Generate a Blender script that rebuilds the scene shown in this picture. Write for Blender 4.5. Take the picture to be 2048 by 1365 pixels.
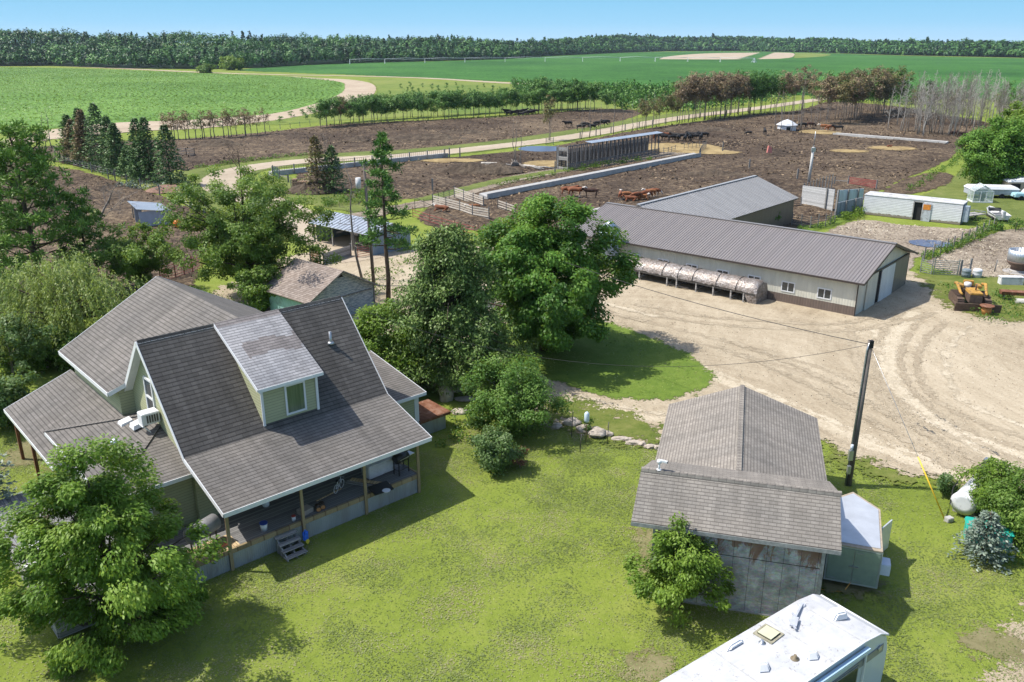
import bpy, bmesh, math, random
import numpy as np
from mathutils import Vector, Matrix, geometry, noise as mnoise
R=math.radians; PI=math.pi
for o in list(bpy.data.objects): bpy.data.objects.remove(o)
S=bpy.context.scene; C=S.collection

# ---------------------------------------------------------------- camera
CH=21.0; FP=1690.0; YH=84.0
TH=math.atan((682.5-YH)/FP); cT,sT=math.cos(TH),math.sin(TH)
cam=bpy.data.cameras.new('camera'); co=bpy.data.objects.new('camera',cam); C.objects.link(co)
cam.sensor_width=36; cam.lens=FP/2048*36; cam.clip_end=20000; cam.clip_start=.3
co.location=(0,0,CH); co.rotation_euler=(PI/2-TH,0,0); S.camera=co
S.render.resolution_x=1024; S.render.resolution_y=682

# ---------------------------------------------------------------- world, sun, exposure
SUN_AZ=96.0; SUN_EL=56.0            # light travels toward this heading
w=bpy.data.worlds.new('World'); S.world=w; w.use_nodes=True
nt=w.node_tree; nt.nodes.clear()
sky=nt.nodes.new('ShaderNodeTexSky'); sky.sky_type='NISHITA'; sky.sun_disc=False
sky.sun_elevation=R(SUN_EL); sky.sun_rotation=R(SUN_AZ+180); sky.altitude=0; sky.air_density=1.0; sky.dust_density=1.8; sky.ozone_density=1.6
bg=nt.nodes.new('ShaderNodeBackground'); bg.inputs[1].default_value=.15
tcw=nt.nodes.new('ShaderNodeTexCoord'); sxw=nt.nodes.new('ShaderNodeSeparateXYZ'); nt.links.new(tcw.outputs['Generated'],sxw.inputs[0])
rw=nt.nodes.new('ShaderNodeValToRGB'); nt.links.new(sxw.outputs[2],rw.inputs[0]); ew=rw.color_ramp.elements; SKK=5.3
ew[0].position=0; ew[0].color=(.43*1.0,.66,.87,1); ew[1].position=.06; ew[1].color=(.2,.5,.75,1)
e3=ew.new(.02); e3.color=(.3,.585,.82,1)
vm=nt.nodes.new('ShaderNodeVectorMath'); vm.operation='SCALE'; nt.links.new(rw.outputs[0],vm.inputs[0]); vm.inputs['Scale'].default_value=SKK
mrw=nt.nodes.new('ShaderNodeMapRange'); nt.links.new(sxw.outputs[2],mrw.inputs[0]); mrw.inputs[1].default_value=.07; mrw.inputs[2].default_value=.3
mxw=nt.nodes.new('ShaderNodeMix'); mxw.data_type='RGBA'; nt.links.new(mrw.outputs[0],mxw.inputs[0]); nt.links.new(vm.outputs[0],mxw.inputs[6]); nt.links.new(sky.outputs[0],mxw.inputs[7])
ow=nt.nodes.new('ShaderNodeOutputWorld'); nt.links.new(mxw.outputs[2],bg.inputs[0]); nt.links.new(bg.outputs[0],ow.inputs[0])
sl=bpy.data.lights.new('sun','SUN'); sl.energy=4.2; sl.angle=R(.5); sl.color=(1,.95,.87)
so=bpy.data.objects.new('sun',sl); C.objects.link(so)
d=Vector((math.sin(R(SUN_AZ))*math.cos(R(SUN_EL)),math.cos(R(SUN_AZ))*math.cos(R(SUN_EL)),-math.sin(R(SUN_EL))))
so.rotation_euler=d.to_track_quat('-Z','Y').to_euler(); so.location=(-60,40,80)
S.view_settings.view_transform='Standard'; S.view_settings.look='None'; S.view_settings.exposure=.6; S.view_settings.gamma=1

# ---------------------------------------------------------------- helpers
def G(px,py,z=0.0):
    u=(px-1024)/FP; v=(682.5-py)/FP
    r=(u,cT+v*sT,-sT+v*cT); t=(z-CH)/r[2]
    return Vector((r[0]*t,r[1]*t,z))
def GL(pts,z=0.0): return [G(a,b,z) for a,b in pts]
def tag(o,label=None,cat=None,group=None,kind=None):
    if label: o['label']=label
    if cat: o['category']=cat
    if group: o['group']=group
    if kind: o['kind']=kind
    return o
def link(o,parent=None):
    C.objects.link(o)
    if parent is not None: o.parent=parent
    return o
def T(name,label,cat,loc=(0,0,0),rz=0,group=None,sc=1):
    o=bpy.data.objects.new(name,None); o.empty_display_size=.3; C.objects.link(o)
    o.location=loc; o.rotation_euler=(0,0,rz); o.scale=(sc,sc,sc) if not isinstance(sc,tuple) else sc
    return tag(o,label,cat,group)
def hz(h): return R(90-h)     # heading -> z rotation of local +x

class MB:
    def __init__(s): s.v=[];s.f=[];s.m=[];s.sm=[]
    def face(s,idx,mi=0,sm=False): s.f.append(tuple(idx));s.m.append(mi);s.sm.append(sm)
    def poly(s,pts,mi=0):
        b=len(s.v); s.v+= [tuple(p) for p in pts]; s.face(range(b,b+len(pts)),mi); return s
    def hexa(s,p,mi=0):     # 8 pts: bottom 4 ccw, top 4
        b=len(s.v); s.v+=[tuple(q) for q in p]
        for q in ((0,3,2,1),(4,5,6,7),(0,1,5,4),(1,2,6,5),(2,3,7,6),(3,0,4,7)): s.face([b+i for i in q],mi)
        return s
    def box(s,x0,y0,z0,x1,y1,z1,mi=0):
        return s.hexa([(x0,y0,z0),(x1,y0,z0),(x1,y1,z0),(x0,y1,z0),(x0,y0,z1),(x1,y0,z1),(x1,y1,z1),(x0,y1,z1)],mi)
    def bar(s,a,b,w,h=None,mi=0,up=(0,0,1)):
        h=h or w; a=Vector(a);b=Vector(b);d=(b-a)
        if d.length<1e-6: return s
        d.normalize(); up=Vector(up)
        if abs(d.dot(up))>.98: up=Vector((1,0,0))
        x=d.cross(up).normalized()*(w/2); y=x.cross(d).normalized()*(h/2)
        return s.hexa([a-x-y,a+x-y,b+x-y,b-x-y,a-x+y,a+x+y,b+x+y,b-x+y],mi)
    def ring(s,c,d,r,n):
        d=Vector(d).normalized(); up=Vector((0,0,1)) if abs(d.z)<.95 else Vector((1,0,0))
        x=d.cross(up).normalized(); y=x.cross(d)
        b=len(s.v)
        for i in range(n):
            a=2*PI*i/n; s.v.append(tuple(Vector(c)+x*(math.cos(a)*r)+y*(math.sin(a)*r)))
        return b
    def path(s,pts,rs,n=6,mi=0,caps=True):
        pts=[Vector(p) for p in pts]
        if not isinstance(rs,(list,tuple)): rs=[rs]*len(pts)
        prev=None
        for i,p in enumerate(pts):
            d=(pts[min(i+1,len(pts)-1)]-pts[max(i-1,0)])
            b=s.ring(p,d,rs[i],n)
            if prev is not None:
                for k in range(n): s.face((prev+k,prev+(k+1)%n,b+(k+1)%n,b+k),mi,True)
            elif caps: s.face([b+k for k in range(n)][::-1],mi)
            prev=b
        if caps: s.face([prev+k for k in range(n)],mi)
        return s
    def tube(s,a,b,r0,r1=None,n=8,mi=0): return s.path([a,b],[r0,r0 if r1 is None else r1],n,mi)
    def slab(s,pts,t,mi=0,ms=1,mb=None):   # flat polygon thickened downward along its normal
        pts=[Vector(p) for p in pts]; nrm=geometry.normal(pts[:4] if len(pts)>3 else pts)
        if nrm.z<0: pts=pts[::-1]; nrm=-nrm
        b=len(s.v); n=len(pts); s.v+=[tuple(p) for p in pts]+[tuple(p-nrm*t) for p in pts]
        s.face(range(b,b+n),mi); s.face([b+n+i for i in range(n)][::-1],ms if mb is None else mb)
        for i in range(n): j=(i+1)%n; s.face((b+i,b+n+i,b+n+j,b+j),ms)
        return s
    def prism(s,pts,z0,z1,mi=0):
        n=len(pts); b=len(s.v); s.v+=[(p[0],p[1],z0) for p in pts]+[(p[0],p[1],z1) for p in pts]
        s.face([b+i for i in range(n)][::-1],mi); s.face([b+n+i for i in range(n)],mi)
        for i in range(n): j=(i+1)%n; s.face((b+i,b+j,b+n+j,b+n+i),mi)
        return s
    def lathe(s,prof,n=16,c=(0,0,0),mi=0,sm=True):
        rings=[]
        for r,z in prof:
            b=len(s.v); s.v+=[(c[0]+r*math.cos(2*PI*i/n),c[1]+r*math.sin(2*PI*i/n),c[2]+z) for i in range(n)]; rings.append(b)
        for a,b in zip(rings,rings[1:]):
            for k in range(n): s.face((a+k,a+(k+1)%n,b+(k+1)%n,b+k),mi,sm)
        s.face([rings[0]+k for k in range(n)][::-1],mi); s.face([rings[-1]+k for k in range(n)],mi)
        return s
    def blob(s,c,r,rng,sub=2,amp=.25,mi=0,sm=False):
        bm=bmesh.new(); bmesh.ops.create_icosphere(bm,subdivisions=sub,radius=1)
        b=len(s.v); off=Vector((rng.random()*50,rng.random()*50,rng.random()*50))
        for v in bm.verts:
            k=1+amp*mnoise.noise(v.co*1.3+off)*2
            s.v.append((c[0]+v.co.x*r[0]*k,c[1]+v.co.y*r[1]*k,c[2]+v.co.z*r[2]*k))
        for f in bm.faces: s.face([b+v.index for v in f.verts],mi,sm)
        bm.free(); return s
    def ribs(s,quad,sp,w,h,mi=0):          # quad: eave0,eave1,ridge1,ridge0 -> ribs up the slope
        a,b,c,d=[Vector(q) for q in quad]; n=max(1,int((b-a).length/sp)); nr=(b-a).cross(d-a).normalized()
        if nr.z<0: nr=-nr
        for i in range(n+1):
            t=i/n; s.bar(a.lerp(b,t)+nr*h*.5,d.lerp(c,t)+nr*h*.5,w,h,mi,up=nr)
        return s
    def build(s,name,mats,parent=None,loc=None,rz=None,bevel=0):
        me=bpy.data.meshes.new(name); me.from_pydata(s.v,[],s.f)
        if not isinstance(mats,(list,tuple)): mats=[mats]
        for m in mats: me.materials.append(m)
        me.polygons.foreach_set('material_index',[min(i,len(mats)-1) for i in s.m]); me.polygons.foreach_set('use_smooth',s.sm)
        uv=me.uv_layers.new(name='uv'); V=np.array(s.v,dtype=float).reshape(-1,3); out=[]
        for f in s.f:
            P=V[list(f)]; a=P[1]-P[0]; nn=np.zeros(3)
            for i in range(1,len(P)-1): nn+=np.cross(P[i]-P[0],P[i+1]-P[0])
            L=np.linalg.norm(nn); nn=nn/L if L>1e-12 else np.array([0,0,1.])
            if abs(nn[2])>.995: out+=[c for p in P for c in (p[0],p[1])]
            else:
                h=np.array([-nn[1],nn[0],0]); h/=np.linalg.norm(h); g=np.cross(nn,h)
                out+=[c for p in P for c in (p@h,p@g)]
        uv.data.foreach_set('uv',out); me.update()
        if bevel:
            bm=bmesh.new(); bm.from_mesh(me); bmesh.ops.remove_doubles(bm,verts=bm.verts,dist=1e-5)
            bmesh.ops.bevel(bm,geom=[e for e in bm.edges if len(e.link_faces)==2 and e.calc_face_angle(0)>.5],offset=bevel,segments=2,affect='EDGES',clamp_overlap=True)
            bm.to_mesh(me); bm.free()
        o=bpy.data.objects.new(name,me); link(o,parent)
        if loc is not None: o.location=loc
        if rz is not None: o.rotation_euler=(0,0,rz)
        return o
def copy_tree(o,parent=None):
    c=o.copy(); C.objects.link(c)
    if parent is not None: c.parent=parent
    for ch in o.children: copy_tree(ch,c)
    return c
def dup(o,loc,rz=0,sc=None,label=None,group=None,cat=None):
    c=copy_tree(o); c.location=loc; c.rotation_euler=(0,0,rz)
    if sc is not None: c.scale=sc if isinstance(sc,tuple) else (sc,sc,sc)
    return tag(c,label,cat,group)

# ---------------------------------------------------------------- material helpers
class N:
    def __init__(s,name):
        s.m=bpy.data.materials.new(name); s.m.use_nodes=True; s.t=s.m.node_tree; s.b=s.t.nodes['Principled BSDF']; s.out=s.t.nodes['Material Output']
    def n(s,t,**k):
        x=s.t.nodes.new(t)
        for a,b in k.items():
            if a in x.inputs.keys(): s.set(x.inputs[a],b)
            else: setattr(x,a,b)
        return x
    def set(s,i,v):
        if isinstance(v,bpy.types.NodeSocket): s.t.links.new(v,i)
        else:
            if hasattr(i,'default_value') and i.type=='RGBA' and len(v)==3: v=(*v,1)
            i.default_value=v
    def co(s,kind='Object',scale=(1,1,1),rot=(0,0,0)):
        c=s.n('ShaderNodeTexCoord').outputs[kind]
        if scale==(1,1,1) and rot==(0,0,0): return c
        mp=s.n('ShaderNodeMapping'); s.set(mp.inputs['Vector'],c); mp.inputs['Scale'].default_value=scale; mp.inputs['Rotation'].default_value=rot
        return mp.outputs[0]
    def noise(s,v,scale,det=4,rough=.6,dist=0):
        x=s.n('ShaderNodeTexNoise'); s.set(x.inputs['Vector'],v); x.inputs['Scale'].default_value=scale; x.inputs['Detail'].default_value=det; x.inputs['Roughness'].default_value=rough; x.inputs['Distortion'].default_value=dist
        return x.outputs['Fac']
    def ramp(s,f,stops):
        r=s.n('ShaderNodeValToRGB'); s.set(r.inputs[0],f); e=r.color_ramp.elements
        while len(e)<len(stops): e.new(.5)
        for i,(p,c) in enumerate(stops): e[i].position=p; e[i].color=(*c,1) if len(c)==3 else c
        return r.outputs[0]
    def mix(s,f,a,b,mode='MIX'):
        x=s.n('ShaderNodeMix'); x.data_type='RGBA'; x.blend_type=mode
        s.set(x.inputs[0],f); s.set(x.inputs[6],a); s.set(x.inputs[7],b); return x.outputs[2]
    def math(s,op,a,b=0.,c=0.):
        x=s.n('ShaderNodeMath'); x.operation=op; s.set(x.inputs[0],a); s.set(x.inputs[1],b); s.set(x.inputs[2],c); return x.outputs[0]
    def bump(s,h,st,dist=.02,nrm=None):
        x=s.n('ShaderNodeBump'); s.set(x.inputs['Height'],h); x.inputs['Strength'].default_value=st; x.inputs['Distance'].default_value=dist
        if nrm is not None: s.set(x.inputs['Normal'],nrm)
        return x.outputs[0]
    def fin(s,col=None,rough=.85,metal=0,nrm=None,spec=.3,**k):
        if col is not None: s.set(s.b.inputs['Base Color'],col)
        s.set(s.b.inputs['Roughness'],rough); s.set(s.b.inputs['Metallic'],metal); s.b.inputs['Specular IOR Level'].default_value=spec
        if nrm is not None: s.set(s.b.inputs['Normal'],nrm)
        for a,b in k.items(): s.set(s.b.inputs[a],b)
        return s.m
def sc3(c,k): return tuple(min(1,x*k) for x in c)
_pm={}
def paint(col,rough=.6,var=.25,scale=3,metal=0,dirt=0,name=None,bump=.15,spec=.4):
    key=(col,rough,var,scale,metal,dirt)
    if key in _pm: return _pm[key]
    n=N(name or 'painted'); v=n.co(); f=n.noise(v,scale,6,.65)
    c=n.ramp(f,[(.3,sc3(col,1-var)),(.7,sc3(col,1+var*.4))])
    if dirt:
        g=n.noise(v,scale*.6,8,.75,.5); c=n.mix(n.ramp(g,[(.52,(0,0,0)),(.62,(dirt,dirt,dirt))]),c,(.09,.07,.055))
    h=n.noise(v,scale*12,3)
    _pm[key]=n.fin(c,rough,metal,n.bump(h,bump,.01),spec); return _pm[key]
def shingle(name,a,b,joint,row=.17,wid=.42,patch=None):
    n=N(name); v=n.co('UV'); br=n.n('ShaderNodeTexBrick'); n.set(br.inputs['Vector'],v)
    br.inputs['Scale'].default_value=1; br.inputs['Brick Width'].default_value=wid; br.inputs['Row Height'].default_value=row; br.inputs['Mortar Size'].default_value=.014; br.inputs['Mortar Smooth'].default_value=.5
    br.offset=.5; n.set(br.inputs['Color1'],a); n.set(br.inputs['Color2'],b); n.set(br.inputs['Mortar'],sc3(a,.72)); br.inputs['Bias'].default_value=0
    c=br.outputs['Color']; o=n.co()
    big=n.noise(o,.35,5,.6); c=n.mix(.8,c,n.ramp(big,[(.3,(.42,.42,.43)),(.7,(.6,.58,.57))]),'OVERLAY')
    st=n.noise(n.co('UV',(1.6,.12,1)),1.6,5,.6); c=n.mix(.35,c,n.ramp(st,[(.35,(.3,.3,.3)),(.65,(.7,.7,.7))]),'OVERLAY')
    # horizontal shadow gap of each course
    sx=n.n('ShaderNodeSeparateXYZ'); n.set(sx.inputs[0],v); fr=n.math('FRACT',n.math('DIVIDE',sx.outputs[1],row))
    gr=n.noise(o,60,2); c=n.mix(.5,c,n.ramp(gr,[(.3,(.35,.35,.35)),(.7,(.65,.65,.65))]),'OVERLAY')
    gap=n.math('MULTIPLY',n.math('LESS_THAN',fr,.2),.6); c=n.mix(gap,c,joint)
    if patch:
        pn=n.noise(v,.5,3); pf=n.math('GREATER_THAN',n.math('ADD',br.outputs['Fac'],pn),.5)
    h=n.math('SUBTRACT',n.math('MULTIPLY',n.math('SUBTRACT',1,fr),.6),gap)
    nb=n.bump(h,.5,.02,n.bump(gr,.3,.01))
    return n.fin(c,.93,0,nb,.15)
def ridged(name,col,metal=0,rough=.45,sp=.25,rust=0,var=.15,dark=.6):
    n=N(name); v=n.co('UV'); sx=n.n('ShaderNodeSeparateXYZ'); n.set(sx.inputs[0],v)
    fr=n.math('FRACT',n.math('DIVIDE',sx.outputs[0],sp)); tri=n.math('ABSOLUTE',n.math('SUBTRACT',fr,.5))
    h=n.math('SMOOTH_MIN',n.math('MULTIPLY',tri,4),1,.2)
    f=n.noise(n.co('UV',(1,.15,1)),1.2,6,.65); c=n.ramp(f,[(.3,sc3(col,1-var)),(.7,sc3(col,1+var))])
    if rust:
        r=n.noise(n.co('UV',(1.3,.25,1)),1.1,8,.7,.4); c=n.mix(n.ramp(r,[(.5,(0,0,0)),(.62,(rust,)*3)]),c,(.16,.07,.035))
    return n.fin(c,rough,metal,n.bump(h,.6,.03),.4)
def siding(name,col,row=.13,var=.1,dirt=0,vert=False,dark=.5,peel=None):
    n=N(name); v=n.co('UV'); sx=n.n('ShaderNodeSeparateXYZ'); n.set(sx.inputs[0],v)
    fr=n.math('FRACT',n.math('DIVIDE',sx.outputs[0 if vert else 1],row))
    f=n.noise(n.co('UV',(.6,.6,1)),1.3,6,.65); c=n.ramp(f,[(.3,sc3(col,1-var)),(.7,sc3(col,1+var*.6))])
    if peel:
        g=n.noise(n.co('UV',(1.2,5,1) if not vert else (5,1.2,1)),1.6,9,.75,.3); c=n.mix(n.ramp(g,[(.42,(0,0,0)),(.55,(1,1,1))]),c,peel)
    gap=n.math('LESS_THAN',fr,.1); c=n.mix(gap,c,sc3(col,dark) if not peel else (.04,.04,.04))  # lap shading painted in as a thin darker line along each board
    if dirt:
        g=n.noise(n.co('UV',(.8,.4,1)),1,8,.75,.5); c=n.mix(n.ramp(g,[(.48,(0,0,0)),(.66,(dirt,)*3)]),c,(.1,.085,.07))
    return n.fin(c,.7,0,n.bump(n.math('SUBTRACT',1,fr),.7,.02),.25)
def woodp(name,a,b,pl=.14,vert=False,gapc=(.02,.018,.015)):
    n=N(name); v=n.co('UV'); sx=n.n('ShaderNodeSeparateXYZ'); n.set(sx.inputs[0],v); ax=0 if vert else 1
    q=n.math('DIVIDE',sx.outputs[ax],pl); fr=n.math('FRACT',q); fl=n.math('FLOOR',q)
    wn=n.n('ShaderNodeTexWhiteNoise'); wn.noise_dimensions='1D'; n.set(wn.inputs['W'],fl)
    g=n.noise(n.co('UV',(14,1.2,1) if vert else (1.2,14,1)),1.5,6,.7)
    f=n.math('ADD',n.math('MULTIPLY',g,.7),n.math('MULTIPLY',wn.outputs[0],.3)); c=n.ramp(f,[(.3,a),(.7,b)])
    gap=n.math('LESS_THAN',fr,.09); c=n.mix(gap,c,gapc)
    return n.fin(c,.85,0,n.bump(n.math('SUBTRACT',g,gap),.4,.01),.2)
# ---------------------------------------------------------------- ground sheets
def edgewrap(n,surf,amp,scale):   # ragged edge: the sheet ends where distance to its border + noise < 0
    at=n.n('ShaderNodeAttribute'); at.attribute_name='sd'
    v=n.co(); f=n.math('ADD',n.math('MULTIPLY',n.noise(v,scale,6,.7),.6),n.math('MULTIPLY',n.noise(v,scale*9,4,.7),.4))
    e=n.math('ADD',at.outputs['Fac'],n.math('MULTIPLY',n.math('SUBTRACT',f,.5),amp*3.2)); fac=n.math('GREATER_THAN',e,0)
    tr=n.n('ShaderNodeBsdfTransparent'); mx=n.n('ShaderNodeMixShader'); n.set(mx.inputs[0],fac); n.set(mx.inputs[1],tr.outputs[0]); n.set(mx.inputs[2],surf)
    n.t.links.new(mx.outputs[0],n.out.inputs[0])
def soil(name,cols,scales=(.15,1.2,9),bump=.6,bd=.1,rough=.95,stretch=None,edge=None,spec=.15,bias=.5,clods=0,spots=None,contrast=2.2,fine=None,swirl=None):
    n=N(name); v=n.co(); vs=v if not stretch else n.co('Object',stretch[0],(0,0,stretch[1]))
    a=n.noise(vs,scales[0],5,.6,.6); b=n.noise(vs,scales[1],6,.65,.4); c=n.noise(v,scales[2],5,.7)
    f=n.math('ADD',n.math('ADD',n.math('MULTIPLY',a,.42),n.math('MULTIPLY',b,.33)),n.math('MULTIPLY',c,.25))
    if swirl:
        for (cx,cy,wt) in swirl:      # tyre tracks: streaks that follow circles round a turning point
            mp=n.n('ShaderNodeMapping'); n.set(mp.inputs['Vector'],v); mp.inputs['Location'].default_value=(-cx,-cy,0); sp_=n.n('ShaderNodeSeparateXYZ'); n.set(sp_.inputs[0],mp.outputs[0])
            r_=n.math('SQRT',n.math('ADD',n.math('MULTIPLY',sp_.outputs[0],sp_.outputs[0]),n.math('MULTIPLY',sp_.outputs[1],sp_.outputs[1]))); a_=n.math('ARCTAN2',sp_.outputs[1],sp_.outputs[0])
            cb_=n.n('ShaderNodeCombineXYZ'); n.set(cb_.inputs[0],n.math('MULTIPLY',r_,1.5)); n.set(cb_.inputs[1],n.math('MULTIPLY',a_,2.2)); tr_=n.noise(cb_.outputs[0],1.,7,.72,.5); f=n.math('ADD',f,n.math('MULTIPLY',n.math('SUBTRACT',tr_,.5),wt))
    if fine: f=n.math('ADD',f,n.math('MULTIPLY',n.math('SUBTRACT',n.noise(v,fine[0],4,.8),.5),fine[1]))
    f=n.math('ADD',n.math('MULTIPLY',n.math('SUBTRACT',f,.5),contrast),bias)
    k=len(cols); col=n.ramp(f,[((i+.5)/k,cc) for i,cc in enumerate(cols)])
    if spots:
        sp=n.noise(v,spots[0],6,.7); col=n.mix(n.ramp(sp,[(spots[1],(0,0,0)),(spots[1]+.05,(.8,.8,.8))]),col,spots[2])
    h=n.math('ADD',n.math('MULTIPLY',b,.6),n.math('MULTIPLY',c,.4))
    nb=n.bump(h,bump,bd)
    if clods:
        vo=n.n('ShaderNodeTexVoronoi'); n.set(vo.inputs['Vector'],v); vo.inputs['Scale'].default_value=clods
        nb=n.bump(vo.outputs['Distance'],.7,.12,nb)
    n.fin(col,rough,0,nb,spec)
    if edge: edgewrap(n,n.b.outputs[0],*edge)
    return n.m
def sdist(P,poly):
    P=np.asarray(P);q=np.asarray([(p[0],p[1]) for p in poly]); n=len(q); d=np.full(len(P),1e18); ins=np.zeros(len(P),bool)
    for i in range(n):
        a=q[i];b=q[(i+1)%n];e=b-a;w_=P-a; t=np.clip((w_@e)/max(e@e,1e-12),0,1); r=w_-t[:,None]*e; d=np.minimum(d,(r**2).sum(1))
        c1=(a[1]<=P[:,1])&(b[1]>P[:,1]); c2=(b[1]<=P[:,1])&(a[1]>P[:,1]); cr=e[0]*w_[:,1]-e[1]*w_[:,0]
        ins^=(c1&(cr>0))|(c2&(cr<0))
    d=np.sqrt(d); return np.where(ins,d,-d)
def vnoise(x,y,seed=0):
    rs=np.random.RandomState(seed); g=rs.rand(256,256)
    xi=np.floor(x).astype(int);yi=np.floor(y).astype(int);fx=x-xi;fy=y-yi;fx=fx*fx*(3-2*fx);fy=fy*fy*(3-2*fy)
    a=g[xi%256,yi%256];b=g[(xi+1)%256,yi%256];c=g[xi%256,(yi+1)%256];d_=g[(xi+1)%256,(yi+1)%256]
    return (a*(1-fx)+b*fx)*(1-fy)+(c*(1-fx)+d_*fx)*fy
def fbm(x,y,sc,oc=4,seed=0): 
    s=0;a=.5;t=0
    for i in range(oc): s=s+a*vnoise(x*sc*2**i+17*i,y*sc*2**i+31*i,seed+i);t+=a;a*=.5
    return s/t
def npmesh(name,V,F,attrs=None,mat=None,smooth=False,fdom=None):
    me=bpy.data.meshes.new(name); V=np.ascontiguousarray(V,dtype=np.float32).reshape(-1,3); F=np.ascontiguousarray(F,dtype=np.int32); nf,k=F.shape
    me.vertices.add(len(V)); me.vertices.foreach_set('co',V.ravel()); me.loops.add(nf*k); me.loops.foreach_set('vertex_index',F.ravel())
    me.polygons.add(nf); me.polygons.foreach_set('loop_start',np.arange(0,nf*k,k,dtype=np.int32)); me.polygons.foreach_set('use_smooth',np.full(nf,smooth))
    me.update(calc_edges=True)
    for nm,a in (attrs or {}).items():
        at=me.attributes.new(nm,'FLOAT','POINT'); at.data.foreach_set('value',np.ascontiguousarray(a,dtype=np.float32))
    for nm,a in (fdom or {}).items():
        at=me.attributes.new(nm,'FLOAT','FACE'); at.data.foreach_set('value',np.ascontiguousarray(a,dtype=np.float32))
    if mat: me.materials.append(mat)
    return me
def sheet(name,poly,z,mat,step,pad=0.,bump=0,bsc=.2,flat=(),taper=3.,kind='structure',label=None,cat=None,seed=0,hfun=None):
    q=np.array([(p[0],p[1]) for p in poly]); lo=q.min(0)-pad-step; hi=q.max(0)+pad+step
    nx=int((hi[0]-lo[0])/step)+2; ny=int((hi[1]-lo[1])/step)+2
    X,Y=np.meshgrid(lo[0]+np.arange(nx)*step,lo[1]+np.arange(ny)*step); P=np.stack([X.ravel(),Y.ravel()],1)
    sd=sdist(P,poly); idx=np.arange(nx*ny).reshape(ny,nx)
    F=np.stack([idx[:-1,:-1],idx[:-1,1:],idx[1:,1:],idx[1:,:-1]],-1).reshape(-1,4)
    keep=sd[F].max(1)>-pad; F=F[keep]; us=np.unique(F); mp=-np.ones(nx*ny,int); mp[us]=np.arange(len(us)); F=mp[F]; P=P[us]; sd=sd[us]
    Z=np.full(len(P),z,dtype=float)
    if bump:
        b=fbm(P[:,0],P[:,1],bsc,5,seed)*bump; b*=np.clip(sd/taper,0,1)
        for (cx,cy,r) in flat: b*=np.clip((np.hypot(P[:,0]-cx,P[:,1]-cy)-r)/max(2,r*.4),0,1)
        Z+=b
    if hfun is not None: Z+=hfun(P)
    me=npmesh(name,np.column_stack([P,Z]),F,{'sd':sd},mat,True)
    o=bpy.data.objects.new(name,me); C.objects.link(o); return tag(o,label,cat,None,kind)
def strip(pts,wd):
    pts=[Vector((p[0],p[1],0)) for p in pts]; L=[];Rr=[]
    for i,p in enumerate(pts):
        d=(pts[min(i+1,len(pts)-1)]-pts[max(i-1,0)]).normalized(); nn=Vector((-d.y,d.x,0)); w_=wd[i] if isinstance(wd,(list,tuple)) else wd
        L.append(p+nn*w_); Rr.append(p-nn*w_)
    return L+Rr[::-1]
def smooth_line(pts,k=6):
    out=[];n=len(pts)
    for i in range(n-1):
        p0=pts[max(i-1,0)];p1=pts[i];p2=pts[i+1];p3=pts[min(i+2,n-1)]
        for j in range(k):
            t=j/k; out.append(.5*((2*p1)+(p2-p0)*t+(2*p0-5*p1+4*p2-p3)*t*t+(3*p1-p0-3*p2+p3)*t**3))
    return out+[pts[-1]]

GRN=[(.022,.045,.008),(.052,.085,.013),(.09,.135,.022),(.15,.18,.045)]
m_lawn=soil('lawn_grass',[(.075,.1,.018),(.12,.16,.024),(.16,.205,.032),(.2,.23,.05),(.24,.23,.09)],(.1,1.0,6),1.,.12,spots=(1.6,.7,(.15,.14,.07)),contrast=1.8)
m_isl=soil('lush_grass',[(.06,.1,.016),(.095,.15,.022),(.135,.19,.032),(.2,.22,.06)],(.2,1.3,10),.7,.06,edge=(1.8,.7))
m_verge=soil('verge_grass',[(.05,.072,.018),(.092,.12,.028),(.135,.162,.042),(.2,.195,.08)],(.1,.9,5),.9,.15,edge=(.9,.6))
m_gravel=soil('sandy_gravel',[(.19,.15,.098),(.27,.22,.152),(.335,.28,.198),(.39,.33,.24),(.45,.39,.29)],(.1,.8,5),.8,.08,stretch=((1,.35,1),R(35)),edge=(2.2,.5),bias=.52,spots=(.45,.66,(.2,.16,.115)),contrast=1.9,fine=(8,.45),swirl=[(8,42,.3),(44,52,.26)])
m_road=soil('road_gravel',[(.27,.22,.16),(.36,.3,.225),(.43,.37,.285)],(.1,.8,5),.3,.04,edge=(.8,.6))
m_sand=soil('field_sand',[(.27,.21,.15),(.36,.29,.21),(.43,.36,.27)],(.08,.6,3),.4,.1,edge=(1.2,.2))
m_mud=soil('manure_mud',[(.022,.015,.01),(.046,.032,.022),(.08,.057,.039),(.13,.095,.062),(.23,.175,.11)],(.035,.4,3.2),1.,.4,edge=(1.4,.35),clods=1.6,contrast=2.5,fine=(1.7,.9),bias=.5)
m_dry=soil('dry_pen_dirt',[(.09,.07,.05),(.18,.145,.11),(.28,.235,.18),(.36,.31,.24)],(.06,.5,4),.9,.15,edge=(1.,.4),clods=2,contrast=2.6,fine=(3.5,.7))
m_straw=soil('straw',[(.12,.085,.045),(.22,.16,.075),(.32,.24,.115),(.38,.3,.16)],(.3,1.5,8),.7,.08,edge=(2.4,.35),contrast=2.6)
m_bean=soil('bean_rows',[(.035,.09,.015),(.085,.17,.03),(.125,.235,.045),(.2,.31,.08)],(.012,.1,1.0),1.,.6,edge=(1.5,.2),contrast=2.2,fine=(.7,.75))
m_corn=soil('corn_rows',[(.012,.05,.01),(.035,.115,.018),(.07,.175,.034)],(.006,.08,.6),1.,.8,contrast=2.2,fine=(.4,.8))
m_meadow=soil('meadow_weeds',[(.06,.11,.02),(.11,.16,.03),(.17,.2,.045),(.21,.21,.08)],(.02,.2,1.5),.9,.4,edge=(2,.2))

Z0=lambda i:.004+i*.008
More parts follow.
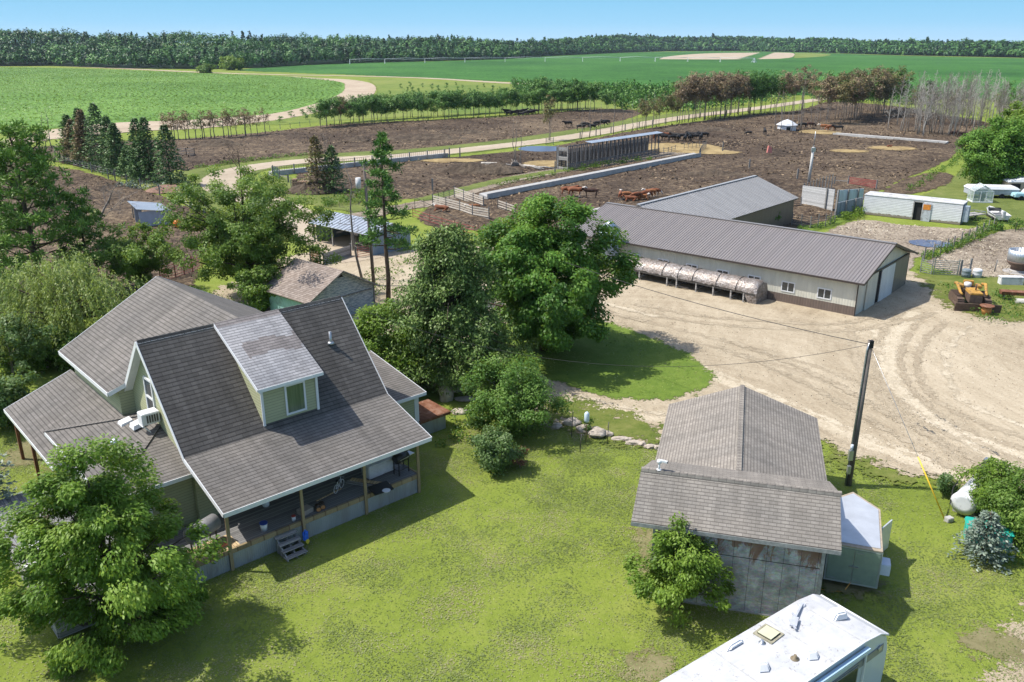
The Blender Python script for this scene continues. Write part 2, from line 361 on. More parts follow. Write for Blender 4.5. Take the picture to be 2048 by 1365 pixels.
# the one base sheet: grass to the horizon
gb=MB(); 
me=npmesh('ground',np.array([(-9000,-60,0),(9000,-60,0),(9000,16000,0),(-9000,16000,0)]),np.array([[0,1,2,3]]),None,m_lawn)
go=bpy.data.objects.new('ground',me); C.objects.link(go); tag(go,kind='structure')

# fields
bean=GL([(-420,137),(0,135),(200,139),(400,147),(560,153),(650,159),(683,165),(690,174),(684,186),(655,200),(610,214),(540,229),(460,237),(380,241),(240,246),(120,256),(0,268),(-150,290),(-600,360)])
sheet('bean_field',smooth_line(bean,3),.05,m_bean,4,4,label=None)
corn=GL([(470,141),(520,136),(600,130),(700,127),(850,124),(1000,119),(1110,113),(1220,107.5),(1330,104),(1480,103),(1650,107),(1800,112),(2048,117),(2500,124),(3000,133),(3000,230),(2500,215),(2048,200),(1800,195),(1600,190),(1400,180),(1200,172),(1100,168),(960,160),(800,153),(640,147)])
sheet('corn_field',smooth_line(corn,2),.06,m_corn,8,0)
sheet('bare_field_patch',smooth_line(GL([(1318,119),(1340,113),(1410,107.5),(1500,106),(1578,106),(1588,112),(1560,118),(1420,119.5)]),3),.12,m_sand,6,6)
sheet('light_field_patch',smooth_line(GL([(1590,106.5),(1625,107),(1662,110),(1640,114),(1588,117)]),3),.13,m_meadow,6,6)
sheet('crop_strip',strip(GL([(1495,119),(1535,105.5)]),9),.16,m_corn,5,0)
meadow=GL([(735,158),(860,162),(1000,168),(1200,178),(1400,190),(1400,215),(1200,222),(1000,228),(800,235),(640,245),(560,250),(500,246),(600,225),(700,212),(752,190),(752,172)])
sheet('meadow',smooth_line(meadow,3),.05,m_meadow,3,3)
sheet('field_road',smooth_line(GL([(560,152),(640,157),(700,160),(738,166),(752,176),(745,192),(725,203),(690,212),(650,222),(560,240),(400,258),(300,262),(100,280),(0,300),(-60,305),(-60,292),(0,284),(90,262),(240,246),(380,241),(540,229),(610,214),(655,200),(684,186),(690,174),(683,165),(640,160)]),3),.09,m_sand,1.6,2)
sheet('far_track',strip(smooth_line(GL([(90,131),(250,138),(420,146),(560,150),(700,152.5),(850,157),(1000,166),(1100,171),(1210,177)]),4),4.5),.1,m_sand,5,4)

# mud pens and yards
straws=[((1360,296),9,5),((1640,265),5,3),((1783,297),5,2.2),((1700,303),4,1.5),((1420,305),6,2),((1100,328),5,2.4),((905,322),6,1.6)]
flat=[(G(1140,267).x,G(1140,267).y,10),(G(1080,298).x,G(1080,298).y,11),(G(1862,489).x,G(1862,489).y,5)]+[(G(*p).x,G(*p).y,max(a,b*1.8)*1.15) for p,a,b in straws]
lane=GL([(640,470),(700,440),(780,420),(850,408),(905,392),(1010,362),(1100,345),(1250,322),(1400,300)])
flat+=[(p.x,p.y,3.2) for p in smooth_line(lane,6)]
mudA=GL([(-200,330),(20,298),(120,292),(250,283),(370,278),(470,270),(560,262),(640,252),(800,243),(1000,235),(1100,226),(1200,218),(1285,222),(1262,236),(1200,253),(1100,268),(1020,280),(900,293),(760,303),(640,310),(560,318),(480,327),(400,335),(372,345),(350,338),(330,375),(300,372),(240,352),(150,332),(40,318),(-200,345)])
sheet('feedlot_mud_far',smooth_line(mudA,2),Z0(1),m_mud,.9,1.2,.55,.12,flat,5,seed=3)
mudB=GL([(590,347),(720,333),(905,315),(1010,305),(1100,294),(1190,277),(1290,258),(1400,243),(1500,230),(1600,221),(1650,205),(1700,205),(1800,214),(1900,232),(1990,250),(1935,285),(1900,318),(1850,342),(1800,362),(1755,385),(1690,425),(1640,445),(1560,470),(1400,470),(1240,470),(1130,465),(1000,450),(960,462),(880,458),(835,440),(860,415),(900,395),(980,370),(1000,362),(930,378),(850,395),(760,402),(700,395),(640,382),(600,366)])
sheet('feedlot_mud',smooth_line(mudB,2),Z0(2),m_mud,.8,1.2,.5,.14,flat,4,seed=7)
mudC=GL([(-250,350),(0,325),(120,335),(190,350),(300,385),(360,410),(410,425),(430,470),(400,520),(390,570),(250,600),(100,640),(-300,700)])
sheet('corral_mud',smooth_line(mudC,2),Z0(3),m_mud,.7,1.,.4,.18,(),3,seed=9)
dryC=GL([(1590,500),(1660,462),(1720,440),(1800,450),(1930,458),(1985,452),(1960,470),(1880,497),(1830,520),(1815,545),(1700,560)])
sheet('dry_pen',smooth_line(dryC,2),Z0(4),m_dry,.5,1,.12,.3,flat,1.5,seed=4)
dryD=GL([(1850,525),(1900,502),(1960,478),(2010,462),(2100,455),(2300,470),(2300,560),(2048,560),(1900,556)])
sheet('dry_paddock',smooth_line(dryD,2),Z0(5),m_dry,.5,1,.12,.3,(),1.5,seed=5)
sheet('wet_mud_strip',smooth_line(GL([(1755,392),(1800,362),(1870,345),(1905,352),(1890,372),(1830,388)]),2),Z0(7),m_mud,.6,.8,.05,.3)
yard=GL([(2300,650),(2048,632),(1960,628),(1900,595),(1850,560),(1822,545),(1700,540),(1400,520),(1240,520),(1100,500),(950,490),(840,500),(740,505),(640,500),(560,520),(480,560),(420,590),(440,620),(700,640),(760,700),(800,750),(940,790),(1020,800),(1090,850),(1200,872),(1320,890),(1500,880),(1640,882),(1700,915),(1800,940),(1900,955),(2048,985),(2300,1020)])
sheet('gravel_yard',smooth_line(yard,2),Z0(6),m_gravel,.45,1.6)
sheet('dirt_lane',strip(smooth_line(lane,4),2.0),Z0(8),m_dry,.6,.6)
road=smooth_line(GL([(740,520),(670,485),(600,440),(530,405),(468,385),(443,368),(455,350),(500,337),(590,325),(700,318),(800,313),(900,304),(1000,293),(1100,281),(1200,265),(1300,246),(1400,231),(1500,219),(1600,205),(1660,196),(1720,189),(1800,185)]),5)
sheet('dirt_road',strip(road,3.1),Z0(9),m_road,.8,1.)
vg=smooth_line(GL([(420,372),(430,352),(470,338),(560,326),(700,314),(800,309),(900,301),(1000,289),(1100,277),(1200,261),(1300,242),(1400,227),(1500,215)]),4)
sheet('road_verge',strip(vg,6.5),Z0(7)+.004,m_verge,.9,1)
sheet('grass_bank',smooth_line(GL([(360,345),(420,335),(470,345),(440,360),(430,380),(470,395),(540,420),(620,470),(540,480),(430,430),(360,395),(290,372),(300,352)]),3),Z0(8)+.004,m_verge,.6,1)
sheet('roadside_grass',smooth_line(GL([(520,352),(570,352),(620,372),(700,395),(760,412),(720,425),(640,415),(570,395),(530,378)]),3),Z0(8)+.002,m_verge,.6,1)
sheet('lane_verge',strip(smooth_line(GL([(840,402),(900,387),(1000,362),(1090,347),(1200,330)]),3),1.3),Z0(10),m_verge,.5,.6)
sheet('grass_island',smooth_line(GL([(985,690),(1010,715),(1060,745),(1120,768),(1200,792),(1290,802),(1370,795),(1415,772),(1420,748),(1385,718),(1330,690),(1280,668),(1230,652),(1170,643),(1100,640),(1030,648),(985,665),(985,690)]),3),Z0(10),m_isl,.3,1.)
m_patch=soil('thin_grass',[(.05,.075,.014),(.09,.12,.022),(.14,.155,.04),(.19,.18,.07)],(.3,1.5,9),.8,.05,edge=(4.2,.6))
sheet('thin_grass_patch',smooth_line(GL([(1110,800),(1200,812),(1290,850),(1320,890),(1230,880),(1130,850),(1085,820)]),3),Z0(9),m_patch,.3,1.5)
m_patch2=m_patch
sheet('thin_grass_verge',smooth_line(GL([(1640,900),(1720,930),(1850,955),(1960,985),(1900,975),(1750,955),(1650,925)]),3),Z0(9),m_patch,.3,1.)
sheet('weedy_corner',smooth_line(GL([(1835,555),(1880,545),(2048,560),(2300,575),(2300,660),(2048,645),(1960,632),(1900,612),(1870,585)]),3),Z0(10),m_patch,.4,1.5)
sheet('mown_lawn',smooth_line(GL([(1740,395),(1830,395),(1905,360),(1940,315),(1990,300),(2300,300),(2300,480),(2048,452),(1940,440),(1900,420),(1760,402)]),3),Z0(6),m_verge,.8,1.)
sheet('barn_side_grass',strip(smooth_line(GL([(1600,462),(1660,450),(1705,430),(1725,432)]),3),1.),Z0(8),m_isl,.3,.5)
sheet('sandy_path',smooth_line(GL([(2200,1150),(2060,1215),(2015,1275),(1985,1340),(1960,1440),(2060,1440),(2120,1340),(2250,1240)]),3),Z0(1),m_gravel,.3,1.2)
m_bare=soil('bare_spot',[(.12,.11,.05),(.17,.155,.075),(.22,.19,.11)],(.5,2,9),.6,.05,edge=(1.9,1.6))
for i,(p,a,b) in enumerate([((1310,1120),.7,2.6),((1300,1330),.9,.8),((1990,1290),1.1,.9),((60,905),1.2,1.8),((1010,800),1.6,.8),((940,760),2.6,1.3),((1700,1175),1.2,.7)]):
    c=G(*p); sheet('bare_soil',[Vector((c.x+a*math.cos(t*PI/6),c.y+b*math.sin(t*PI/6),0)) for t in range(12)],Z0(2)+.002*i if i<6 else Z0(11)+.002*i,m_bare,.25,1.)
for i,(p,a,b) in enumerate(straws):
    c=G(*p); o=sheet('straw_bedding',[Vector((c.x+a*math.cos(t*PI/6),c.y+b*1.8*math.sin(t*PI/6),0)) for t in range(12)],Z0(9)+i*.002,m_straw,.6,1.2,kind='stuff',label='loose yellow straw spread on the dark feedlot mud',cat='straw')
n=N('puddle_water'); m_wat=n.fin((.03,.035,.045),.06,0,n.bump(n.noise(n.co(),1.5,2),.04,.02),.8)
n=N('puddle_water_ragged'); n.fin((.07,.09,.15),.3,0,None,.4); edgewrap(n,n.b.outputs[0],.8,.35); m_wat=n.m
for p,a,b in (((1862,489),2.3,1.9),((1143,267),4,5),((1083,298),5,5),((1190,260),5,3)):
    c=G(*p); sheet('puddle',[Vector((c.x+a*math.cos(t*PI/8),c.y+b*math.sin(t*PI/8),0)) for t in range(16)],Z0(12) if p[0]>1500 else Z0(4),m_wat,.3 if p[0]>1500 else .8,.8)

def grass_tufts(name,poly,n,size,mat,label,seed,hole=()):
    rs=np.random.RandomState(seed); q=np.array([(p[0],p[1]) for p in poly]); lo=q.min(0);hi=q.max(0); P=lo+rs.rand(n,2)*(hi-lo); P=P[sdist(P,poly)>0]
    for h_ in hole: P=P[sdist(P,h_)<.1]
    dn=fbm(P[:,0],P[:,1],.5,4,seed); P=P[rs.rand(len(P))<np.clip((dn-.28)*2.6,.12,1)]; m=len(P); tn=fbm(P[:,0],P[:,1],.9,4,seed+3)
    X=np.stack([P[:,0],P[:,1],.012+rs.rand(m)*size*.25],1); nn=nrm(rs.randn(m,3)*.33+np.array([0,0,1.5])); L=size*(.6+.8*rs.rand(m))
    V,t=cards(rs,X,nn,L,L*.5,np.clip(.5+(tn-.5)*1.1+.1*rs.randn(m)+.08,0,1)); o=bpy.data.objects.new(name,crownmesh(name,V,t,mat)); C.objects.link(o); tag(o,label,'grass',None,'stuff')

m_rut=soil('tyre_rut',[(.26,.21,.145),(.31,.26,.185),(.37,.31,.225)],(.3,1,6),.6,.05,edge=(1.0,1.1),fine=(6,.8))
m_pale=soil('packed_track',[(.33,.28,.2),(.42,.36,.265),(.48,.42,.32)],(.3,1,6),.4,.04,edge=(.9,.9),fine=(6,.6))
_trk=[[(1245,690),(1400,745),(1600,830),(1800,915),(2100,1010)],[(1235,640),(1400,680),(1600,735),(1760,800),(1900,875),(2100,970)],[(1725,655),(1745,740),(1840,840),(2000,945),(2150,1000)],[(1830,625),(1780,690),(1790,770),(1900,860),(2100,930)],[(1915,650),(1865,705),(1885,790),(2000,850),(2150,890)],[(1260,615),(1400,640),(1550,652),(1700,655),(1850,622)],[(1140,800),(1250,830),(1350,845)],[(1450,690),(1620,760),(1800,860),(1980,960)],[(900,520),(1000,560),(1150,600),(1300,640)]]
for i,t_ in enumerate(_trk):
    L=smooth_line(GL(t_),6)
    for k,off in enumerate((-.85,.85)):
        q=[]
        for j,p in enumerate(L):
            d_=(L[min(j+1,len(L)-1)]-L[max(j-1,0)]).normalized(); q.append(p+Vector((-d_.y,d_.x,0))*off)
        sheet('tyre_track',strip(q,.16+.05*(i%3)),Z0(6)+.0025+.0012*(i*2+k),m_rut if (i+k)%2==0 or i%2 else m_pale,.18,.3)
    if i%3==0: sheet('tyre_track',strip(L,.5),Z0(6)+.0012+.0003*i,m_pale,.25,.3)
# ---------------------------------------------------------------- vegetation
def leafmat(name,cols,trans=.36,rough=.5):
    n=N(name); a=n.n('ShaderNodeAttribute'); a.attribute_name='tint'; oi=n.n('ShaderNodeObjectInfo')
    f=n.math('ADD',a.outputs['Fac'],n.math('MULTIPLY',n.math('SUBTRACT',oi.outputs['Random'],.5),.12))
    k=len(cols); c=n.ramp(f,[((i+.5)/k,x) for i,x in enumerate(cols)])
    n.fin(c,rough,0,None,.25); tr=n.n('ShaderNodeBsdfTranslucent'); n.set(tr.inputs[0],n.mix(.5,c,(.35,.45,.05),'MIX') if trans>.15 else c)
    mx=n.n('ShaderNodeMixShader'); mx.inputs[0].default_value=trans; n.set(mx.inputs[1],n.b.outputs[0]); n.set(mx.inputs[2],tr.outputs[0]); n.t.links.new(mx.outputs[0],n.out.inputs[0]); return n.m
def barkmat(name,a,b,sc=6):
    n=N(name); f=n.noise(n.co('Object',(1,1,.25)),sc,6,.7); return n.fin(n.ramp(f,[(.35,a),(.65,b)]),.9,0,n.bump(f,.6,.03),.1)
bk_brown=barkmat('bark_brown',(.05,.038,.028),(.13,.1,.075)); bk_grey=barkmat('bark_grey',(.12,.105,.09),(.27,.24,.21)); bk_white=barkmat('bark_pale',(.25,.235,.21),(.48,.45,.41),3)
lm_walnut=leafmat('leaf_walnut',[(.05,.1,.014),(.09,.175,.02),(.14,.25,.03),(.22,.33,.05)])
lm_maple=leafmat('leaf_maple',[(.035,.1,.015),(.065,.16,.022),(.105,.23,.03),(.17,.31,.05)])
lm_cedar=leafmat('leaf_cedar',[(.06,.1,.024),(.1,.165,.035),(.14,.22,.05),(.2,.27,.09)],.12)
lm_lime=leafmat('leaf_bright',[(.05,.1,.013),(.1,.18,.02),(.15,.25,.03),(.21,.31,.05)])
lm_lilac=leafmat('leaf_shrub',[(.045,.1,.02),(.08,.17,.03),(.125,.24,.042),(.2,.31,.08)])
lm_dark=leafmat('leaf_dark',[(.03,.07,.022),(.06,.12,.035),(.1,.18,.05),(.17,.24,.1)])
lm_elder=leafmat('leaf_box_elder',[(.05,.1,.018),(.09,.17,.026),(.14,.235,.04),(.22,.31,.07)])
lm_willow=leafmat('leaf_willow',[(.13,.18,.045),(.2,.26,.075),(.27,.34,.11),(.36,.41,.19)])
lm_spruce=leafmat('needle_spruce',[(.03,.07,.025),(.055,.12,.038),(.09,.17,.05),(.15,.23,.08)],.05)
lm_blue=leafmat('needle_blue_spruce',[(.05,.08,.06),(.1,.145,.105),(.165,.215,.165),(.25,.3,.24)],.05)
lm_pine=leafmat('needle_pine',[(.03,.09,.018),(.06,.15,.025),(.1,.21,.035),(.16,.28,.06)],.1)
lm_wpine=leafmat('needle_white_pine',[(.05,.11,.02),(.09,.18,.028),(.14,.25,.038),(.2,.31,.055)],.1)
lm_brown=leafmat('needle_brown',[(.12,.085,.05),(.19,.135,.08),(.26,.19,.11),(.2,.19,.07)],.05)
lm_olive=leafmat('needle_mixed',[(0.052,0.065,0.019),(0.117,0.104,0.033),(0.195,0.143,0.058),(0.130,0.182,0.039)],.05)
lm_rust=leafmat('needle_rust',[(.13,.08,.045),(.2,.13,.07),(.27,.18,.09),(.16,.18,.05)],.05)
lm_red=leafmat('leaf_red',[(0.088,0.033,0.022),(0.165,0.066,0.044),(0.220,0.110,0.066)],.1)
lm_weed=leafmat('weed_leaf',[(0.022,0.066,0.011),(0.044,0.121,0.017),(0.088,0.187,0.028),(0.165,0.242,0.055)])
lm_forest=leafmat('forest_leaf',[(0.011,0.042,0.011),(0.027,0.085,0.019),(0.051,0.142,0.028),(0.104,0.228,0.048)],.06)

def nrm(v): return v/np.maximum(np.linalg.norm(v,axis=-1,keepdims=True),1e-9)
def cards(rs,P,n_dir,L,W,tint,along=None):   # diamond leaves at P, normals n_dir, length L, width W
    N_=len(P); a=nrm(rs.randn(N_,3)) if along is None else nrm(along+rs.randn(N_,3)*.25)
    t=nrm(a-(a*n_dir).sum(1,keepdims=True)*n_dir); b=np.cross(n_dir,t); L=np.broadcast_to(L,(N_,))[:,None]; W=np.broadcast_to(W,(N_,))[:,None]
    V=np.stack([P,P+t*L*.45+b*W*.5,P+t*L,P+t*L*.45-b*W*.5],1); return V,tint
def crownmesh(name,V,tint,mat):
    V=V.reshape(-1,3); F=np.arange(len(V)).reshape(-1,4); return npmesh(name,V,F,None,mat,False,{'tint':tint})
def clump_leaves(rs,cc,cr,per,leaf,tclump,flat=.75,up=.5,droop=0.,outc=None,wf=.62):
    K=len(cc); i=np.repeat(np.arange(K),per); n=len(i)
    d=nrm(rs.randn(n,3)); r=rs.rand(n)**.45; P=cc[i]+d*(r*cr[i])[:,None]*np.array([1,1,flat])
    if outc is not None: o=nrm(P-outc)
    else: o=d
    nn=nrm(d*.6+o*.5+np.array([0,0,up])+rs.randn(n,3)*.55)
    al=None
    if droop: al=o*np.array([1,1,.3])+np.array([0,0,-droop])
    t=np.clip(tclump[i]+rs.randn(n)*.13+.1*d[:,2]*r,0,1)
    L=leaf*(.65+.7*rs.rand(n)); return cards(rs,P,nn,L,L*wf,t,al)
def crown_centers(rs,H,Rr,base,K,lob=.22,inner=.45,top=1.0,cx=0,cy=0):
    hz_=(H-base)/2; d=nrm(rs.randn(K*2,3)); d=d[:K]; ph=rs.rand(6)*6.28
    az=np.arctan2(d[:,1],d[:,0]); el=d[:,2]
    lobe=1+lob*(np.sin(az*3+ph[0]+el*2)+.6*np.sin(az*5+ph[1]-el*3)+.6*np.sin(el*7+ph[2]+az))
    r=(inner+(1-inner)*rs.rand(K)**.6)*lobe
    rad=Rr*np.where(el<0,1-.15*el**2,1-(1-top)*el)
    return np.stack([cx+d[:,0]*rad*r,cy+d[:,1]*rad*r,base+hz_+el*hz_*np.minimum(r,1.02)],1)
def limbs(rs,mb,H,tr,base,cc,nl=16,fork=.35,lean=(0,0)):
    pts=[];n=7
    for i in range(n):
        t=i/(n-1); pts.append((lean[0]*t+rs.randn()*.06*H*.1*(i>0),lean[1]*t+rs.randn()*.06*H*.1*(i>0),H*.86*t))
    mb.path(pts,[tr*(1.25 if i==0 else 1)*(1-.85*i/(n-1)) for i in range(n)],8)
    P=np.array(pts)
    for k in rs.choice(len(cc),min(nl,len(cc)),False):
        c=cc[k]; zt=min(H*.75,max(H*.12,c[2]*.55+base*.1)); j=zt/(H*.86)*(n-1); a=int(min(j,n-2)); s=P[a]+(P[a+1]-P[a])*(j-a)
        r=tr*(1-.8*zt/(H*.86))*.5; m=(s+c)/2+np.array([0,0,-.06*H*rs.rand()+.02*H])+rs.randn(3)*.15
        mb.path([tuple(s),tuple(m),tuple(c)],[r,r*.6,r*.15],5)
def leafy(name,seed,H,Rr,base,K,per,leaf,mat,bark,cr=.8,tr=.22,droop=0,lob=.22,inner=.45,top=1.,flat=.75,nl=16,up=.5,wf=.62,extra=None):
    rs=np.random.RandomState(seed); cc=crown_centers(rs,H,Rr,base,K,lob,inner,top)
    if extra is not None: cc=np.concatenate([cc]+[np.asarray(e) for e in extra])
    K=len(cc); rr=cr*(.6+.7*rs.rand(K)); tc=.5+.16*rs.randn(K)
    V,t=clump_leaves(rs,cc,rr,per,leaf,tc,flat,up,droop,np.array([0,0,base+(H-base)*.35]),wf)
    mb=MB(); limbs(rs,mb,H,tr,base,cc,nl); return mb,crownmesh(name+'_crown',V,t,mat),bark
def put(name,gen,label,cat,loc,rz=0,sc=1,group=None,cname='crown'):
    e=T(name,label,cat,loc,rz,group,sc); mb,me,bark=gen
    mb.build('trunk',bark,e); link(bpy.data.objects.new(cname,me),e); return e
def spruce(seed,H,Rr,mat,bark=bk_brown,base=.4,nb=90,sp=26,q=.34,dead=0,tr=.16,wide=1.0,dr=.25):
    rs=np.random.RandomState(seed); Ps=[];Ds=[];Ts=[];mb=MB(); mb.path([(0,0,0),(0,0,H*.5),(0,0,H)],[tr,tr*.6,.015],6)
    for i in range(nb):
        t=(i+.5)/nb; z=base+(H-base-.1)*t**.85; L=Rr*(1-t)**.8*(.75+.4*rs.rand())+.12; az=i*2.4+rs.rand()*.8
        d=np.array([math.cos(az),math.sin(az),0]); e=np.array([d[0],d[1],(.25-dr*(1-t)*2.2)*.6])
        if i%3==0 or dead: mb.path([(0,0,z),tuple(d*L*.9+np.array([0,0,z+e[2]*L*.9]))],[.03,.008],3,caps=False)
        m=max(5,int(sp*(.3+.7*L/Rr))); s=rs.rand(m)**.7; side=np.array([-d[1],d[0],0]); w=(rs.rand(m)*2-1)*(.38*L*(1.1-s)+.05)*wide
        P=np.array([0,0,z])+s[:,None]*L*e+w[:,None]*side; P[:,2]-= .1*s*L+rs.rand(m)*.12*L+np.abs(w)*.3
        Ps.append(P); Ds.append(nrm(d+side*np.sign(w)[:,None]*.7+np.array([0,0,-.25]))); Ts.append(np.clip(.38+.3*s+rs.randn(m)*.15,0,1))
    P=np.concatenate(Ps);D=np.concatenate(Ds);t=np.concatenate(Ts); nn=nrm(np.array([0,0,1.])+rs.randn(len(P),3)*.5)
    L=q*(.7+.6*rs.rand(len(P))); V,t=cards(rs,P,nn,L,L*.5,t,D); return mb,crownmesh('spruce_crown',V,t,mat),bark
def tuft_pine(seed,H,Rr,base,nl,mat,bark=bk_brown,tuft=26,q=.3,tr=.2,upsweep=.35,cl=.35,dens=4,lean=0,skew=0):
    rs=np.random.RandomState(seed); mb=MB(); pts=[(lean*(i/6)**1.5+rs.randn()*.04,rs.randn()*.04,H*.95*i/6) for i in range(7)]; mb.path(pts,[tr*(1-.13*i) for i in range(7)],7); cc=[]
    PP=np.array(pts)
    for i in range(nl):
        t=(i+.5)/nl; z=base+(H*.95-base)*t; j=z/(H*.95)*6; a=int(min(j,5)); s=PP[a]+(PP[a+1]-PP[a])*(j-a)
        az=i*2.4+rs.rand(); L=Rr*(1-t*.75)*(.55+.55*rs.rand())*(1+skew*math.cos(az)); d=np.array([math.cos(az),math.sin(az),0])
        en=s+d*L+np.array([0,0,upsweep*L*(.4+t)]); mid=(s+en)/2+np.array([0,0,-.07*L]); mb.path([tuple(s),tuple(mid),tuple(en)],[tr*.3*(1-t*.6),tr*.18,.015],4)
        for k in range(int(dens+L*1.6)):
            u=.35+.7*rs.rand(); c=s*(1-u)+en*u+np.array([-d[1],d[0],0])*rs.randn()*.26*L*u+np.array([0,0,rs.rand()*.25*L*.5]); cc.append(c)
    cc=np.array(cc); K=len(cc); i=np.repeat(np.arange(K),tuft); n=len(i); d=nrm(rs.randn(n,3)+np.array([0,0,.7])); r=cl*(.6+.6*rs.rand(K))[i]
    P=cc[i]+d*(r*rs.rand(n)*.7)[:,None]; nn=nrm(rs.randn(n,3)); L=q*(.7+.6*rs.rand(n)); tc=.5+.15*rs.randn(K)
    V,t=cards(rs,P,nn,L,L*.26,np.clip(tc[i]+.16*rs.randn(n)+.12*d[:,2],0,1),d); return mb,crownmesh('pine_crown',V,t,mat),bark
def deadtree(seed,H,tr,spread,n1=14,n2=3,start=.35,upb=.6,lean=0,n3=2):
    rs=np.random.RandomState(seed); mb=MB(); top=np.array([lean,rs.randn()*.02*H,H]); 
    P=np.array([[lean*(i/5)**1.3+rs.randn()*.015*H*(i>0),rs.randn()*.015*H*(i>0),H*i/5] for i in range(6)]); mb.path([tuple(p) for p in P],[tr*(1-.17*i) for i in range(6)],5)
    for i in range(n1):
        t=start+(.97-start)*(i+rs.rand())/n1; j=t*5;a=int(min(j,4)); s=P[a]+(P[a+1]-P[a])*(j-a); az=rs.rand()*6.28; L=spread*(1.15-t)*(.5+.7*rs.rand())
        d=np.array([math.cos(az),math.sin(az),upb*(.5+rs.rand())]); e=s+d*L; mb.path([tuple(s),tuple((s+e)/2+rs.randn(3)*.05*L),tuple(e)],[tr*.3*(1.1-t),tr*.2*(1.1-t),.012],3,caps=False)
        for k in range(n2):
            u=.3+.6*rs.rand(); b=s+(e-s)*u; d2=nrm(d*.6+rs.randn(3)*.7+np.array([0,0,.3])); e2=b+d2*L*.45*(.4+rs.rand()*.6); mb.path([tuple(b),tuple(e2)],[tr*.11,.008],3,caps=False)
            for q in range(n3):
                b3=b+(e2-b)*(.4+.5*rs.rand()); mb.path([tuple(b3),tuple(b3+nrm(d2+rs.randn(3)*.7)*L*.2)],[.016,.006],3,caps=False)
    return mb
def weeds(name,pts,label,h=.4,per=60,leaf=.16,mat=None,rad=.5,cat='weeds',seed=1,kind='stuff'):
    rs=np.random.RandomState(seed); P=[]
    for p in pts:
        m=per; a=rs.rand(m)*6.28; r=rad*np.sqrt(rs.rand(m))*(.6+.8*rs.rand()); P.append(np.stack([p[0]+np.cos(a)*r,p[1]+np.sin(a)*r,rs.rand(m)**.8*h*(.5+rs.rand())],1))
    P=np.concatenate(P); n=len(P); nn=nrm(rs.randn(n,3)+np.array([0,0,.8])); L=leaf*(.6+.8*rs.rand(n)); V,t=cards(rs,P,nn,L,L*.5,np.clip(.5+.22*rs.randn(n),0,1))
    o=bpy.data.objects.new(name,crownmesh(name,V,t,mat or lm_weed)); C.objects.link(o); return tag(o,label,cat,None,kind)
def along(pts,step,jit=.3,seed=0):
    rs=random.Random(seed); out=[]; pts=[Vector((p[0],p[1],0)) for p in pts]
    for a,b in zip(pts,pts[1:]):
        n=max(1,int((b-a).length/step))
        for i in range(n): p=a.lerp(b,(i+.5)/n); out.append(Vector((p.x+rs.uniform(-jit,jit),p.y+rs.uniform(-jit,jit),0)))
    return out

def hw_(u,v,z=0):
    a=R(90-47.7); O=G(447,1028,3.1); return Vector((O.x+u*math.cos(a)+v*math.sin(a),O.y+u*math.sin(a)-v*math.cos(a),z))
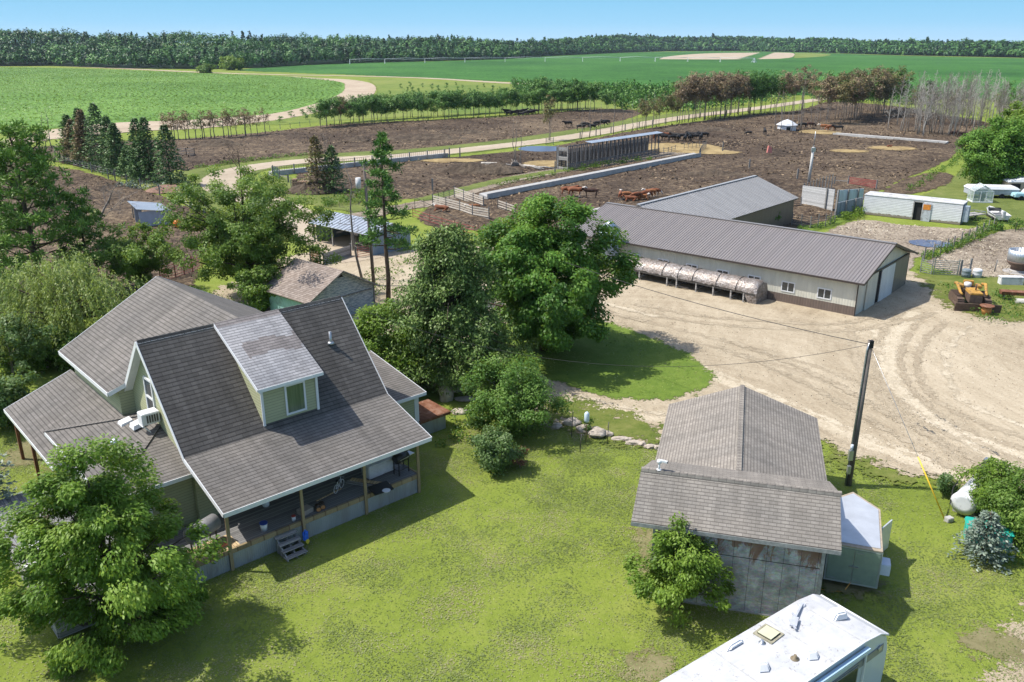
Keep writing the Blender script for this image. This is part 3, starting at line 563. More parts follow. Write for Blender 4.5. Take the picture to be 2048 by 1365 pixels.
# --- far-off wood on rising ground
def far_forest():
    top=[(-700,66),(-200,66),(0,66),(60,63),(120,64),(200,69),(290,69),(330,67),(378,63),(420,70),(500,69),(560,71),(640,73),(700,71),(790,76),(870,73),(940,76),(1010,80),(1060,81),(1150,76),(1230,71),(1300,73),(1400,76),(1450,73),(1500,75),(1590,78),(1640,76),(1720,81),(2048,82),(2300,82)]
    edge=[(-700,138),(-200,134),(0,133),(100,132),(240,137),(400,139),(520,136),(600,131),(700,127),(850,123),(1000,119),(1110,112),(1240,106),(1330,103),(1480,102.5),(1640,106),(1800,111),(2048,116),(2300,120),(3000,132)]
    ti=lambda L,x: float(np.interp(x,[a for a,b in L],[b for a,b in L]))
    rs=np.random.RandomState(5); Vs=[];Ts=[]; tv=[];tf=[]; cols=np.arange(-700,3001,10); D=[0,40,90,150,230,320]
    for x in cols:
        e=G(x,ti(edge,x)); De=math.hypot(e.x,e.y); u=Vector((e.x/De,e.y/De)); zt=21+(84-ti(top,x))/FP*(De+170); rise=max(1.5,zt-15)
        for d_ in D:
            s=min(1,d_/170); s=s*s*(3-2*s); p=u*(De+d_-4); tv.append((p.x,p.y,.3+rise*s-(6 if d_==320 else 0)))
    nd=len(D); F=[]
    for i in range(len(cols)-1):
        for j in range(nd-1): a=i*nd+j; F.append((a,a+nd,a+nd+1,a+1))
    me=npmesh('hills',np.array(tv),np.array(F),None,leafmat('forest_floor',[(.01,.03,.008),(.02,.05,.012)],.01),True); o=bpy.data.objects.new('hills',me); C.objects.link(o); tag(o,kind='structure')
    for row,d_ in enumerate((0,9,19,31,45,60,78,98,120,145,172,200)):
        x=-690.
        while x<2990:
            e=G(x,ti(edge,x)); De=math.hypot(e.x,e.y); u=np.array([e.x/De,e.y/De]); dd=De+d_+rs.randn()*3
            zt=21+(84-ti(top,x))/FP*(De+170); rise=max(1.5,zt-15); s=min(1,d_/170); s=s*s*(3-2*s); z0=rise*s
            h=(10.5 if row<2 else 13.5)*(.78+.5*rs.rand()); 
            if rs.rand()<.04: h*=1.22
            con=rs.rand()<.18; w=h*(.28 if con else .42)*(.8+.4*rs.rand())
            qs=max(1.15,De*.0021); m=int(np.clip(150*(w*h/45)/(qs/1.5)**1.6,26,150)); 
            d3=nrm(rs.randn(m,3)); d3[:,2]=np.abs(d3[:,2])*1.5-.45; r=.55+.45*rs.rand(m)
            lob=1+.25*np.sin(np.arctan2(d3[:,1],d3[:,0])*3+rs.rand()*6)+.2*np.sin(d3[:,2]*5+rs.rand()*6)
            if con: k=rs.rand(m); P=np.stack([d3[:,0]*w*(1-k),d3[:,1]*w*(1-k),h*(.12+.9*k)],1)
            else: P=np.stack([d3[:,0]*w*r*lob,d3[:,1]*w*r*lob,h*.55+d3[:,2]*h*.42*r],1)
            P+=np.array([u[0]*dd,u[1]*dd,z0]); nn=nrm(d3+np.array([-.0,0,.35])+rs.randn(m,3)*.35)
            tb=.45+.24*rs.randn()-(.15 if con else 0); V,t=cards(rs,P,nn,qs*(.7+.7*rs.rand(m)),qs*.8,np.clip(tb+.1*rs.randn(m),0,1)); Vs.append(V);Ts.append(t)
            x+=w*1.35/De*FP*(.7+.6*rs.rand())
    V=np.concatenate(Vs);t=np.concatenate(Ts); o=bpy.data.objects.new('forest',crownmesh('forest',V,t,lm_forest)); C.objects.link(o); tag(o,'dense green mixed forest along the horizon beyond the crop fields','forest',None,'stuff')
    print('forest quads',len(V))
far_forest()

lm_grass=leafmat('grass_blade',[(.078,.1,.03),(.118,.153,.042),(.155,.196,.055),(.2,.23,.085),(.28,.265,.13)],.15)
lm_isl=leafmat('lush_blade',[(.075,.12,.018),(.11,.17,.024),(.15,.21,.034),(.21,.25,.06)],.15)
grass_tufts('grass',GL([(-60,1420),(-60,860),(60,830),(330,870),(860,860),(960,830),(1110,850),(1320,898),(1560,900),(1650,900),(1760,960),(1880,985),(2080,1010),(2120,1420)]),480000,.075,lm_grass,'mown yellow-green lawn grass around the farmhouse and shed',1,[[hw_(u,v) for u,v in ((-6.4,-.6),(10.1,-.6),(10.1,-12),(-6.4,-12))]])
grass_tufts('grass',GL([(1000,690),(1060,742),(1200,790),(1300,798),(1410,770),(1380,718),(1280,670),(1170,645),(1040,650)]),160000,.16,lm_isl,'lush green grass on the island under the big maple',2)

def earthmat(name,cols):
    n=N(name); a=n.n('ShaderNodeAttribute'); a.attribute_name='tint'; k=len(cols); return n.fin(n.ramp(a.outputs['Fac'],[((i+.5)/k,c) for i,c in enumerate(cols)]),.95,0,None,.1)
em=earthmat('clod_earth',[(.016,.011,.008),(.042,.03,.021),(.09,.066,.045),(.18,.135,.09),(.28,.21,.135)])
def scatter(name,poly,n,size,mat,label,cat,seed,z=(.05,.5),sig=.28,up=.8,asp=.6,skip=()):
    rs=np.random.RandomState(seed); q=np.array([(p[0],p[1]) for p in poly]); lo=q.min(0);hi=q.max(0); P=lo+rs.rand(n,2)*(hi-lo); P=P[sdist(P,poly)>.5]
    for (cx,cy,r_) in skip: P=P[np.hypot(P[:,0]-cx,P[:,1]-cy)>r_]
    d_=fbm(P[:,0],P[:,1],.12,4,seed+5); kp=rs.rand(len(P))<np.clip((d_-.3)*3,.15,1); P=P[kp]; d_=d_[kp]; m=len(P); X=np.stack([P[:,0],P[:,1],z[0]+rs.rand(m)*(z[1]-z[0])],1); nn=nrm(rs.randn(m,3)+np.array([0,0,up])); dist=np.hypot(P[:,0],P[:,1]); L=size*(.4+rs.rand(m))*np.clip(dist/120,.7,1.15)
    V,t=cards(rs,X,nn,L,L*asp,np.clip(.5+(d_-.5)*.9+sig*rs.randn(m),0,1)); o=bpy.data.objects.new(name,crownmesh(name,V,t,mat)); C.objects.link(o); tag(o,label,cat,None,'stuff')
sk=[(a,b,c_*.9) for a,b,c_ in flat]
scatter('mud_clods',mudB,90000,.42,em,'trampled clods of dark and tan soil across the main feedlot','clods',3,z=(.04,.42),up=2.6,sig=.2,skip=sk); scatter('mud_clods',mudA,60000,.42,em,'trampled clods of dark soil in the feedlot beyond the dirt road','clods',4,z=(.04,.42),up=2.6,sig=.2,skip=sk); scatter('mud_clods',mudC,40000,.28,em,'trampled clods of soil in the corral behind the white pine','clods',5,z=(.04,.35),up=2.2,sig=.2)
pm_=earthmat('pebble',[(.09,.07,.05),(.2,.16,.11),(.33,.28,.2),(.45,.39,.29),(.52,.47,.38)])
scatter('loose_gravel',[p for p in yard],90000,.11,pm_,'loose stones and crumbs of dirt scattered on the gravel yard','gravel',6,z=(.05,.075),sig=.3,up=2.5,asp=.7,skip=[(2.2,58,6),(9,35.5,6.5)])
scatter('loose_gravel',dryC,16000,.2,pm_,'crumbs of dry dirt around the puddle pen','gravel',7,z=(.05,.15),sig=.3,up=2.5,asp=.7); scatter('loose_gravel',dryD,22000,.2,pm_,'crumbs of dry dirt in the paddock at the right edge','gravel',8,z=(.05,.15),sig=.3,up=2.5,asp=.7)
lm_bean=leafmat('bean_leaf',[(.085,.18,.03),(.11,.215,.038),(.14,.25,.05),(.19,.3,.075)],.2)
def crop(name,poly,n,size,mat,label,seed,row=2.2,ctr=(-260,330)):
    rs=np.random.RandomState(seed); q=np.array([(p[0],p[1]) for p in poly]); lo=q.min(0);hi=q.max(0); P=lo+rs.rand(n,2)*(hi-lo); r_=np.hypot(P[:,0]-ctr[0],P[:,1]-ctr[1]); k=(np.round(r_/row)*row)/r_; P=np.array(ctr)+(P-np.array(ctr))*k[:,None]; P=P[sdist(P,poly)>1]; d_=fbm(P[:,0],P[:,1],.02,4,seed); m=len(P)
    X=np.stack([P[:,0],P[:,1],.1+rs.rand(m)*.3],1); nn=nrm(rs.randn(m,3)*.35+np.array([0,0,1.5])); V,t=cards(rs,X,nn,size*(.5+rs.rand(m)),size*.7,np.clip(.5+(d_-.5)*1.3+.15*rs.randn(m),0,1)); o=bpy.data.objects.new(name,crownmesh(name,V,t,mat)); C.objects.link(o); tag(o,label,'crop',None,'stuff')
crop('bean_plants',bean,260000,.8,lm_bean,'low light green bean plants covering the round field at the left',11)
# ---------------------------------------------------------------- shared surfaces
sh_house=shingle('shingles_weathered',(.13,.123,.112),(.16,.151,.139),(.04,.035,.033),.2,.5)
sh_dark=shingle('shingles_dark',(.082,.077,.071),(.112,.105,.097),(.024,.021,.02),.2,.5)
sh_grey=shingle('shingles_pale',(.3,.3,.31),(.42,.42,.43),(.07,.07,.075),.17,.42)
sh_shed=shingle('shingles_shed',(.195,.18,.158),(.245,.227,.2),(.09,.08,.073),.14,.3)
sh_old=shingle('shingles_old',(.2,.165,.14),(.28,.24,.21),(.07,.055,.045),.17,.4)
white=paint((.62,.63,.64),.5,.08,1.5,name='white_trim'); whited=paint((.6,.6,.6),.6,.2,2,dirt=.4,name='white_dirty')
sd_green=siding('lap_siding_green',(.34,.35,.215),.14,.08,0); glass=paint((.03,.04,.045),.08,.3,1,name='window_glass',spec=.8)
glass_c=N('curtained_glass'); _v=glass_c.co('UV',(9,.3,1)); _f=glass_c.noise(_v,1,3); glass_c=glass_c.fin(glass_c.ramp(_f,[(.3,(.03,.07,.04)),(.7,(.12,.17,.11))]),.1,0,None,.7)
dark=paint((.015,.015,.016),.8,.3,2,name='dark_interior')
deckw=woodp('deck_boards',(.1,.1,.1),(.22,.215,.21),.14,False); postw=woodp('post_wood',(.2,.15,.08),(.33,.26,.15),.6,True,(.15,.1,.06))
skirtm=ridged('corrugated_skirt',(.4,.43,.46),.5,.45,.1,rust=.25); newwood=woodp('new_boards',(.38,.27,.15),(.55,.42,.25),.15,True)
rustm=N('rusty_sheet'); _f=rustm.noise(rustm.co(),2.2,8,.75,.4); rustm=rustm.fin(rustm.ramp(_f,[(.3,(.07,.03,.018)),(.5,(.17,.07,.035)),(.7,(.3,.2,.15))]),.85,0,rustm.bump(_f,.4,.01))
greyw=woodp('grey_boards',(.2,.19,.18),(.42,.4,.38),.16); greyv=woodp('grey_boards_upright',(.14,.135,.13),(.33,.32,.3),.16,True)
galv=ridged('galvanised_sheet',(.5,.54,.58),.7,.38,.2,rust=.12,var=.2); steel=paint((.42,.44,.46),.35,.2,4,metal=.7,name='steel'); dsteel=paint((.09,.085,.08),.5,.3,4,metal=.5,name='dark_steel')
conc=N('concrete'); _f=conc.noise(conc.co(),1.3,8,.7); conc=conc.fin(conc.ramp(_f,[(.3,(.3,.295,.28)),(.7,(.46,.45,.43))]),.85,0,conc.bump(_f,.3,.02))
stone=N('field_stone'); _f=stone.noise(stone.co(),3,8,.7); stone=stone.fin(stone.ramp(_f,[(.3,(.25,.21,.17)),(.55,(.42,.37,.31)),(.75,(.55,.5,.44))]),.9,0,stone.bump(_f,.6,.03))
redpaint=paint((.28,.07,.06),.6,.3,5,dirt=.3,name='red_pipe_paint')

# ---------------------------------------------------------------- farmhouse (local x along the main ridge, y = toward the back)
HO=G(447,1028,3.1); HO.z=0; HR=hz(47.7)
house=T('farmhouse','olive green farmhouse with steep dark shingle roof, dormer and long front porch','house',HO,HR)
h=lambda u,v,z:(u,-v,z)
def hw(u,v,z=0): c_,s_=math.cos(HR),math.sin(HR); return Vector((HO.x+u*c_+v*s_,HO.y+u*s_-v*c_,z))
mb=MB(); mb.slab([h(0,-7.5,8.5),h(10.44,-7.5,8.5),h(10.44,-3.6,4.2),h(0,-3.6,4.2)],.16,0,1); main_roof=mb.build('main_roof',[sh_dark,white],house)
mb=MB(); mb.slab([h(0,-7.5,8.5),h(10.44,-7.5,8.5),h(10.44,-10.5,5.2),h(0,-10.5,5.2)],.16,0,1); mb.build('back_roof',[sh_dark,white],house)
mb=MB(); mb.slab([h(0,-3.58,4.215),h(10.44,-3.58,4.215),h(10.44,0,3.1),h(0,0,3.1)],.14,0,1); mb.build('porch_roof',[sh_house,white],house)
mb=MB()
for i in range(34): mb.hexa([h(.02+i*.306,-7.5-.14,8.38),h(.31+i*.306,-7.5-.14,8.38),h(.31+i*.306,-7.5+.14,8.36),h(.02+i*.306,-7.5+.14,8.36),h(.02+i*.306,-7.5-.02,8.525),h(.33+i*.306,-7.5-.02,8.545),h(.33+i*.306,-7.5+.02,8.545),h(.02+i*.306,-7.5+.02,8.525)])
mb.build('ridge_cap',sh_dark,house)
mb=MB(); mb.bar(h(0,.02,3.0),h(10.44,.02,3.0),.03,.2); mb.bar(h(-.02,0,3.0),h(-.02,-3.6,4.1),.03,.2); mb.bar(h(-.02,-3.6,4.1),h(-.02,-7.5,8.4),.03,.2); mb.bar(h(10.46,0,3.0),h(10.46,-3.6,4.1),.03,.2); mb.bar(h(10.46,-3.6,4.1),h(10.46,-7.5,8.4),.03,.2); mb.bar(h(-.02,-7.5,8.4),h(-.02,-10.4,5.2),.03,.2)
mb.build('fascia',white,house)
mb=MB(); gp=[(-3.7,0),(-3.7,4.05),(-7.5,8.3),(-10.3,5.2),(-10.3,0)]
for u0,u1 in ((.35,.5),(9.95,10.1)):
    a=[h(u0,v,z) for v,z in gp]; b=[h(u1,v,z) for v,z in gp]; mb.poly(a); mb.poly(b[::-1])
    for i in range(5): j=(i+1)%5; mb.poly([a[i],b[i],b[j],a[j]])
mb.box(.5,3.7,0,9.95,3.85,4.0); mb.build('wall',sd_green,house)
mb=MB(); mb.bar(h(.33,-3.75,3.2),h(.33,-3.75,4.0),.12,.04); mb.build('corner_trim',white,house)
# dormer
dm=MB(); dm.slab([h(3.56,-7.47,8.56),h(6.85,-7.47,8.56),h(6.85,-3.45,6.42),h(3.56,-3.45,6.42)],.14,0,1); dormer=dm.build('dormer_roof',[sh_grey,white],house)
dmm=dormer.data.materials; _s=shingle('shingles_dormer_patched',(.24,.24,.245),(.32,.32,.325),(.07,.07,.075),.17,.42)
_t=_s.node_tree; _b=_t.nodes['Principled BSDF']; _l=_b.inputs['Base Color'].links[0].from_socket
tc=_t.nodes.new('ShaderNodeTexCoord'); sx=_t.nodes.new('ShaderNodeSeparateXYZ'); _t.links.new(tc.outputs['Object'],sx.inputs[0])
def _m(op,a,b=0.):
    x=_t.nodes.new('ShaderNodeMath'); x.operation=op
    for i,q in enumerate((a,b)):
        if isinstance(q,bpy.types.NodeSocket): _t.links.new(q,x.inputs[i])
        else: x.inputs[i].default_value=q
    return x.outputs[0]
snx=_m('MULTIPLY',_m('FLOOR',_m('DIVIDE',sx.outputs[0],.42)),.42); nzz=_t.nodes.new('ShaderNodeTexNoise'); nzz.noise_dimensions='1D'; _t.links.new(snx,nzz.inputs['W']); nzz.inputs['Scale'].default_value=.9
cy_=_m('ADD',_m('MULTIPLY',nzz.outputs['Fac'],1.1),5.05); dlt=_m('ABSOLUTE',_m('SUBTRACT',sx.outputs[1],cy_)); msk=_m('LESS_THAN',dlt,.42)
top_=_m('LESS_THAN',_m('ADD',_m('MULTIPLY',sx.outputs[0],.45),5.9),sx.outputs[1]); nn_=_m('MULTIPLY',msk,_m('GREATER_THAN',sx.outputs[0],4.1)); nn_=_m('MAXIMUM',nn_,_m('GREATER_THAN',sx.outputs[1],7.15))
mx=_t.nodes.new('ShaderNodeMix'); mx.data_type='RGBA'; mx.blend_type='MULTIPLY'; _t.links.new(nn_,mx.inputs[0]); _t.links.new(_l,mx.inputs[6]); mx.inputs[7].default_value=(.68,.63,.6,1); _t.links.new(mx.outputs[2],_b.inputs['Base Color'])
dmm[0]=_s
mb=MB(); 
for u in (3.85,6.62):
    mb.poly([h(u,-3.9,4.4),h(u,-3.9,6.5),h(u,-7.0,8.15),h(u,-7.2,8.2)]); mb.poly([h(u+.1,-3.9,4.4),h(u+.1,-7.2,8.2),h(u+.1,-7.0,8.15),h(u+.1,-3.9,6.5)])
mb.box(3.85,3.85,4.3,6.72,3.95,6.52); mb.build('dormer_wall',sd_green,house)
mb=MB(); 
for u in (3.86,6.64): mb.box(u-.05,3.79,4.42,u+.07,3.84,6.5)
mb.bar(h(3.56,-3.43,6.33),h(6.85,-3.43,6.33),.03,.16); mb.bar(h(3.54,-3.45,6.35),h(3.54,-7.4,8.45),.03,.16); mb.build('dormer_trim',white,house)
def window(parent,x0,x1,z0,z1,y,mat=glass,mull=False,fw=.09,horiz=False):   # faces -y
    fr=MB(); fr.box(x0,y-.05,z0,x0+fw,y,z1); fr.box(x1-fw,y-.05,z0,x1,y,z1); fr.box(x0+fw,y-.05,z0,x1-fw,y,z0+fw); fr.box(x0+fw,y-.05,z1-fw,x1-fw,y,z1)
    if mull: fr.box((x0+x1)/2-.03,y-.045,z0+fw,(x0+x1)/2+.03,y,z1-fw)
    if horiz: fr.box(x0+fw,y-.045,(z0+z1)/2-.03,x1-fw,y,(z0+z1)/2+.03)
    f=fr.build('window',white,parent); g=MB(); g.box(x0+fw*.5,y-.02,z0+fw*.5,x1-fw*.5,y-.01,z1-fw*.5); g.build('pane',mat,f); return f
window(house,5.0,6.05,4.6,6.1,3.845,glass_c)
# gable window on the left end (faces -x)
f=MB(); X0=.33
for a,b in (((-8.25,4.75),(-8.25,6.5)),((-7.35,4.75),(-7.35,6.5)),((-8.25,6.5),(-7.35,6.5)),((-8.25,4.75),(-7.35,4.75)),((-8.25,5.6),(-7.35,5.6))): f.bar(h(X0,*a),h(X0,*b),.1,.1)
f=f.build('window',white,house); g=MB(); g.poly([h(X0-.01,-8.25,4.75),h(X0-.01,-7.35,4.75),h(X0-.01,-7.35,6.5),h(X0-.01,-8.25,6.5)]); g.build('pane',glass,f)
# wing
mb=MB(); mb.slab([h(-.77,-18,5.36),h(4.9,-18,8.5),h(4.9,-7.52,8.49),h(-.77,-10.3,5.36)],.16,0,1); mb.slab([h(10.57,-18,5.36),h(4.9,-18,8.5),h(4.9,-7.52,8.49),h(10.57,-10.3,5.36)],.16,0,1); mb.build('wing_roof',[sh_house,white],house)
mb=MB(); mb.bar(h(-.79,-18,5.26),h(-.79,-10.3,5.26),.03,.2); mb.bar(h(-.77,-18.02,5.26),h(4.9,-18.02,8.4),.03,.2); mb.bar(h(10.57,-18.02,5.26),h(4.9,-18.02,8.4),.03,.2); mb.bar(h(-.77,-10.28,5.26),h(.2,-9.9,5.75),.03,.2); mb.build('wing_fascia',white,house)
mb=MB(); mb.box(-.3,10.25,0,-.15,17.5,5.45); mb.box(-.15,10.25,0,.36,10.4,5.6); mb.box(9.9,10.3,0,10.05,17.5,5.45); mb.poly([h(-.3,-17.5,0),h(10.05,-17.5,0),h(10.05,-17.5,5.4),h(4.9,-17.5,8.3),h(-.3,-17.5,5.4)]); mb.build('wing_wall',sd_green,house)
# low hip roof and side porch roof
E_=3.45; mb=MB()
mb.slab([h(-3.3,-12.3,E_),h(-3.3,-3.5,E_),h(.34,-7.14,4.45),h(.34,-8.66,4.45)],.12,0,1); mb.slab([h(-3.3,-3.5,E_),h(.34,-3.5,E_),h(.34,-7.14,4.45)],.12,0,1); mb.slab([h(-3.3,-12.3,E_),h(.34,-12.3,E_),h(.34,-8.66,4.45)],.12,0,1)
mb.bar(h(-3.3,-12.3,E_+.02),h(.34,-8.66,4.48),.22,.04); mb.bar(h(-3.3,-3.5,E_+.02),h(.34,-7.14,4.48),.22,.04); mb.build('hip_roof',[sh_house,white],house)
mb=MB(); mb.bar(h(-3.32,-12.3,E_-.09),h(-3.32,-3.5,E_-.09),.03,.18); mb.bar(h(-3.3,-3.48,E_-.09),h(.34,-3.48,E_-.09),.03,.18); mb.build('hip_fascia',white,house)
mb=MB(); mb.slab([h(-3.8,-18.2,2.8),h(-3.8,-9.5,2.8),h(-.3,-9.5,4.12),h(-.3,-18.2,4.12)],.12,0,1); mb.build('side_porch_roof',[sh_house,white],house)
mb=MB(); mb.bar(h(-3.82,-18.2,2.72),h(-3.82,-9.5,2.72),.03,.18); mb.bar(h(-3.8,-18.22,2.72),h(-.3,-18.22,4.04),.03,.18); mb.build('side_porch_fascia',white,house)
for v in (-17.6,-14.5): MB().box(-3.6,-v-.07,0,-3.45,-v+.07,2.75).build('porch_post',paint((.2,.08,.04),.8,.3,4,name='red_brown_post'),house)
mb=MB(); mb.box(-2.9,4.0,0,-2.75,12,3.4); mb.box(-2.75,4.0,0,.34,4.12,3.4); mb.build('hip_wall',sd_green,house)
mb=MB(); mb.box(-1.6,3.93,1.5,-1.5,3.99,2.9); mb.build('downspout',white,house)
# annex at the right end
mb=MB(); mb.slab([h(10.15,-5,2.9),h(13.85,-5,2.9),h(13.85,-10.4,3.85),h(10.15,-10.4,3.85)],.14,0,1); mb.build('annex_roof',[sh_house,white],house)
mb=MB(); mb.box(10.1,5.45,0,13.45,5.6,2.85); mb.box(13.45,5.45,0,13.6,10.2,2.9); mb.build('annex_wall',sd_green,house)
mb=MB(); mb.box(13.36,5.41,0,13.64,5.448,2.85); mb.bar(h(10.46,-4.98,2.82),h(13.87,-4.98,2.82),.03,.18); mb.bar(h(13.87,-5,2.82),h(13.87,-10.4,3.77),.03,.18); mb.build('annex_trim',white,house)
# chimney pipe on the main slope, AC, skylight boxes, roof dome
mb=MB(); mb.tube(h(8.75,-5.9,6.4),h(8.75,-5.9,7.35),.07,n=10); mb.lathe([(.22,0),(.12,.12)],12,h(8.75,-5.9,6.7)); mb.build('vent_pipe',steel,house)
ac=MB(); ac.box(-.5,6.75,4.75,.3,7.35,5.3); a_=ac.build('window_air_conditioner',white,house,bevel=.03); g=MB()
for k in range(5): g.box(-.3+k*.11,6.735,4.85,-.23+k*.11,6.748,5.2)
g.build('grille',dsteel,a_); g=MB(); g.bar(h(-.45,-6.8,4.7),h(-.1,-6.8,4.25),.05); g.bar(h(-.45,-7.3,4.7),h(-.1,-7.3,4.25),.05); g.bar(h(-.5,-7.35,4.73),h(-.5,-6.75,4.73),.05); g.build('bracket',white,a_)
for (u,v,z) in ((-.55,-9.05,4.05),(-.35,-7.95,4.28)): MB().hexa([h(u-.3,v-.3,z),h(u+.3,v-.3,z+.12),h(u+.3,v+.3,z+.12),h(u-.3,v+.3,z),h(u-.25,v-.25,z+.2),h(u+.25,v-.25,z+.3),h(u+.25,v+.25,z+.3),h(u-.25,v+.25,z+.2)]).build('skylight',white,house)
mb=MB(); mb.lathe([(.24,0),(.22,.1),(.12,.2),(.01,.23)],14,h(-1.5,-7.7,3.93)); mb.build('roof_dome',paint((.7,.72,.75),.15,.1,2,metal=.6,name='acrylic_dome'),house)
# deck, skirt, posts
mb=MB(); mb.box(-2.5,.7,.78,10.05,3.7,.95); mb.build('porch_floor',deckw,house)
mb=MB(); mb.box(-2.5,.58,.78,10.12,.7,.99); mb.box(10.05,.7,.78,10.15,3.7,.985); mb.build('rim_board',postw,house)
mb=MB(); mb.box(-2.5,.62,0,10.06,.66,.78); mb.box(10.06,.66,0,10.1,3.7,.78); mb.build('porch_skirt',skirtm,house)
for u in (.3,3.7,6.95,10.0): MB().box(u-.075,.52,0,u+.075,.578,3.0).build('porch_post',postw,house)
mb=MB(); mb.box(-6.4,3.0,.7,-2.9,11.8,.93); mb.box(-6.4,.7,.7,-2.52,3.0,.93); mb.build('side_deck',woodp('side_deck_boards',(.09,.095,.1),(.24,.24,.24),.15,True),house)
mb=MB(); mb.box(-6.4,.64,.1,-2.52,.7,.92); mb.box(-6.46,.7,.1,-6.4,11.8,.92); mb.build('deck_rim',greyw,house)
mb=MB(); mb.box(10.16,3.86,0,10.2,5.4,2.9); 
door=MB(); door.box(5.0,3.62,.96,5.95,3.69,3.0); d_=door.build('door',white,house); MB().box(5.8,3.57,1.9,5.86,3.61,2.0).build('handle',steel,d_)
window(house,2.0,3.2,1.8,3.0,3.69); window(house,7.2,8.4,1.8,3.0,3.69)
# rusty-topped shed box against the annex
bx=T('well_box','low corrugated metal box with rusty brown lid beside the house annex','storage box',hw(13.7,-7.3),HR)
mb=MB(); mb.box(0,-1.8,0,1.85,0,1.02); mb.build('side_wall',skirtm,bx); mb=MB(); mb.hexa([(-.1,-1.95,1.03),(2.05,-1.95,1.03),(2.05,.1,1.1),(-.1,.1,1.1),(-.1,-1.95,1.09),(2.05,-1.95,1.09),(2.05,.1,1.16),(-.1,.1,1.16)]); mb.bar((2.05,-2.0,1.0),(-.1,-2.0,1.0),.06,.16); mb.build('lid',rustm,bx)
# steps
st=T('porch_steps','weathered grey wooden steps with four treads against the porch skirt','steps',hw(2.75,.0),HR)
for i in range(4): MB().box(-.5,.28-.26*i-.0,.72-.2*i,.5,.54-.26*i,.76-.2*i).build('tread',greyw,st)
mb=MB(); 
for x in (-.42,0,.42): mb.hexa([(x-.03,.5,0),(x+.03,.5,0),(x+.03,-.45,0),(x-.03,-.45,0),(x-.03,.5,.71),(x+.03,.5,.71),(x+.03,-.45,.1),(x-.03,-.45,.1)])
mb.build('stringer',greyv,st)

# ---------------------------------------------------------------- long barn (local x = along wall away from near corner, y toward camera side)
def bframe(O,hd): return (O.x,O.y,0),hz(hd)
metal_tan=ridged('steel_wall_tan',(.5,.49,.42),0,.45,.23); metal_brn=ridged('steel_wall_brown',(.13,.1,.085),0,.45,.23); metal_roof=ridged('steel_roof_brown',(.188,.173,.166),.0,.42,.23,var=.07); rib_br=paint((.175,.155,.155),.4,.1,2,name='roof_rib'); trim_br=paint((.05,.04,.035),.5,.2,3,name='brown_trim')
loc,rz=bframe(Vector((27.7,65.2,0)),130.7-180); barn=T('long_barn','long cream and brown steel barn with brown ribbed roof and sliding end doors','barn',loc,rz)
L,W=28.3,12.7; Y=lambda g:-g
mb=MB(); a=[(-.6,.55,2.93),(L+.5,.55,2.93),(L+.5,-W/2,5.0),(-.6,-W/2,5.0)]; b_=[(-.6,-W-.55,2.93),(L+.5,-W-.55,2.93),(L+.5,-W/2,5.0),(-.6,-W/2,5.0)]
mb.slab(a,.06,0,1); mb.slab(b_,.06,0,1); mb.ribs(a,.27,.05,.035,1); mb.ribs(b_,.27,.05,.035,1); mb.bar((-.6,-W/2,5.03),(L+.5,-W/2,5.03),.4,.06,0); mb.build('roof',[metal_roof,rib_br],barn)
mb=MB(); mb.box(0,-.1,.8,L,0,2.95); mb.box(0,-W,.8,L,-W+.1,2.95); mb.build('wall',metal_tan,barn)
mb=MB(); mb.box(-.015,-.1,0,L,.015,.8); mb.box(0,-W-.015,0,L,-W+.1,.8)
mb.build('wainscot',metal_brn,barn)
for x in (0,L-.1):
    mb=MB(); mb.poly([(x,0,0),(x,-W,0),(x,-W,2.95),(x,-W/2,4.95),(x,0,2.95)]); mb.poly([(x+.1,0,0),(x+.1,0,2.95),(x+.1,-W/2,4.95),(x+.1,-W,2.95),(x+.1,-W,0)]); mb.build('gable_wall',metal_tan,barn)
mb=MB(); mb.bar((-.62,.56,2.9),(L+.5,.56,2.9),.03,.16); mb.bar((-.62,.55,2.88),(-.62,-W/2,4.95),.03,.18); mb.bar((-.62,-W-.55,2.88),(-.62,-W/2,4.95),.03,.18); mb.bar((-.03,.03,0),(-.03,.03,2.95),.14,.06); mb.bar((-.03,-W,0),(-.03,-W,2.95),.14,.06); mb.build('trim',trim_br,barn)
mb=MB(); mb.box(-.14,-12.5,2.92,-.04,-1.9,3.04); mb.box(-.05,-12.5,.0,-.02,-1.9,.1); mb.build('door_track',trim_br,barn)
wdoor=ridged('steel_door_white',(.55,.57,.57),0,.45,.23)
mb=MB(); mb.box(-.11,-4.4,.06,-.05,-2.0,2.92); mb.build('sliding_door',metal_tan,barn)
mb=MB(); mb.box(-.16,-8.6,.06,-.1,-5.2,2.9); mb.build('sliding_door',wdoor,barn)
mb=MB(); mb.box(-.11,-12.4,.06,-.05,-8.75,2.92); mb.build('sliding_door',ridged('steel_door_dark',(.17,.15,.12),0,.45,.23),barn)
mb=MB(); mb.box(-.03,-5.2,.1,-.01,-4.4,2.92); mb.build('doorway',dark,barn)
for x in (2.6,5.72,8.8,11.8,14.9,17.9,21.0):
    f=MB(); z0,z1,hw_=1.0,1.9,.6
    f.box(x-hw_,.0,z0,x-hw_+.09,.05,z1); f.box(x+hw_-.09,.0,z0,x+hw_,.05,z1); f.box(x-hw_+.09,.0,z0,x+hw_-.09,.05,z0+.09); f.box(x-hw_+.09,.0,z1-.09,x+hw_-.09,.05,z1); f.box(x-.035,.0,z0+.09,x+.035,.05,z1-.09)
    f=f.build('window',white,barn); g=MB(); g.box(x-hw_+.05,.005,z0+.05,x+hw_-.05,.02,z1-.05); g.build('pane',glass,f)
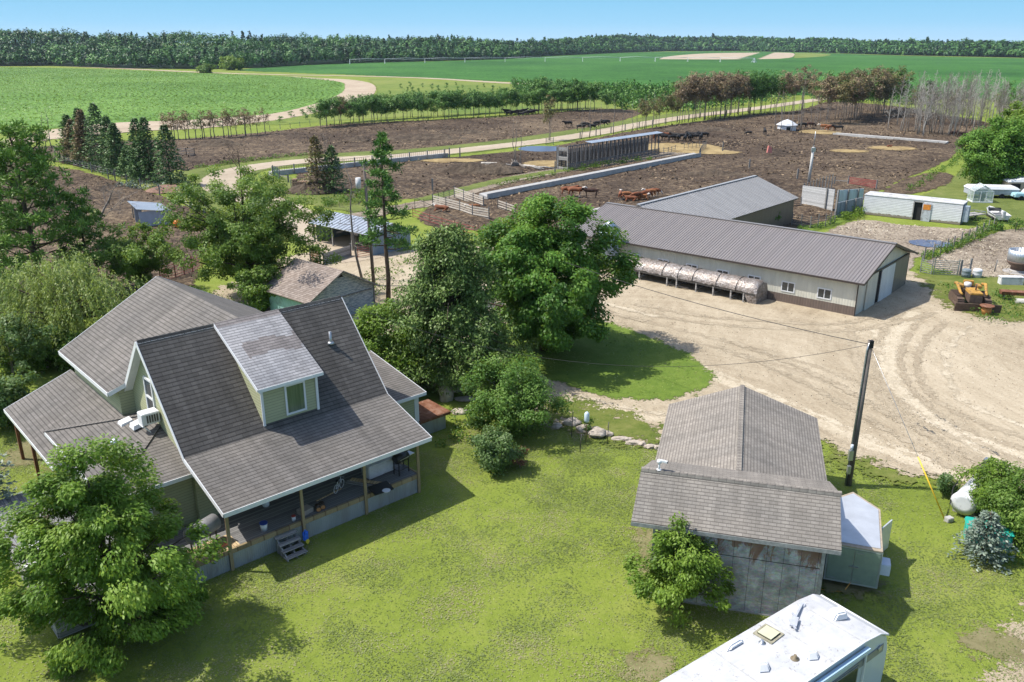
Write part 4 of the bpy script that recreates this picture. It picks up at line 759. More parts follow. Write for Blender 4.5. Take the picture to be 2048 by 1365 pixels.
# second barn
loc,rz=bframe(Vector((33.86,101.84,0)),41.2); b2=T('grey_metal_barn','metal barn with faded light grey ribbed roof and dark brown walls, behind the long barn','barn',loc,rz)
rf=ridged('steel_roof_grey',(.33,.33,.33),.2,.45,.3,var=.22); mb=MB(); L2,W2=25.5,11.0
a=[(-L2,-.3,3.15),(1,-.3,3.15),(1,W2/2,5.25),(-L2,W2/2,5.25)]; c_=[(-L2,W2+.3,3.15),(1,W2+.3,3.15),(1,W2/2,5.25),(-L2,W2/2,5.25)]
mb.slab(a,.06,0,1); mb.slab(c_,.06,0,1); mb.ribs(a,.45,.06,.05,1); mb.bar((-L2,W2/2,5.28),(1,W2/2,5.28),.4,.06,0); mb.build('roof',[rf,paint((.24,.235,.23),.5,.2,2,name='grey_rib')],b2)
mb=MB(); mb.box(-15,0,0,.5,.1,3.15); mb.box(.4,.1,0,.5,W2,3.15); mb.poly([(.5,0,3.15),(.5,W2,3.15),(.5,W2/2,5.2)]); mb.box(-L2+.5,W2-.1,0,.4,W2,3.15); mb.build('wall',metal_brn,b2)
mb=MB(); mb.bar((1.02,-.3,3.1),(1.02,W2/2,5.2),.03,.15); mb.bar((-15,-.32,3.1),(1,-.32,3.1),.03,.12); mb.build('trim',trim_br,b2)

# ---------------------------------------------------------------- T-shaped shed, front right
SO=Vector((5.52,28.55,0)); loc,rz=bframe(SO,105.3); sh=T('workshop_shed','T-shaped shed with taupe shingle roof and weathered particle-board front wall','shed',loc,rz)
mb=MB(); mb.slab([(-.86,-.33,3.55),(6.8,-.33,3.55),(6.72,1.3,5.0),(-.74,1.3,5.0)],.15,0,1); mb.slab([(-.74,1.3,5.0),(6.72,1.3,5.0),(6.5,2.9,4.62),(-.45,2.9,4.62)],.12,0,1); mb.slab([(-.45,2.9,4.62),(6.5,2.9,4.62),(6.7,4.5,3.5),(-.6,4.5,3.5)],.12,0,1); mb.build('front_roof',[sh_shed,trim_br],sh)
mb=MB()
for i in range(25): mb.hexa([(-.74+i*.3,1.18,4.9),(-.45+i*.3,1.18,4.9),(-.45+i*.3,1.42,4.97),(-.74+i*.3,1.42,4.97),(-.74+i*.3,1.22,5.03),(-.43+i*.3,1.22,5.05),(-.43+i*.3,1.4,5.05),(-.74+i*.3,1.4,5.03)])
mb.build('ridge_cap',sh_shed,sh)
mb=MB(); mb.slab([(3.02,2.5,4.62),(3.02,12.2,4.62),(-.55,11.9,3.3),(-.55,2.5,3.3)],.12,0,1); mb.slab([(3.02,2.5,4.62),(3.02,12.2,4.62),(6.75,12.1,3.3),(6.75,2.5,3.3)],.12,0,1); mb.build('rear_roof',[sh_shed,trim_br],sh)
mb=MB()
for i in range(31): mb.hexa([(2.88,2.85+i*.3,4.56),(3.16,2.85+i*.3,4.56),(3.16,3.12+i*.3,4.56),(2.88,3.12+i*.3,4.56),(2.92,2.85+i*.3,4.64),(3.12,2.85+i*.3,4.64),(3.12,3.14+i*.3,4.68),(2.92,3.14+i*.3,4.68)])
mb.build('rear_ridge_cap',sh_shed,sh)
n=N('weathered_particle_board'); v=n.co('UV'); chips=n.n('ShaderNodeTexVoronoi'); n.set(chips.inputs['Vector'],n.co('UV',(1,2.4,1))); chips.inputs['Scale'].default_value=9
base=n.ramp(n.noise(v,.9,7,.75),[(.35,(.17,.175,.165)),(.5,(.32,.325,.31)),(.62,(.5,.5,.47))]); base=n.mix(.25,base,chips.outputs['Color'],'MULTIPLY'); wx=n.noise(n.co('UV',(1.3,.5,1)),1.1,6,.75,.6)
sx=n.n('ShaderNodeSeparateXYZ'); n.set(sx.inputs[0],v); hi=n.math('MULTIPLY',n.math('SUBTRACT',sx.outputs[1],1.6),.16); base=n.mix(n.ramp(n.math('ADD',wx,hi),[(.68,(0,0,0)),(.74,(.8,.8,.8))]),base,(.16,.075,.035))
gx=n.math('LESS_THAN',n.math('FRACT',n.math('DIVIDE',sx.outputs[0],.61)),.02); gy=n.math('LESS_THAN',n.math('FRACT',n.math('DIVIDE',n.math('ADD',sx.outputs[1],.02),2.44)),.012); base=n.mix(n.math('MAXIMUM',gx,gy),base,(.02,.02,.02))
osb=n.fin(base,.85,0,n.bump(chips.outputs['Distance'],.4,.02),.2)
mb=MB(); mb.box(0,0,0,6.3,.12,3.62); 
for x in (0,6.18): mb.poly([(x,.12,0),(x,2.6,0),(x,2.6,4.5),(x,1.3,4.85),(x,.12,3.62)]); mb.poly([(x+.12,.12,0),(x+.12,.12,3.62),(x+.12,1.3,4.85),(x+.12,2.6,4.5),(x+.12,2.6,0)])
mb.box(0,2.6,0,.12,11.6,3.25); mb.box(6.18,2.6,0,6.3,11.6,3.25); mb.poly([(0,11.6,0),(6.3,11.6,0),(6.3,11.6,3.3),(3.02,11.6,4.55),(0,11.6,3.3)]); mb.build('wall',osb,sh)
mb=MB(); mb.box(-.03,-.04,0,.1,-.005,3.55); mb.box(6.2,-.04,0,6.33,-.005,3.55); mb.box(-.86,-.37,3.36,6.8,-.345,3.53); mb.box(0,-.03,0,6.3,-.008,.06); mb.build('trim',paint((.3,.3,.28),.8,.4,5,name='weathered_trim'),sh)
cm=T('security_camera','white security camera on the ridge of the taupe shed roof','camera',Matrix.Translation(loc)@Matrix.Rotation(rz,4,'Z')@Vector((-.05,1.3,5.03)),rz)
MB().tube((0,0,0),(0,0,.3),.04).lathe([(.1,0),(.1,.03)],12).build('stand',white,cm); MB().lathe([(.09,.3),(.11,.38),(.08,.45)],12).bar((0,0,.42),(.32,-.05,.4),.1,.09).build('camera_head',white,cm,bevel=.01); MB().tube((.3,-.05,.4),(.34,-.055,.4),.045).build('lens',dark,cm)

# ---------------------------------------------------------------- old garage behind the house
loc,rz=bframe(Vector((-11.47,67.5,0)),131); gr=T('old_garage','small old garage with taupe shingles and peeling blue-grey boards behind the farmhouse','garage',loc,rz)
mb=MB(); mb.slab([(-5.8,-6.95,2.05),(.5,-6.95,2.05),(.5,-3.35,4.0),(-5.8,-3.35,4.0)],.12,0,1); mb.slab([(-5.8,.35,2.0),(.5,.35,2.0),(.5,-3.35,4.0),(-5.8,-3.35,4.0)],.12,0,1); mb.build('roof',[sh_old,greyv],gr)
peelm=siding('peeling_boards',(.2,.25,.3),.13,.3,0,peel=(.42,.45,.47)); mb=MB(); x=0
mb.poly([(0,-6.5,0),(0,0,0),(0,0,2.1),(0,-3.3,3.85),(0,-6.5,2.15)]); mb.poly([(-5.4,-6.5,0),(-5.4,-6.5,2.15),(-5.4,-3.3,3.85),(-5.4,0,2.1),(-5.4,0,0)]); mb.poly([(-5.4,0,0),(0,0,0),(0,0,2.1),(-5.4,0,2.1)]); mb.build('wall',peelm,gr)
mb=MB(); mb.poly([(0,-6.5,0),(0,-6.5,2.15),(-5.4,-6.5,2.15),(-5.4,-6.5,0)]); mb.build('side_wall',paint((.3,.5,.47),.7,.2,2,dirt=.4,name='pale_green_wall'),gr)
mb=MB(); mb.bar((.06,-4.4,1.75),(.06,-.3,1.75),.06,.1); mb.bar((.04,-.02,0),(.04,-.02,2.1),.1,.1); mb.bar((.03,-4.2,0),(.03,-4.2,1.7),.05,.08); mb.build('door_track',greyv,gr)
mb=MB(); mb.poly([(.02,-3.6,3.35),(.02,-3.0,3.35),(.02,-3.3,3.7)]); mb.build('vent',dark,gr)

# ---------------------------------------------------------------- open-front cattle shed
loc,rz=bframe(Vector((-14.19,86.1,0)),130); cs=T('cattle_shed','open-front cattle shed with pale corrugated metal roof and blue-grey end wall','shed',loc,rz)
mb=MB(); a=[(-10,-.85,2.25),(.4,-.85,2.25),(.4,2.2,3.1),(-10,2.2,3.1)]; b_=[(-10,5.2,1.9),(.4,5.2,1.9),(.4,2.2,3.1),(-10,2.2,3.1)]; mb.slab(a,.05,0,0); mb.slab(b_,.05,0,0); mb.ribs(a,.6,.07,.05,1); mb.build('roof',[galv,steel],cs)
mb=MB(); mb.poly([(.1,-.5,0),(.1,4.8,0),(.1,4.8,2.0),(.1,2.2,3.0),(.1,-.5,2.25)]); mb.box(-9.8,4.8,0,.1,4.9,1.95); mb.poly([(-9.8,0,0),(-9.8,0,2.2),(-9.8,2.2,3),(-9.8,4.8,2),(-9.8,4.8,0)]); mb.build('wall',ridged('blue_grey_sheet',(.2,.26,.33),.2,.5,.2),cs)
for x in (-9.7,-6.5,-3.3,-.1): MB().box(x-.08,-.45,0,x+.08,-.3,2.25).build('post',greyv,cs)
# ---------------------------------------------------------------- foreground trees
g0=lambda x,y:G(x,y,0)
put('ash_tree',leafy('ash',11,7.6,3.55,.2,165,430,.155,lm_walnut,bk_brown,cr=.6,tr=.2,droop=.4,lob=.34,inner=.3,top=.6,wf=.45,nl=36,
    extra=[[(-4.0,.4,4.0),(-4.6,.1,3.3),(-4.9,.9,2.6),(-3.6,-.3,3.0),(-4.3,.6,2.0),(-5.3,.3,3.6),(-4.9,-.6,2.9)],[(q*math.cos(a_),q*math.sin(a_),z_) for a_,q,z_ in [(i*2.4,1.2+(i%5)*.42,.5+(i%7)*.27) for i in range(46)]]]),'large drooping broad-leaved tree in front of the farmhouse deck','tree',g0(238,1268))
put('maple_tree',leafy('maple',21,10.7,5.2,.5,330,400,.22,lm_maple,bk_brown,cr=.85,tr=.34,droop=.35,lob=.24,inner=.35,top=.8,nl=30),'big rounded dark green maple casting shade on the grass island','tree',g0(1090,702))
def cedar():
    rs=np.random.RandomState(3); H,Rr=10.4,5.6; cc=[];mb=MB(); mb.path([(0,0,0),(.05,.05,H*.5),(-.1,0,H*.98)],[.33,.2,.03],8)
    for i in range(95):
        t=(i+.5)/95; z=1.4+(H-1.7)*t; L=Rr*(1-t)**.62*(.5+.6*rs.rand())+.3; az=i*2.4+rs.rand(); d=np.array([math.cos(az),math.sin(az),0]); e=np.array([0,0,z])+d*L+np.array([0,0,-.1*L+.3*t]); mid=np.array([0,0,z])+d*L*.55+np.array([0,0,.22])
        mb.path([(0,0,z-.1),tuple(mid),tuple(e)],[.06,.035,.01],4,caps=False)
        for k in range(int(3+L*1.3)): u=.3+.72*rs.rand(); cc.append(np.array([0,0,z])*(1-u)+e*u+np.array([-d[1],d[0],0])*rs.randn()*.3*L*u)
    for dx,dz in ((-1.2,-.1),(1.1,-.5),(.4,-.3)): 
        for q in range(12): cc.append(np.array([dx+rs.randn()*.3,rs.randn()*.3,H-1.6+dz+rs.rand()*1.2]))
    cc=np.array(cc); per=120; i=np.repeat(np.arange(len(cc)),per); n=len(i); P=cc[i]+rs.randn(n,3)*np.array([.3,.3,.22]); P[:,2]-=rs.rand(n)**1.5*.5
    nn=nrm(rs.randn(n,3)*.7+nrm(cc[i]*np.array([1,1,0]))*.5+np.array([-.3,0,.6])); L=.19*(.6+.8*rs.rand(n)); tc=.48+.15*rs.randn(len(cc)); t=np.clip(tc[i]+rs.randn(n)*.14,0,1)
    V,t=cards(rs,P,nn,L,L*.5,t,np.tile([0,0,-.9],(n,1))+rs.randn(n,3)*.6); return mb,crownmesh('cedar_crown',V,t,lm_cedar),bk_brown
put('cedar_tree',cedar(),'shaggy dark cedar with hanging foliage between the farmhouse and the maple','tree',g0(905,768))
put('small_maple_tree',leafy('smallmaple',31,5.4,2.9,.4,110,260,.18,lm_lime,bk_brown,cr=.75,tr=.12,lob=.2,inner=.4),'low bright yellow-green tree at the right end of the farmhouse roof','tree',g0(772,775))
MB_=leafy('smallmaple2',32,3.4,1.9,.3,60,240,.16,lm_lime,bk_brown,cr=.6,tr=.09,lob=.2)
put('small_maple_tree',MB_,'smaller bright green tree between the annex and the cedar trunk','tree',g0(800,790))
put('lilac_bush',leafy('lilac',41,4.3,2.75,.1,130,300,.13,lm_lilac,bk_grey,cr=.65,tr=.1,lob=.16,inner=.4,nl=24),'wide rounded green shrub on the lawn beside the row of stones','shrub',g0(1022,865))
put('crabapple_bush',leafy('crab',42,2.2,1.2,.1,50,230,.12,lm_dark,bk_grey,cr=.45,tr=.07,lob=.25,inner=.35,nl=18,wf=.7),'dark leafy bush on the lawn in front of the rounded shrub','shrub',g0(990,935))
rb=leafy('redbush',43,1.0,.55,.15,12,80,.1,lm_red,bk_grey,cr=.28,tr=.03,nl=8); put('reddish_shrub',rb,'small bush with dead reddish leaves at the foot of the dark bush','shrub',g0(1040,935))
put('maple_sapling',leafy('sap',51,3.9,1.75,.25,95,230,.135,lm_lime,bk_brown,cr=.42,tr=.06,lob=.3,inner=.3,top=.55,droop=.3,nl=22,wf=.5),'young green maple growing against the particle-board shed wall','tree',g0(1362,1222))
put('box_elder_tree',leafy('elder',61,10.8,6.6,1.0,300,230,.2,lm_elder,bk_brown,cr=.85,tr=.3,lob=.3,inner=.25,nl=46,flat=.7),'wide sprawling green tree with dark open branches behind the wing roof','tree',g0(505,590))
b=deadtree(5,3.6,.09,1.8,16,3,.2,1.2); e=T('dead_snag','dead dark-limbed tree rising through the top of the sprawling tree','dead tree',g0(503,560)); b.v=[(x,y,z+8.6) for x,y,z in b.v]; b.path([(0,0,0),(0,0,8.7)],[.12,.09],6); b.build('limb',bk_brown,e)
put('box_elder_tree',leafy('elder2',62,6.0,2.8,.6,110,180,.2,lm_elder,bk_brown,cr=.6,tr=.12,lob=.3,inner=.25,nl=24),'open small tree with yellowish leaves left of the sprawling tree','tree',g0(290,585))
put('box_elder_tree',leafy('elder3',63,3.6,2.0,.2,90,140,.2,lm_elder,bk_brown,cr=.55,tr=.1,lob=.25,nl=14),'dense leafy bush hanging over the left side of the old garage','shrub',g0(525,620))
def willow():
    rs=np.random.RandomState(8); H,Rr=7.2,5.2; cc=crown_centers(rs,H,Rr*.92,2.6,60,.3,.4,.8); mb=MB(); limbs(rs,mb,H,.35,2,cc,24); P=[];D=[]
    for c in cc:
        for k in range(20):
            s=c+rs.randn(3)*np.array([.55,.55,.25]); L=1.3+rs.rand()*2.4; o=nrm(np.array([c[0],c[1],0.])); m=int(L*11); u=np.arange(m)/m
            p=s+o*(u*.35*L)[:,None]; p[:,2]-=(u**1.35)*L; P.append(p+rs.randn(m,3)*.05); D.append(np.tile(o*.4+np.array([0,0,-1.2]),(m,1)))
    P=np.concatenate(P);D=np.concatenate(D);n=len(P); t=np.clip(.45+.12*np.sin(P[:,0]*2.1+P[:,1]*1.7)+.15*rs.randn(n)+.03*(P[:,2]-3),0,1)
    V,t=cards(rs,P,nrm(rs.randn(n,3)*.7+np.array([-.3,0,.5])),.24*(.6+.8*rs.rand(n)),.085,t,D); return mb,crownmesh('willow_crown',V,t,lm_willow),bk_brown
put('willow_tree',willow(),'pale green weeping willow at the left behind the farmhouse wing','tree',g0(135,700))
put('white_pine_tree',tuft_pine(71,14.2,7.2,1.2,64,lm_wpine,bk_brown,tuft=34,q=.42,tr=.3,upsweep=.5,cl=.42,dens=4),'big open white pine with upswept feathery boughs at the left edge','tree',g0(85,600))
put('white_pine_tree',tuft_pine(72,8.4,4.2,.8,26,lm_wpine,bk_brown,tuft=34,q=.36,tr=.18,upsweep=.45,cl=.4,dens=4),'smaller white pine standing just right of the big white pine','tree',g0(185,585))
for i,(x,y,H,Rr,l) in enumerate([(30,760,4.6,2.6,'dark green bushy shrub at the left edge below the willow'),(20,850,3.2,1.9,'low dark shrub at the left edge beside the side porch lawn'),(95,735,2.6,1.8,'mid green shrub under the weeping willow'),(150,735,2.2,1.3,'small leafy shrub beside the wing wall'),(5,690,5.5,2.6,'tall dark shrub at the far left edge behind the willow')]):
    put('garden_shrub',leafy('shr%d'%i,80+i,H,Rr,.1,70,120,.2,lm_dark if i in (0,1,4) else lm_weed,bk_grey,cr=.6,tr=.08,lob=.2,nl=8),l,'shrub',g0(x,y))
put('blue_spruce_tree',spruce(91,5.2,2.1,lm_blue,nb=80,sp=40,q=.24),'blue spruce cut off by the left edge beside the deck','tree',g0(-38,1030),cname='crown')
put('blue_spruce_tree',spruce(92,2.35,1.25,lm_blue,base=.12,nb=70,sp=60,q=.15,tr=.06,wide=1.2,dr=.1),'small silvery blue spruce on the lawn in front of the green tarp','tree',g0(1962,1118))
put('dogwood_bush',leafy('dog1',95,2.7,1.5,.1,70,190,.13,lm_lime,bk_brown,cr=.45,tr=.04,nl=16,wf=.5),'yellow-green bush hanging over the white fuel tank','shrub',g0(1987,1035))
put('dogwood_bush',leafy('dog2',96,2.9,1.9,.1,90,190,.13,lm_elder,bk_brown,cr=.5,tr=.04,nl=16,wf=.5),'green bush with yellowish tips at the right edge behind the green tarp','shrub',g0(2035,1070))
put('young_shrub',leafy('ys',97,1.25,.5,.15,18,70,.12,lm_dark,bk_brown,cr=.22,tr=.02,nl=8),'small staked grey-green sapling at the gravel edge left of the fuel tank','shrub',g0(1893,992))
put('young_shrub',leafy('ys2',98,.8,.35,.1,9,50,.1,lm_weed,bk_brown,cr=.2,tr=.02,nl=6),'tiny sapling beside the stakes near the row of stones','shrub',g0(1180,865))
put('oak_tree',leafy('oak',101,10.2,5.4,.3,300,190,.3,lm_maple,bk_brown,cr=1.1,tr=.35,lob=.2,inner=.45,nl=20),'large bushy green tree at the right edge beside the raised deck','tree',g0(1988,380))
put('oak_tree',leafy('oak2',102,12,5.5,1,160,120,.45,lm_lime,bk_brown,cr=1.2,tr=.35,lob=.2,inner=.45,nl=14),'brighter green tree at the right edge behind the bushy oak','tree',g0(2045,352))
put('birch_sapling',leafy('bs',103,3.3,1.15,.3,34,80,.2,lm_weed,bk_white,cr=.4,tr=.05,lob=.3,nl=12),'young light green tree against the dark wall of the grey metal barn','tree',g0(1543,455))
# mid-distance pines and snags near the cattle shed
put('scots_pine_tree',tuft_pine(111,14.6,3.1,4.5,30,lm_pine,bk_brown,tuft=36,q=.34,tr=.22,upsweep=.05,cl=.42,dens=4.5),'tall thin pine with an open green crown right of the cattle shed','tree',g0(778,605))
e=T('dead_conifer','tall bare leaning conifer trunk with grey twigs in front of the cattle shed','dead tree',g0(724,560)); deadtree(12,11.2,.14,2.0,30,3,.28,.0,-1.2).build('trunk',bk_grey,e)
e=T('dead_tree','grey dead branching tree right of the big white pine','dead tree',g0(195,455)+Vector((0,0,0))); deadtree(13,5.5,.2,5.5,16,6,.1,.5,3.5,4).build('trunk',bk_grey,e)
e=T('dead_tree','pale dead treetop standing behind the pair of spruces','dead tree',g0(655,385)); deadtree(14,8.5,.12,2.6,16,4,.4,.7).build('trunk',bk_grey,e)

# spruce group left
sps=[(147,325,229,2.6,'s','slender dark spruce at the left end of the spruce group'),(155,327,239,2.2,'b','brown dying spruce second from the left in the spruce group'),(172,332,216,2.0,'s','narrow dark-topped spruce behind the brown dying spruces'),(178,334,219,2.3,'b','tallest brown dying spruce beside the biggest green spruce'),(206,340,206,3.0,'s','tallest and broadest green spruce in the middle of the group'),(228,345,232,2.2,'s','green spruce just right of the tallest one'),(240,350,246,2.3,'s','grey-green spruce with a low open skirt'),(262,356,291,1.7,'s','shortest spruce at the front of the group'),(286,362,236,2.4,'s','dark narrow spruce right of the shortest one'),(303,364,234,2.5,'s','deep green twin-topped spruce near the right end'),(343,372,249,2.6,'s','right-hand last spruce of the group, casting a shadow on the grass')]
def Zat(px,pb,pt):
    b=G(px,pb); lo,hi=0,60
    for _ in range(40):
        m=(lo+hi)/2; zc=b.y*cT-(m-CH)*sT; yc=b.y*sT+(m-CH)*cT
        if 682.5-FP*yc/zc>pt: lo=m
        else: hi=m
    return lo
for i,(x,y,yt,r,k,l) in enumerate(sps):
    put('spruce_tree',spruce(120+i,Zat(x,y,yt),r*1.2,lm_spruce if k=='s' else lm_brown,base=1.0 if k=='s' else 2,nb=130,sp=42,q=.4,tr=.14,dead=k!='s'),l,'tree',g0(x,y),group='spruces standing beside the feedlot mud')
for i,(x,y,yt,r,l) in enumerate([(637,385,271,2.5,'taller of the two spruces beside the road bend'),(668,385,291,2.3,'shorter right-hand spruce beside the road bend')]):
    put('spruce_tree',spruce(140+i,Zat(x,y,yt),r,lm_spruce if i else lm_olive,base=.5,nb=110,sp=34,q=.36,dead=1),l,'tree',g0(x,y),group='pair of spruces by the road bend')

# windbreak pines: a few source trees, then copies
def wbp(seed,H,Rr,mat,bare=.38,K=34,per=44,q=.45,bark=bk_grey,lob=.25): return leafy('wb%d'%seed,seed,H,Rr,H*bare,K,per,q,mat,bark,cr=Rr*.4,tr=.09,lob=lob,inner=.3,top=.8,nl=7,wf=.35)
SRC={}
def src(kind,i):
    k=(kind,i)
    if k not in SRC:
        sd=200+i*7+len(kind)
        g_={'green':lambda:wbp(sd,7.2,2.1,lm_pine),'brown':lambda:wbp(sd,7,1.9,lm_rust,.4),'tall_brown':lambda:wbp(sd,12,2.6,lm_brown,.45,34,40,.5),'tall_olive':lambda:wbp(sd,12,2.6,lm_olive,.42,34,40,.5),'tall_green':lambda:wbp(sd,12,2.5,lm_pine,.4,34,40,.5),'rust':lambda:wbp(sd,4.6,1.15,lm_rust,.4,16,26,.28),'thin_green':lambda:wbp(sd,4.8,1.0,lm_dark,.35,12,22,.28)}
        SRC[k]=g_[kind]() if kind in g_ else None
    return SRC[k]
PROTO={}
def pine(kind,i,loc,sc,label,group,rz):
    if (kind,i) not in PROTO:
        if kind=='dead': e=T('dead_pine',label,'tree',loc,rz,group,sc); deadtree(300+i,10,.13,1.8,11,2,.45,.2).build('trunk',bk_grey,e)
        elif kind=='aspen': e=T('aspen_tree',label,'tree',loc,rz,group,sc); deadtree(320+i,12.5,.12,2.4,28,7,.25,1.0,(i-2)*.5,3).build('trunk',bk_grey if i%2 else bk_white,e)
        else: e=put('pine_tree',src(kind,i),label,'tree',loc,rz,sc,group)
        PROTO[(kind,i)]=e; return e
    return dup(PROTO[(kind,i)],loc,rz,sc,label,group)
rr=random.Random(4)
def ordn(i):
    o=['first','second','third','fourth','fifth','sixth','seventh','eighth','ninth','tenth','eleventh','twelfth','thirteenth','fourteenth','fifteenth','sixteenth','seventeenth','eighteenth','nineteenth']
    tens={2:'twenty',3:'thirty',4:'forty'}; tnth={2:'twentieth',3:'thirtieth',4:'fortieth'}
    i+=1
    return o[i-1] if i<20 else (tnth[i//10] if i%10==0 else tens[i//10]+'-'+o[i%10-1])
def sx_(p): return p[0]/(p[1]*cT+CH*sT)
def number(items,fmt):
    for k,e in enumerate(sorted(items,key=lambda e:sx_(e.location))): e['label']=fmt(ordn(k),e)
def row(pts,n,kinds,label,group,jit=1.2,hs=(.85,1.15),nvar=3,off=(0,0),lab=None):
    P=[Vector((p[0],p[1],0)) for p in pts]; D=[0]; made={}
    for a,b in zip(P,P[1:]): D.append(D[-1]+(b-a).length)
    for k in range(n):
        s=D[-1]*(k+.5)/n; j=max(i for i in range(len(D)) if D[i]<=s); j=min(j,len(P)-2); q=P[j].lerp(P[j+1],(s-D[j])/(D[j+1]-D[j]))
        x=q+Vector((rr.uniform(-jit,jit)+off[0],rr.uniform(-jit,jit)+off[1],0)); kd=kinds(k/n) if callable(kinds) else kinds
        nm={'green':'green pine','brown':'rust-brown pine','tall_brown':'brown pine','tall_olive':'half-brown pine','tall_green':'green pine','rust':'rusty young pine','thin_green':'thin green pine','dead':'bare dead pine','aspen':'pale bare aspen'}[kd]
        made.setdefault(nm,[]).append(pine(kd,rr.randrange(nvar),x,rr.uniform(*hs),label%nm,group+', '+nm+'s',rr.uniform(0,6.28)))
    for nm,L in made.items():
        if len(L)>1 and kinds!='aspen': number(L,lambda o_,e,nm=nm:(o_+' '+nm+' from the left '+(label.split('%s')[1].replace(' with a bare lower trunk','').replace(' with a flat top','').replace(' with a thin trunk','').replace(' with a thin crown','').replace(' with a pale trunk','').strip())))
WB=GL([(640,258),(700,252),(760,247),(850,241),(940,235),(1030,229),(1110,226),(1185,222)])
row(WB,44,lambda t:'brown' if .05<t<.09 else 'green','%s with a bare lower trunk in the long front row of the curved windbreak','front row of the curved windbreak',.9,(.85,1.15))
WB2=GL([(650,249),(760,240),(900,231),(1040,222),(1180,216)])
row(WB2,40,'green','%s in the back row of the curved windbreak','back row of the curved windbreak',1.,(.85,1.1))
row(GL([(32,302),(46,300)]),3,lambda t:'rust','%s with a flat top at the far left fence corner','young pines at the left fence corner',.6,(1,1.15))
row(GL([(74,297),(104,302)]),4,lambda t:'rust' if t<.5 else 'dead','%s between the fence corner and the spruce group','young pines left of the spruces',.5,(.55,.9))
row(GL([(330,279),(362,281),(400,280),(445,277),(490,274),(532,271)]),20,lambda t:('thin_green' if .28<t<.4 else 'rust'),'%s in the short row below the bean field','short row of young pines below the bean field',.7,(1.15,1.45))
row(GL([(1060,222),(1140,222),(1160,224),(1180,222)]),9,'green','%s in the clump at the right windbreak end','thick clump at the windbreak end',2.5,(1.2,1.5))
row(GL([(1205,222),(1232,218)]),3,'green','%s standing apart right of the windbreak end','small pines right of the windbreak end',.6,(.7,.9))
row(GL([(1093,281),(1106,283)]),2,lambda t:'tall_olive' if t<.4 else 'dead','%s by the green gate on the road verge','pair of trees by the green gate',.3,(.75,.85))
row(GL([(1149,280),(1187,275),(1202,273),(1239,268),(1254,267),(1268,263),(1281,260),(1293,258),(1314,255)]),9,'dead','%s with a thin trunk along the road verge above the slatted shelter','dead pines along the road verge',.6,(.7,.95))
row(GL([(1268,260),(1293,257),(1330,252),(1360,247)]),7,'tall_olive','%s with a thin crown among the dead trees on the road verge','thin pines along the road verge',1,(.55,.75))
row(GL([(1020,322),(1042,332),(1055,335)]),3,'dead','%s standing by the log pile in the feedlot','dead trees by the log pile',.3,(.65,.8))
row(GL([(1355,247),(1390,243),(1430,238),(1480,232),(1540,228)]),34,lambda t:'tall_brown' if t<.72 else 'tall_green','%s in the tall row beside the road','tall row beside the road',1.6,(.9,1.1))
row(GL([(1375,240),(1430,233),(1520,224)]),16,lambda t:'tall_brown' if t<.6 else 'tall_green','%s in the rear line of the tall row','second line of the tall row',2,(.9,1.1))
row(GL([(1552,266),(1570,262),(1590,258),(1615,255),(1640,253)]),15,'dead','%s with a pale trunk around the white dome shelter','dead trunks around the white dome',3,(.75,1.0))
row(GL([(1545,228),(1590,222),(1630,220)]),10,lambda t:'tall_brown' if rr.random()<.7 else 'dead','%s behind the white dome shelter','row behind the white dome',3,(.95,1.15))
row(GL([(1645,252),(1680,248),(1720,240),(1760,230),(1788,222)]),34,lambda t:('tall_olive','tall_brown','tall_green','tall_brown')[rr.randrange(4)],'%s in the shaded row right of the dome','shaded row right of the white dome',2.5,(.95,1.15))
row(GL([(1660,243),(1720,230),(1785,215)]),20,lambda t:('tall_olive','tall_brown','tall_green')[rr.randrange(3)],'%s in the rear line right of the white dome','rear line right of the white dome',2.5,(.95,1.15))
row(GL([(1815,266),(1850,270),(1890,272),(1935,272)]),30,'aspen','%s in the front of the dead aspen grove','front of the dead aspen grove',5,(.85,1.05),5)
row(GL([(1820,252),(1880,250),(1950,250),(2000,250)]),30,'aspen','%s in the middle of the dead aspen grove','middle of the dead aspen grove',8,(.9,1.15),5)
row(GL([(1840,236),(1920,232),(2000,232),(2060,232)]),28,'aspen','%s at the back of the dead aspen grove','back of the dead aspen grove',8,(.9,1.1),5)
row(GL([(1960,262),(2010,256),(2070,255)]),20,'aspen','%s at the right end of the dead aspen grove','right end of the dead aspen grove',6,(.85,1.05),5)
row(GL([(1850,238),(1930,240),(2030,245)]),9,lambda t:'tall_olive','%s with yellow-green leaves among the bare aspens','leafy trees among the aspens',8,(.6,.85))
row(GL([(1985,262),(2040,262),(2060,240)]),6,lambda t:'tall_green','%s behind the aspen grove at the right edge','green trees at the right edge',6,(.8,1.0))
for i,(x,y,yt,l) in enumerate([(1437,184,158,'grey-brown spruce top left of the dark far spruces'),(1450,185,153,'dark spruce beside the grey-brown one far behind the brown row'),(1475,186,148,'tallest dark far spruce behind the brown row'),(1487,186,153,'dark spruce right of the tallest far spruce'),(1517,185,152,'olive-tinted spruce right of the far spruce pair'),(1535,185,158,'short green far spruce behind the brown row'),(1551,184,154,'last dark spruce of the far group behind the brown row'),(1403,186,160,'small dark spruce left of the far group'),(1600,186,157,'lone dark spruce beyond the road end'),(1590,186,163,'shorter spruce beside the lone one beyond the road end'),(1855,200,160,'dark spruce behind the aspen grove'),(1510,188,162,'squat dark spruce in front of the far group')]):
    put('spruce_tree',spruce(400+i,Zat(x,y,yt),3.0,lm_spruce if i else lm_brown,nb=50,sp=14,q=1.0),l,'tree',g0(x,y),group='far spruces behind the brown rows')
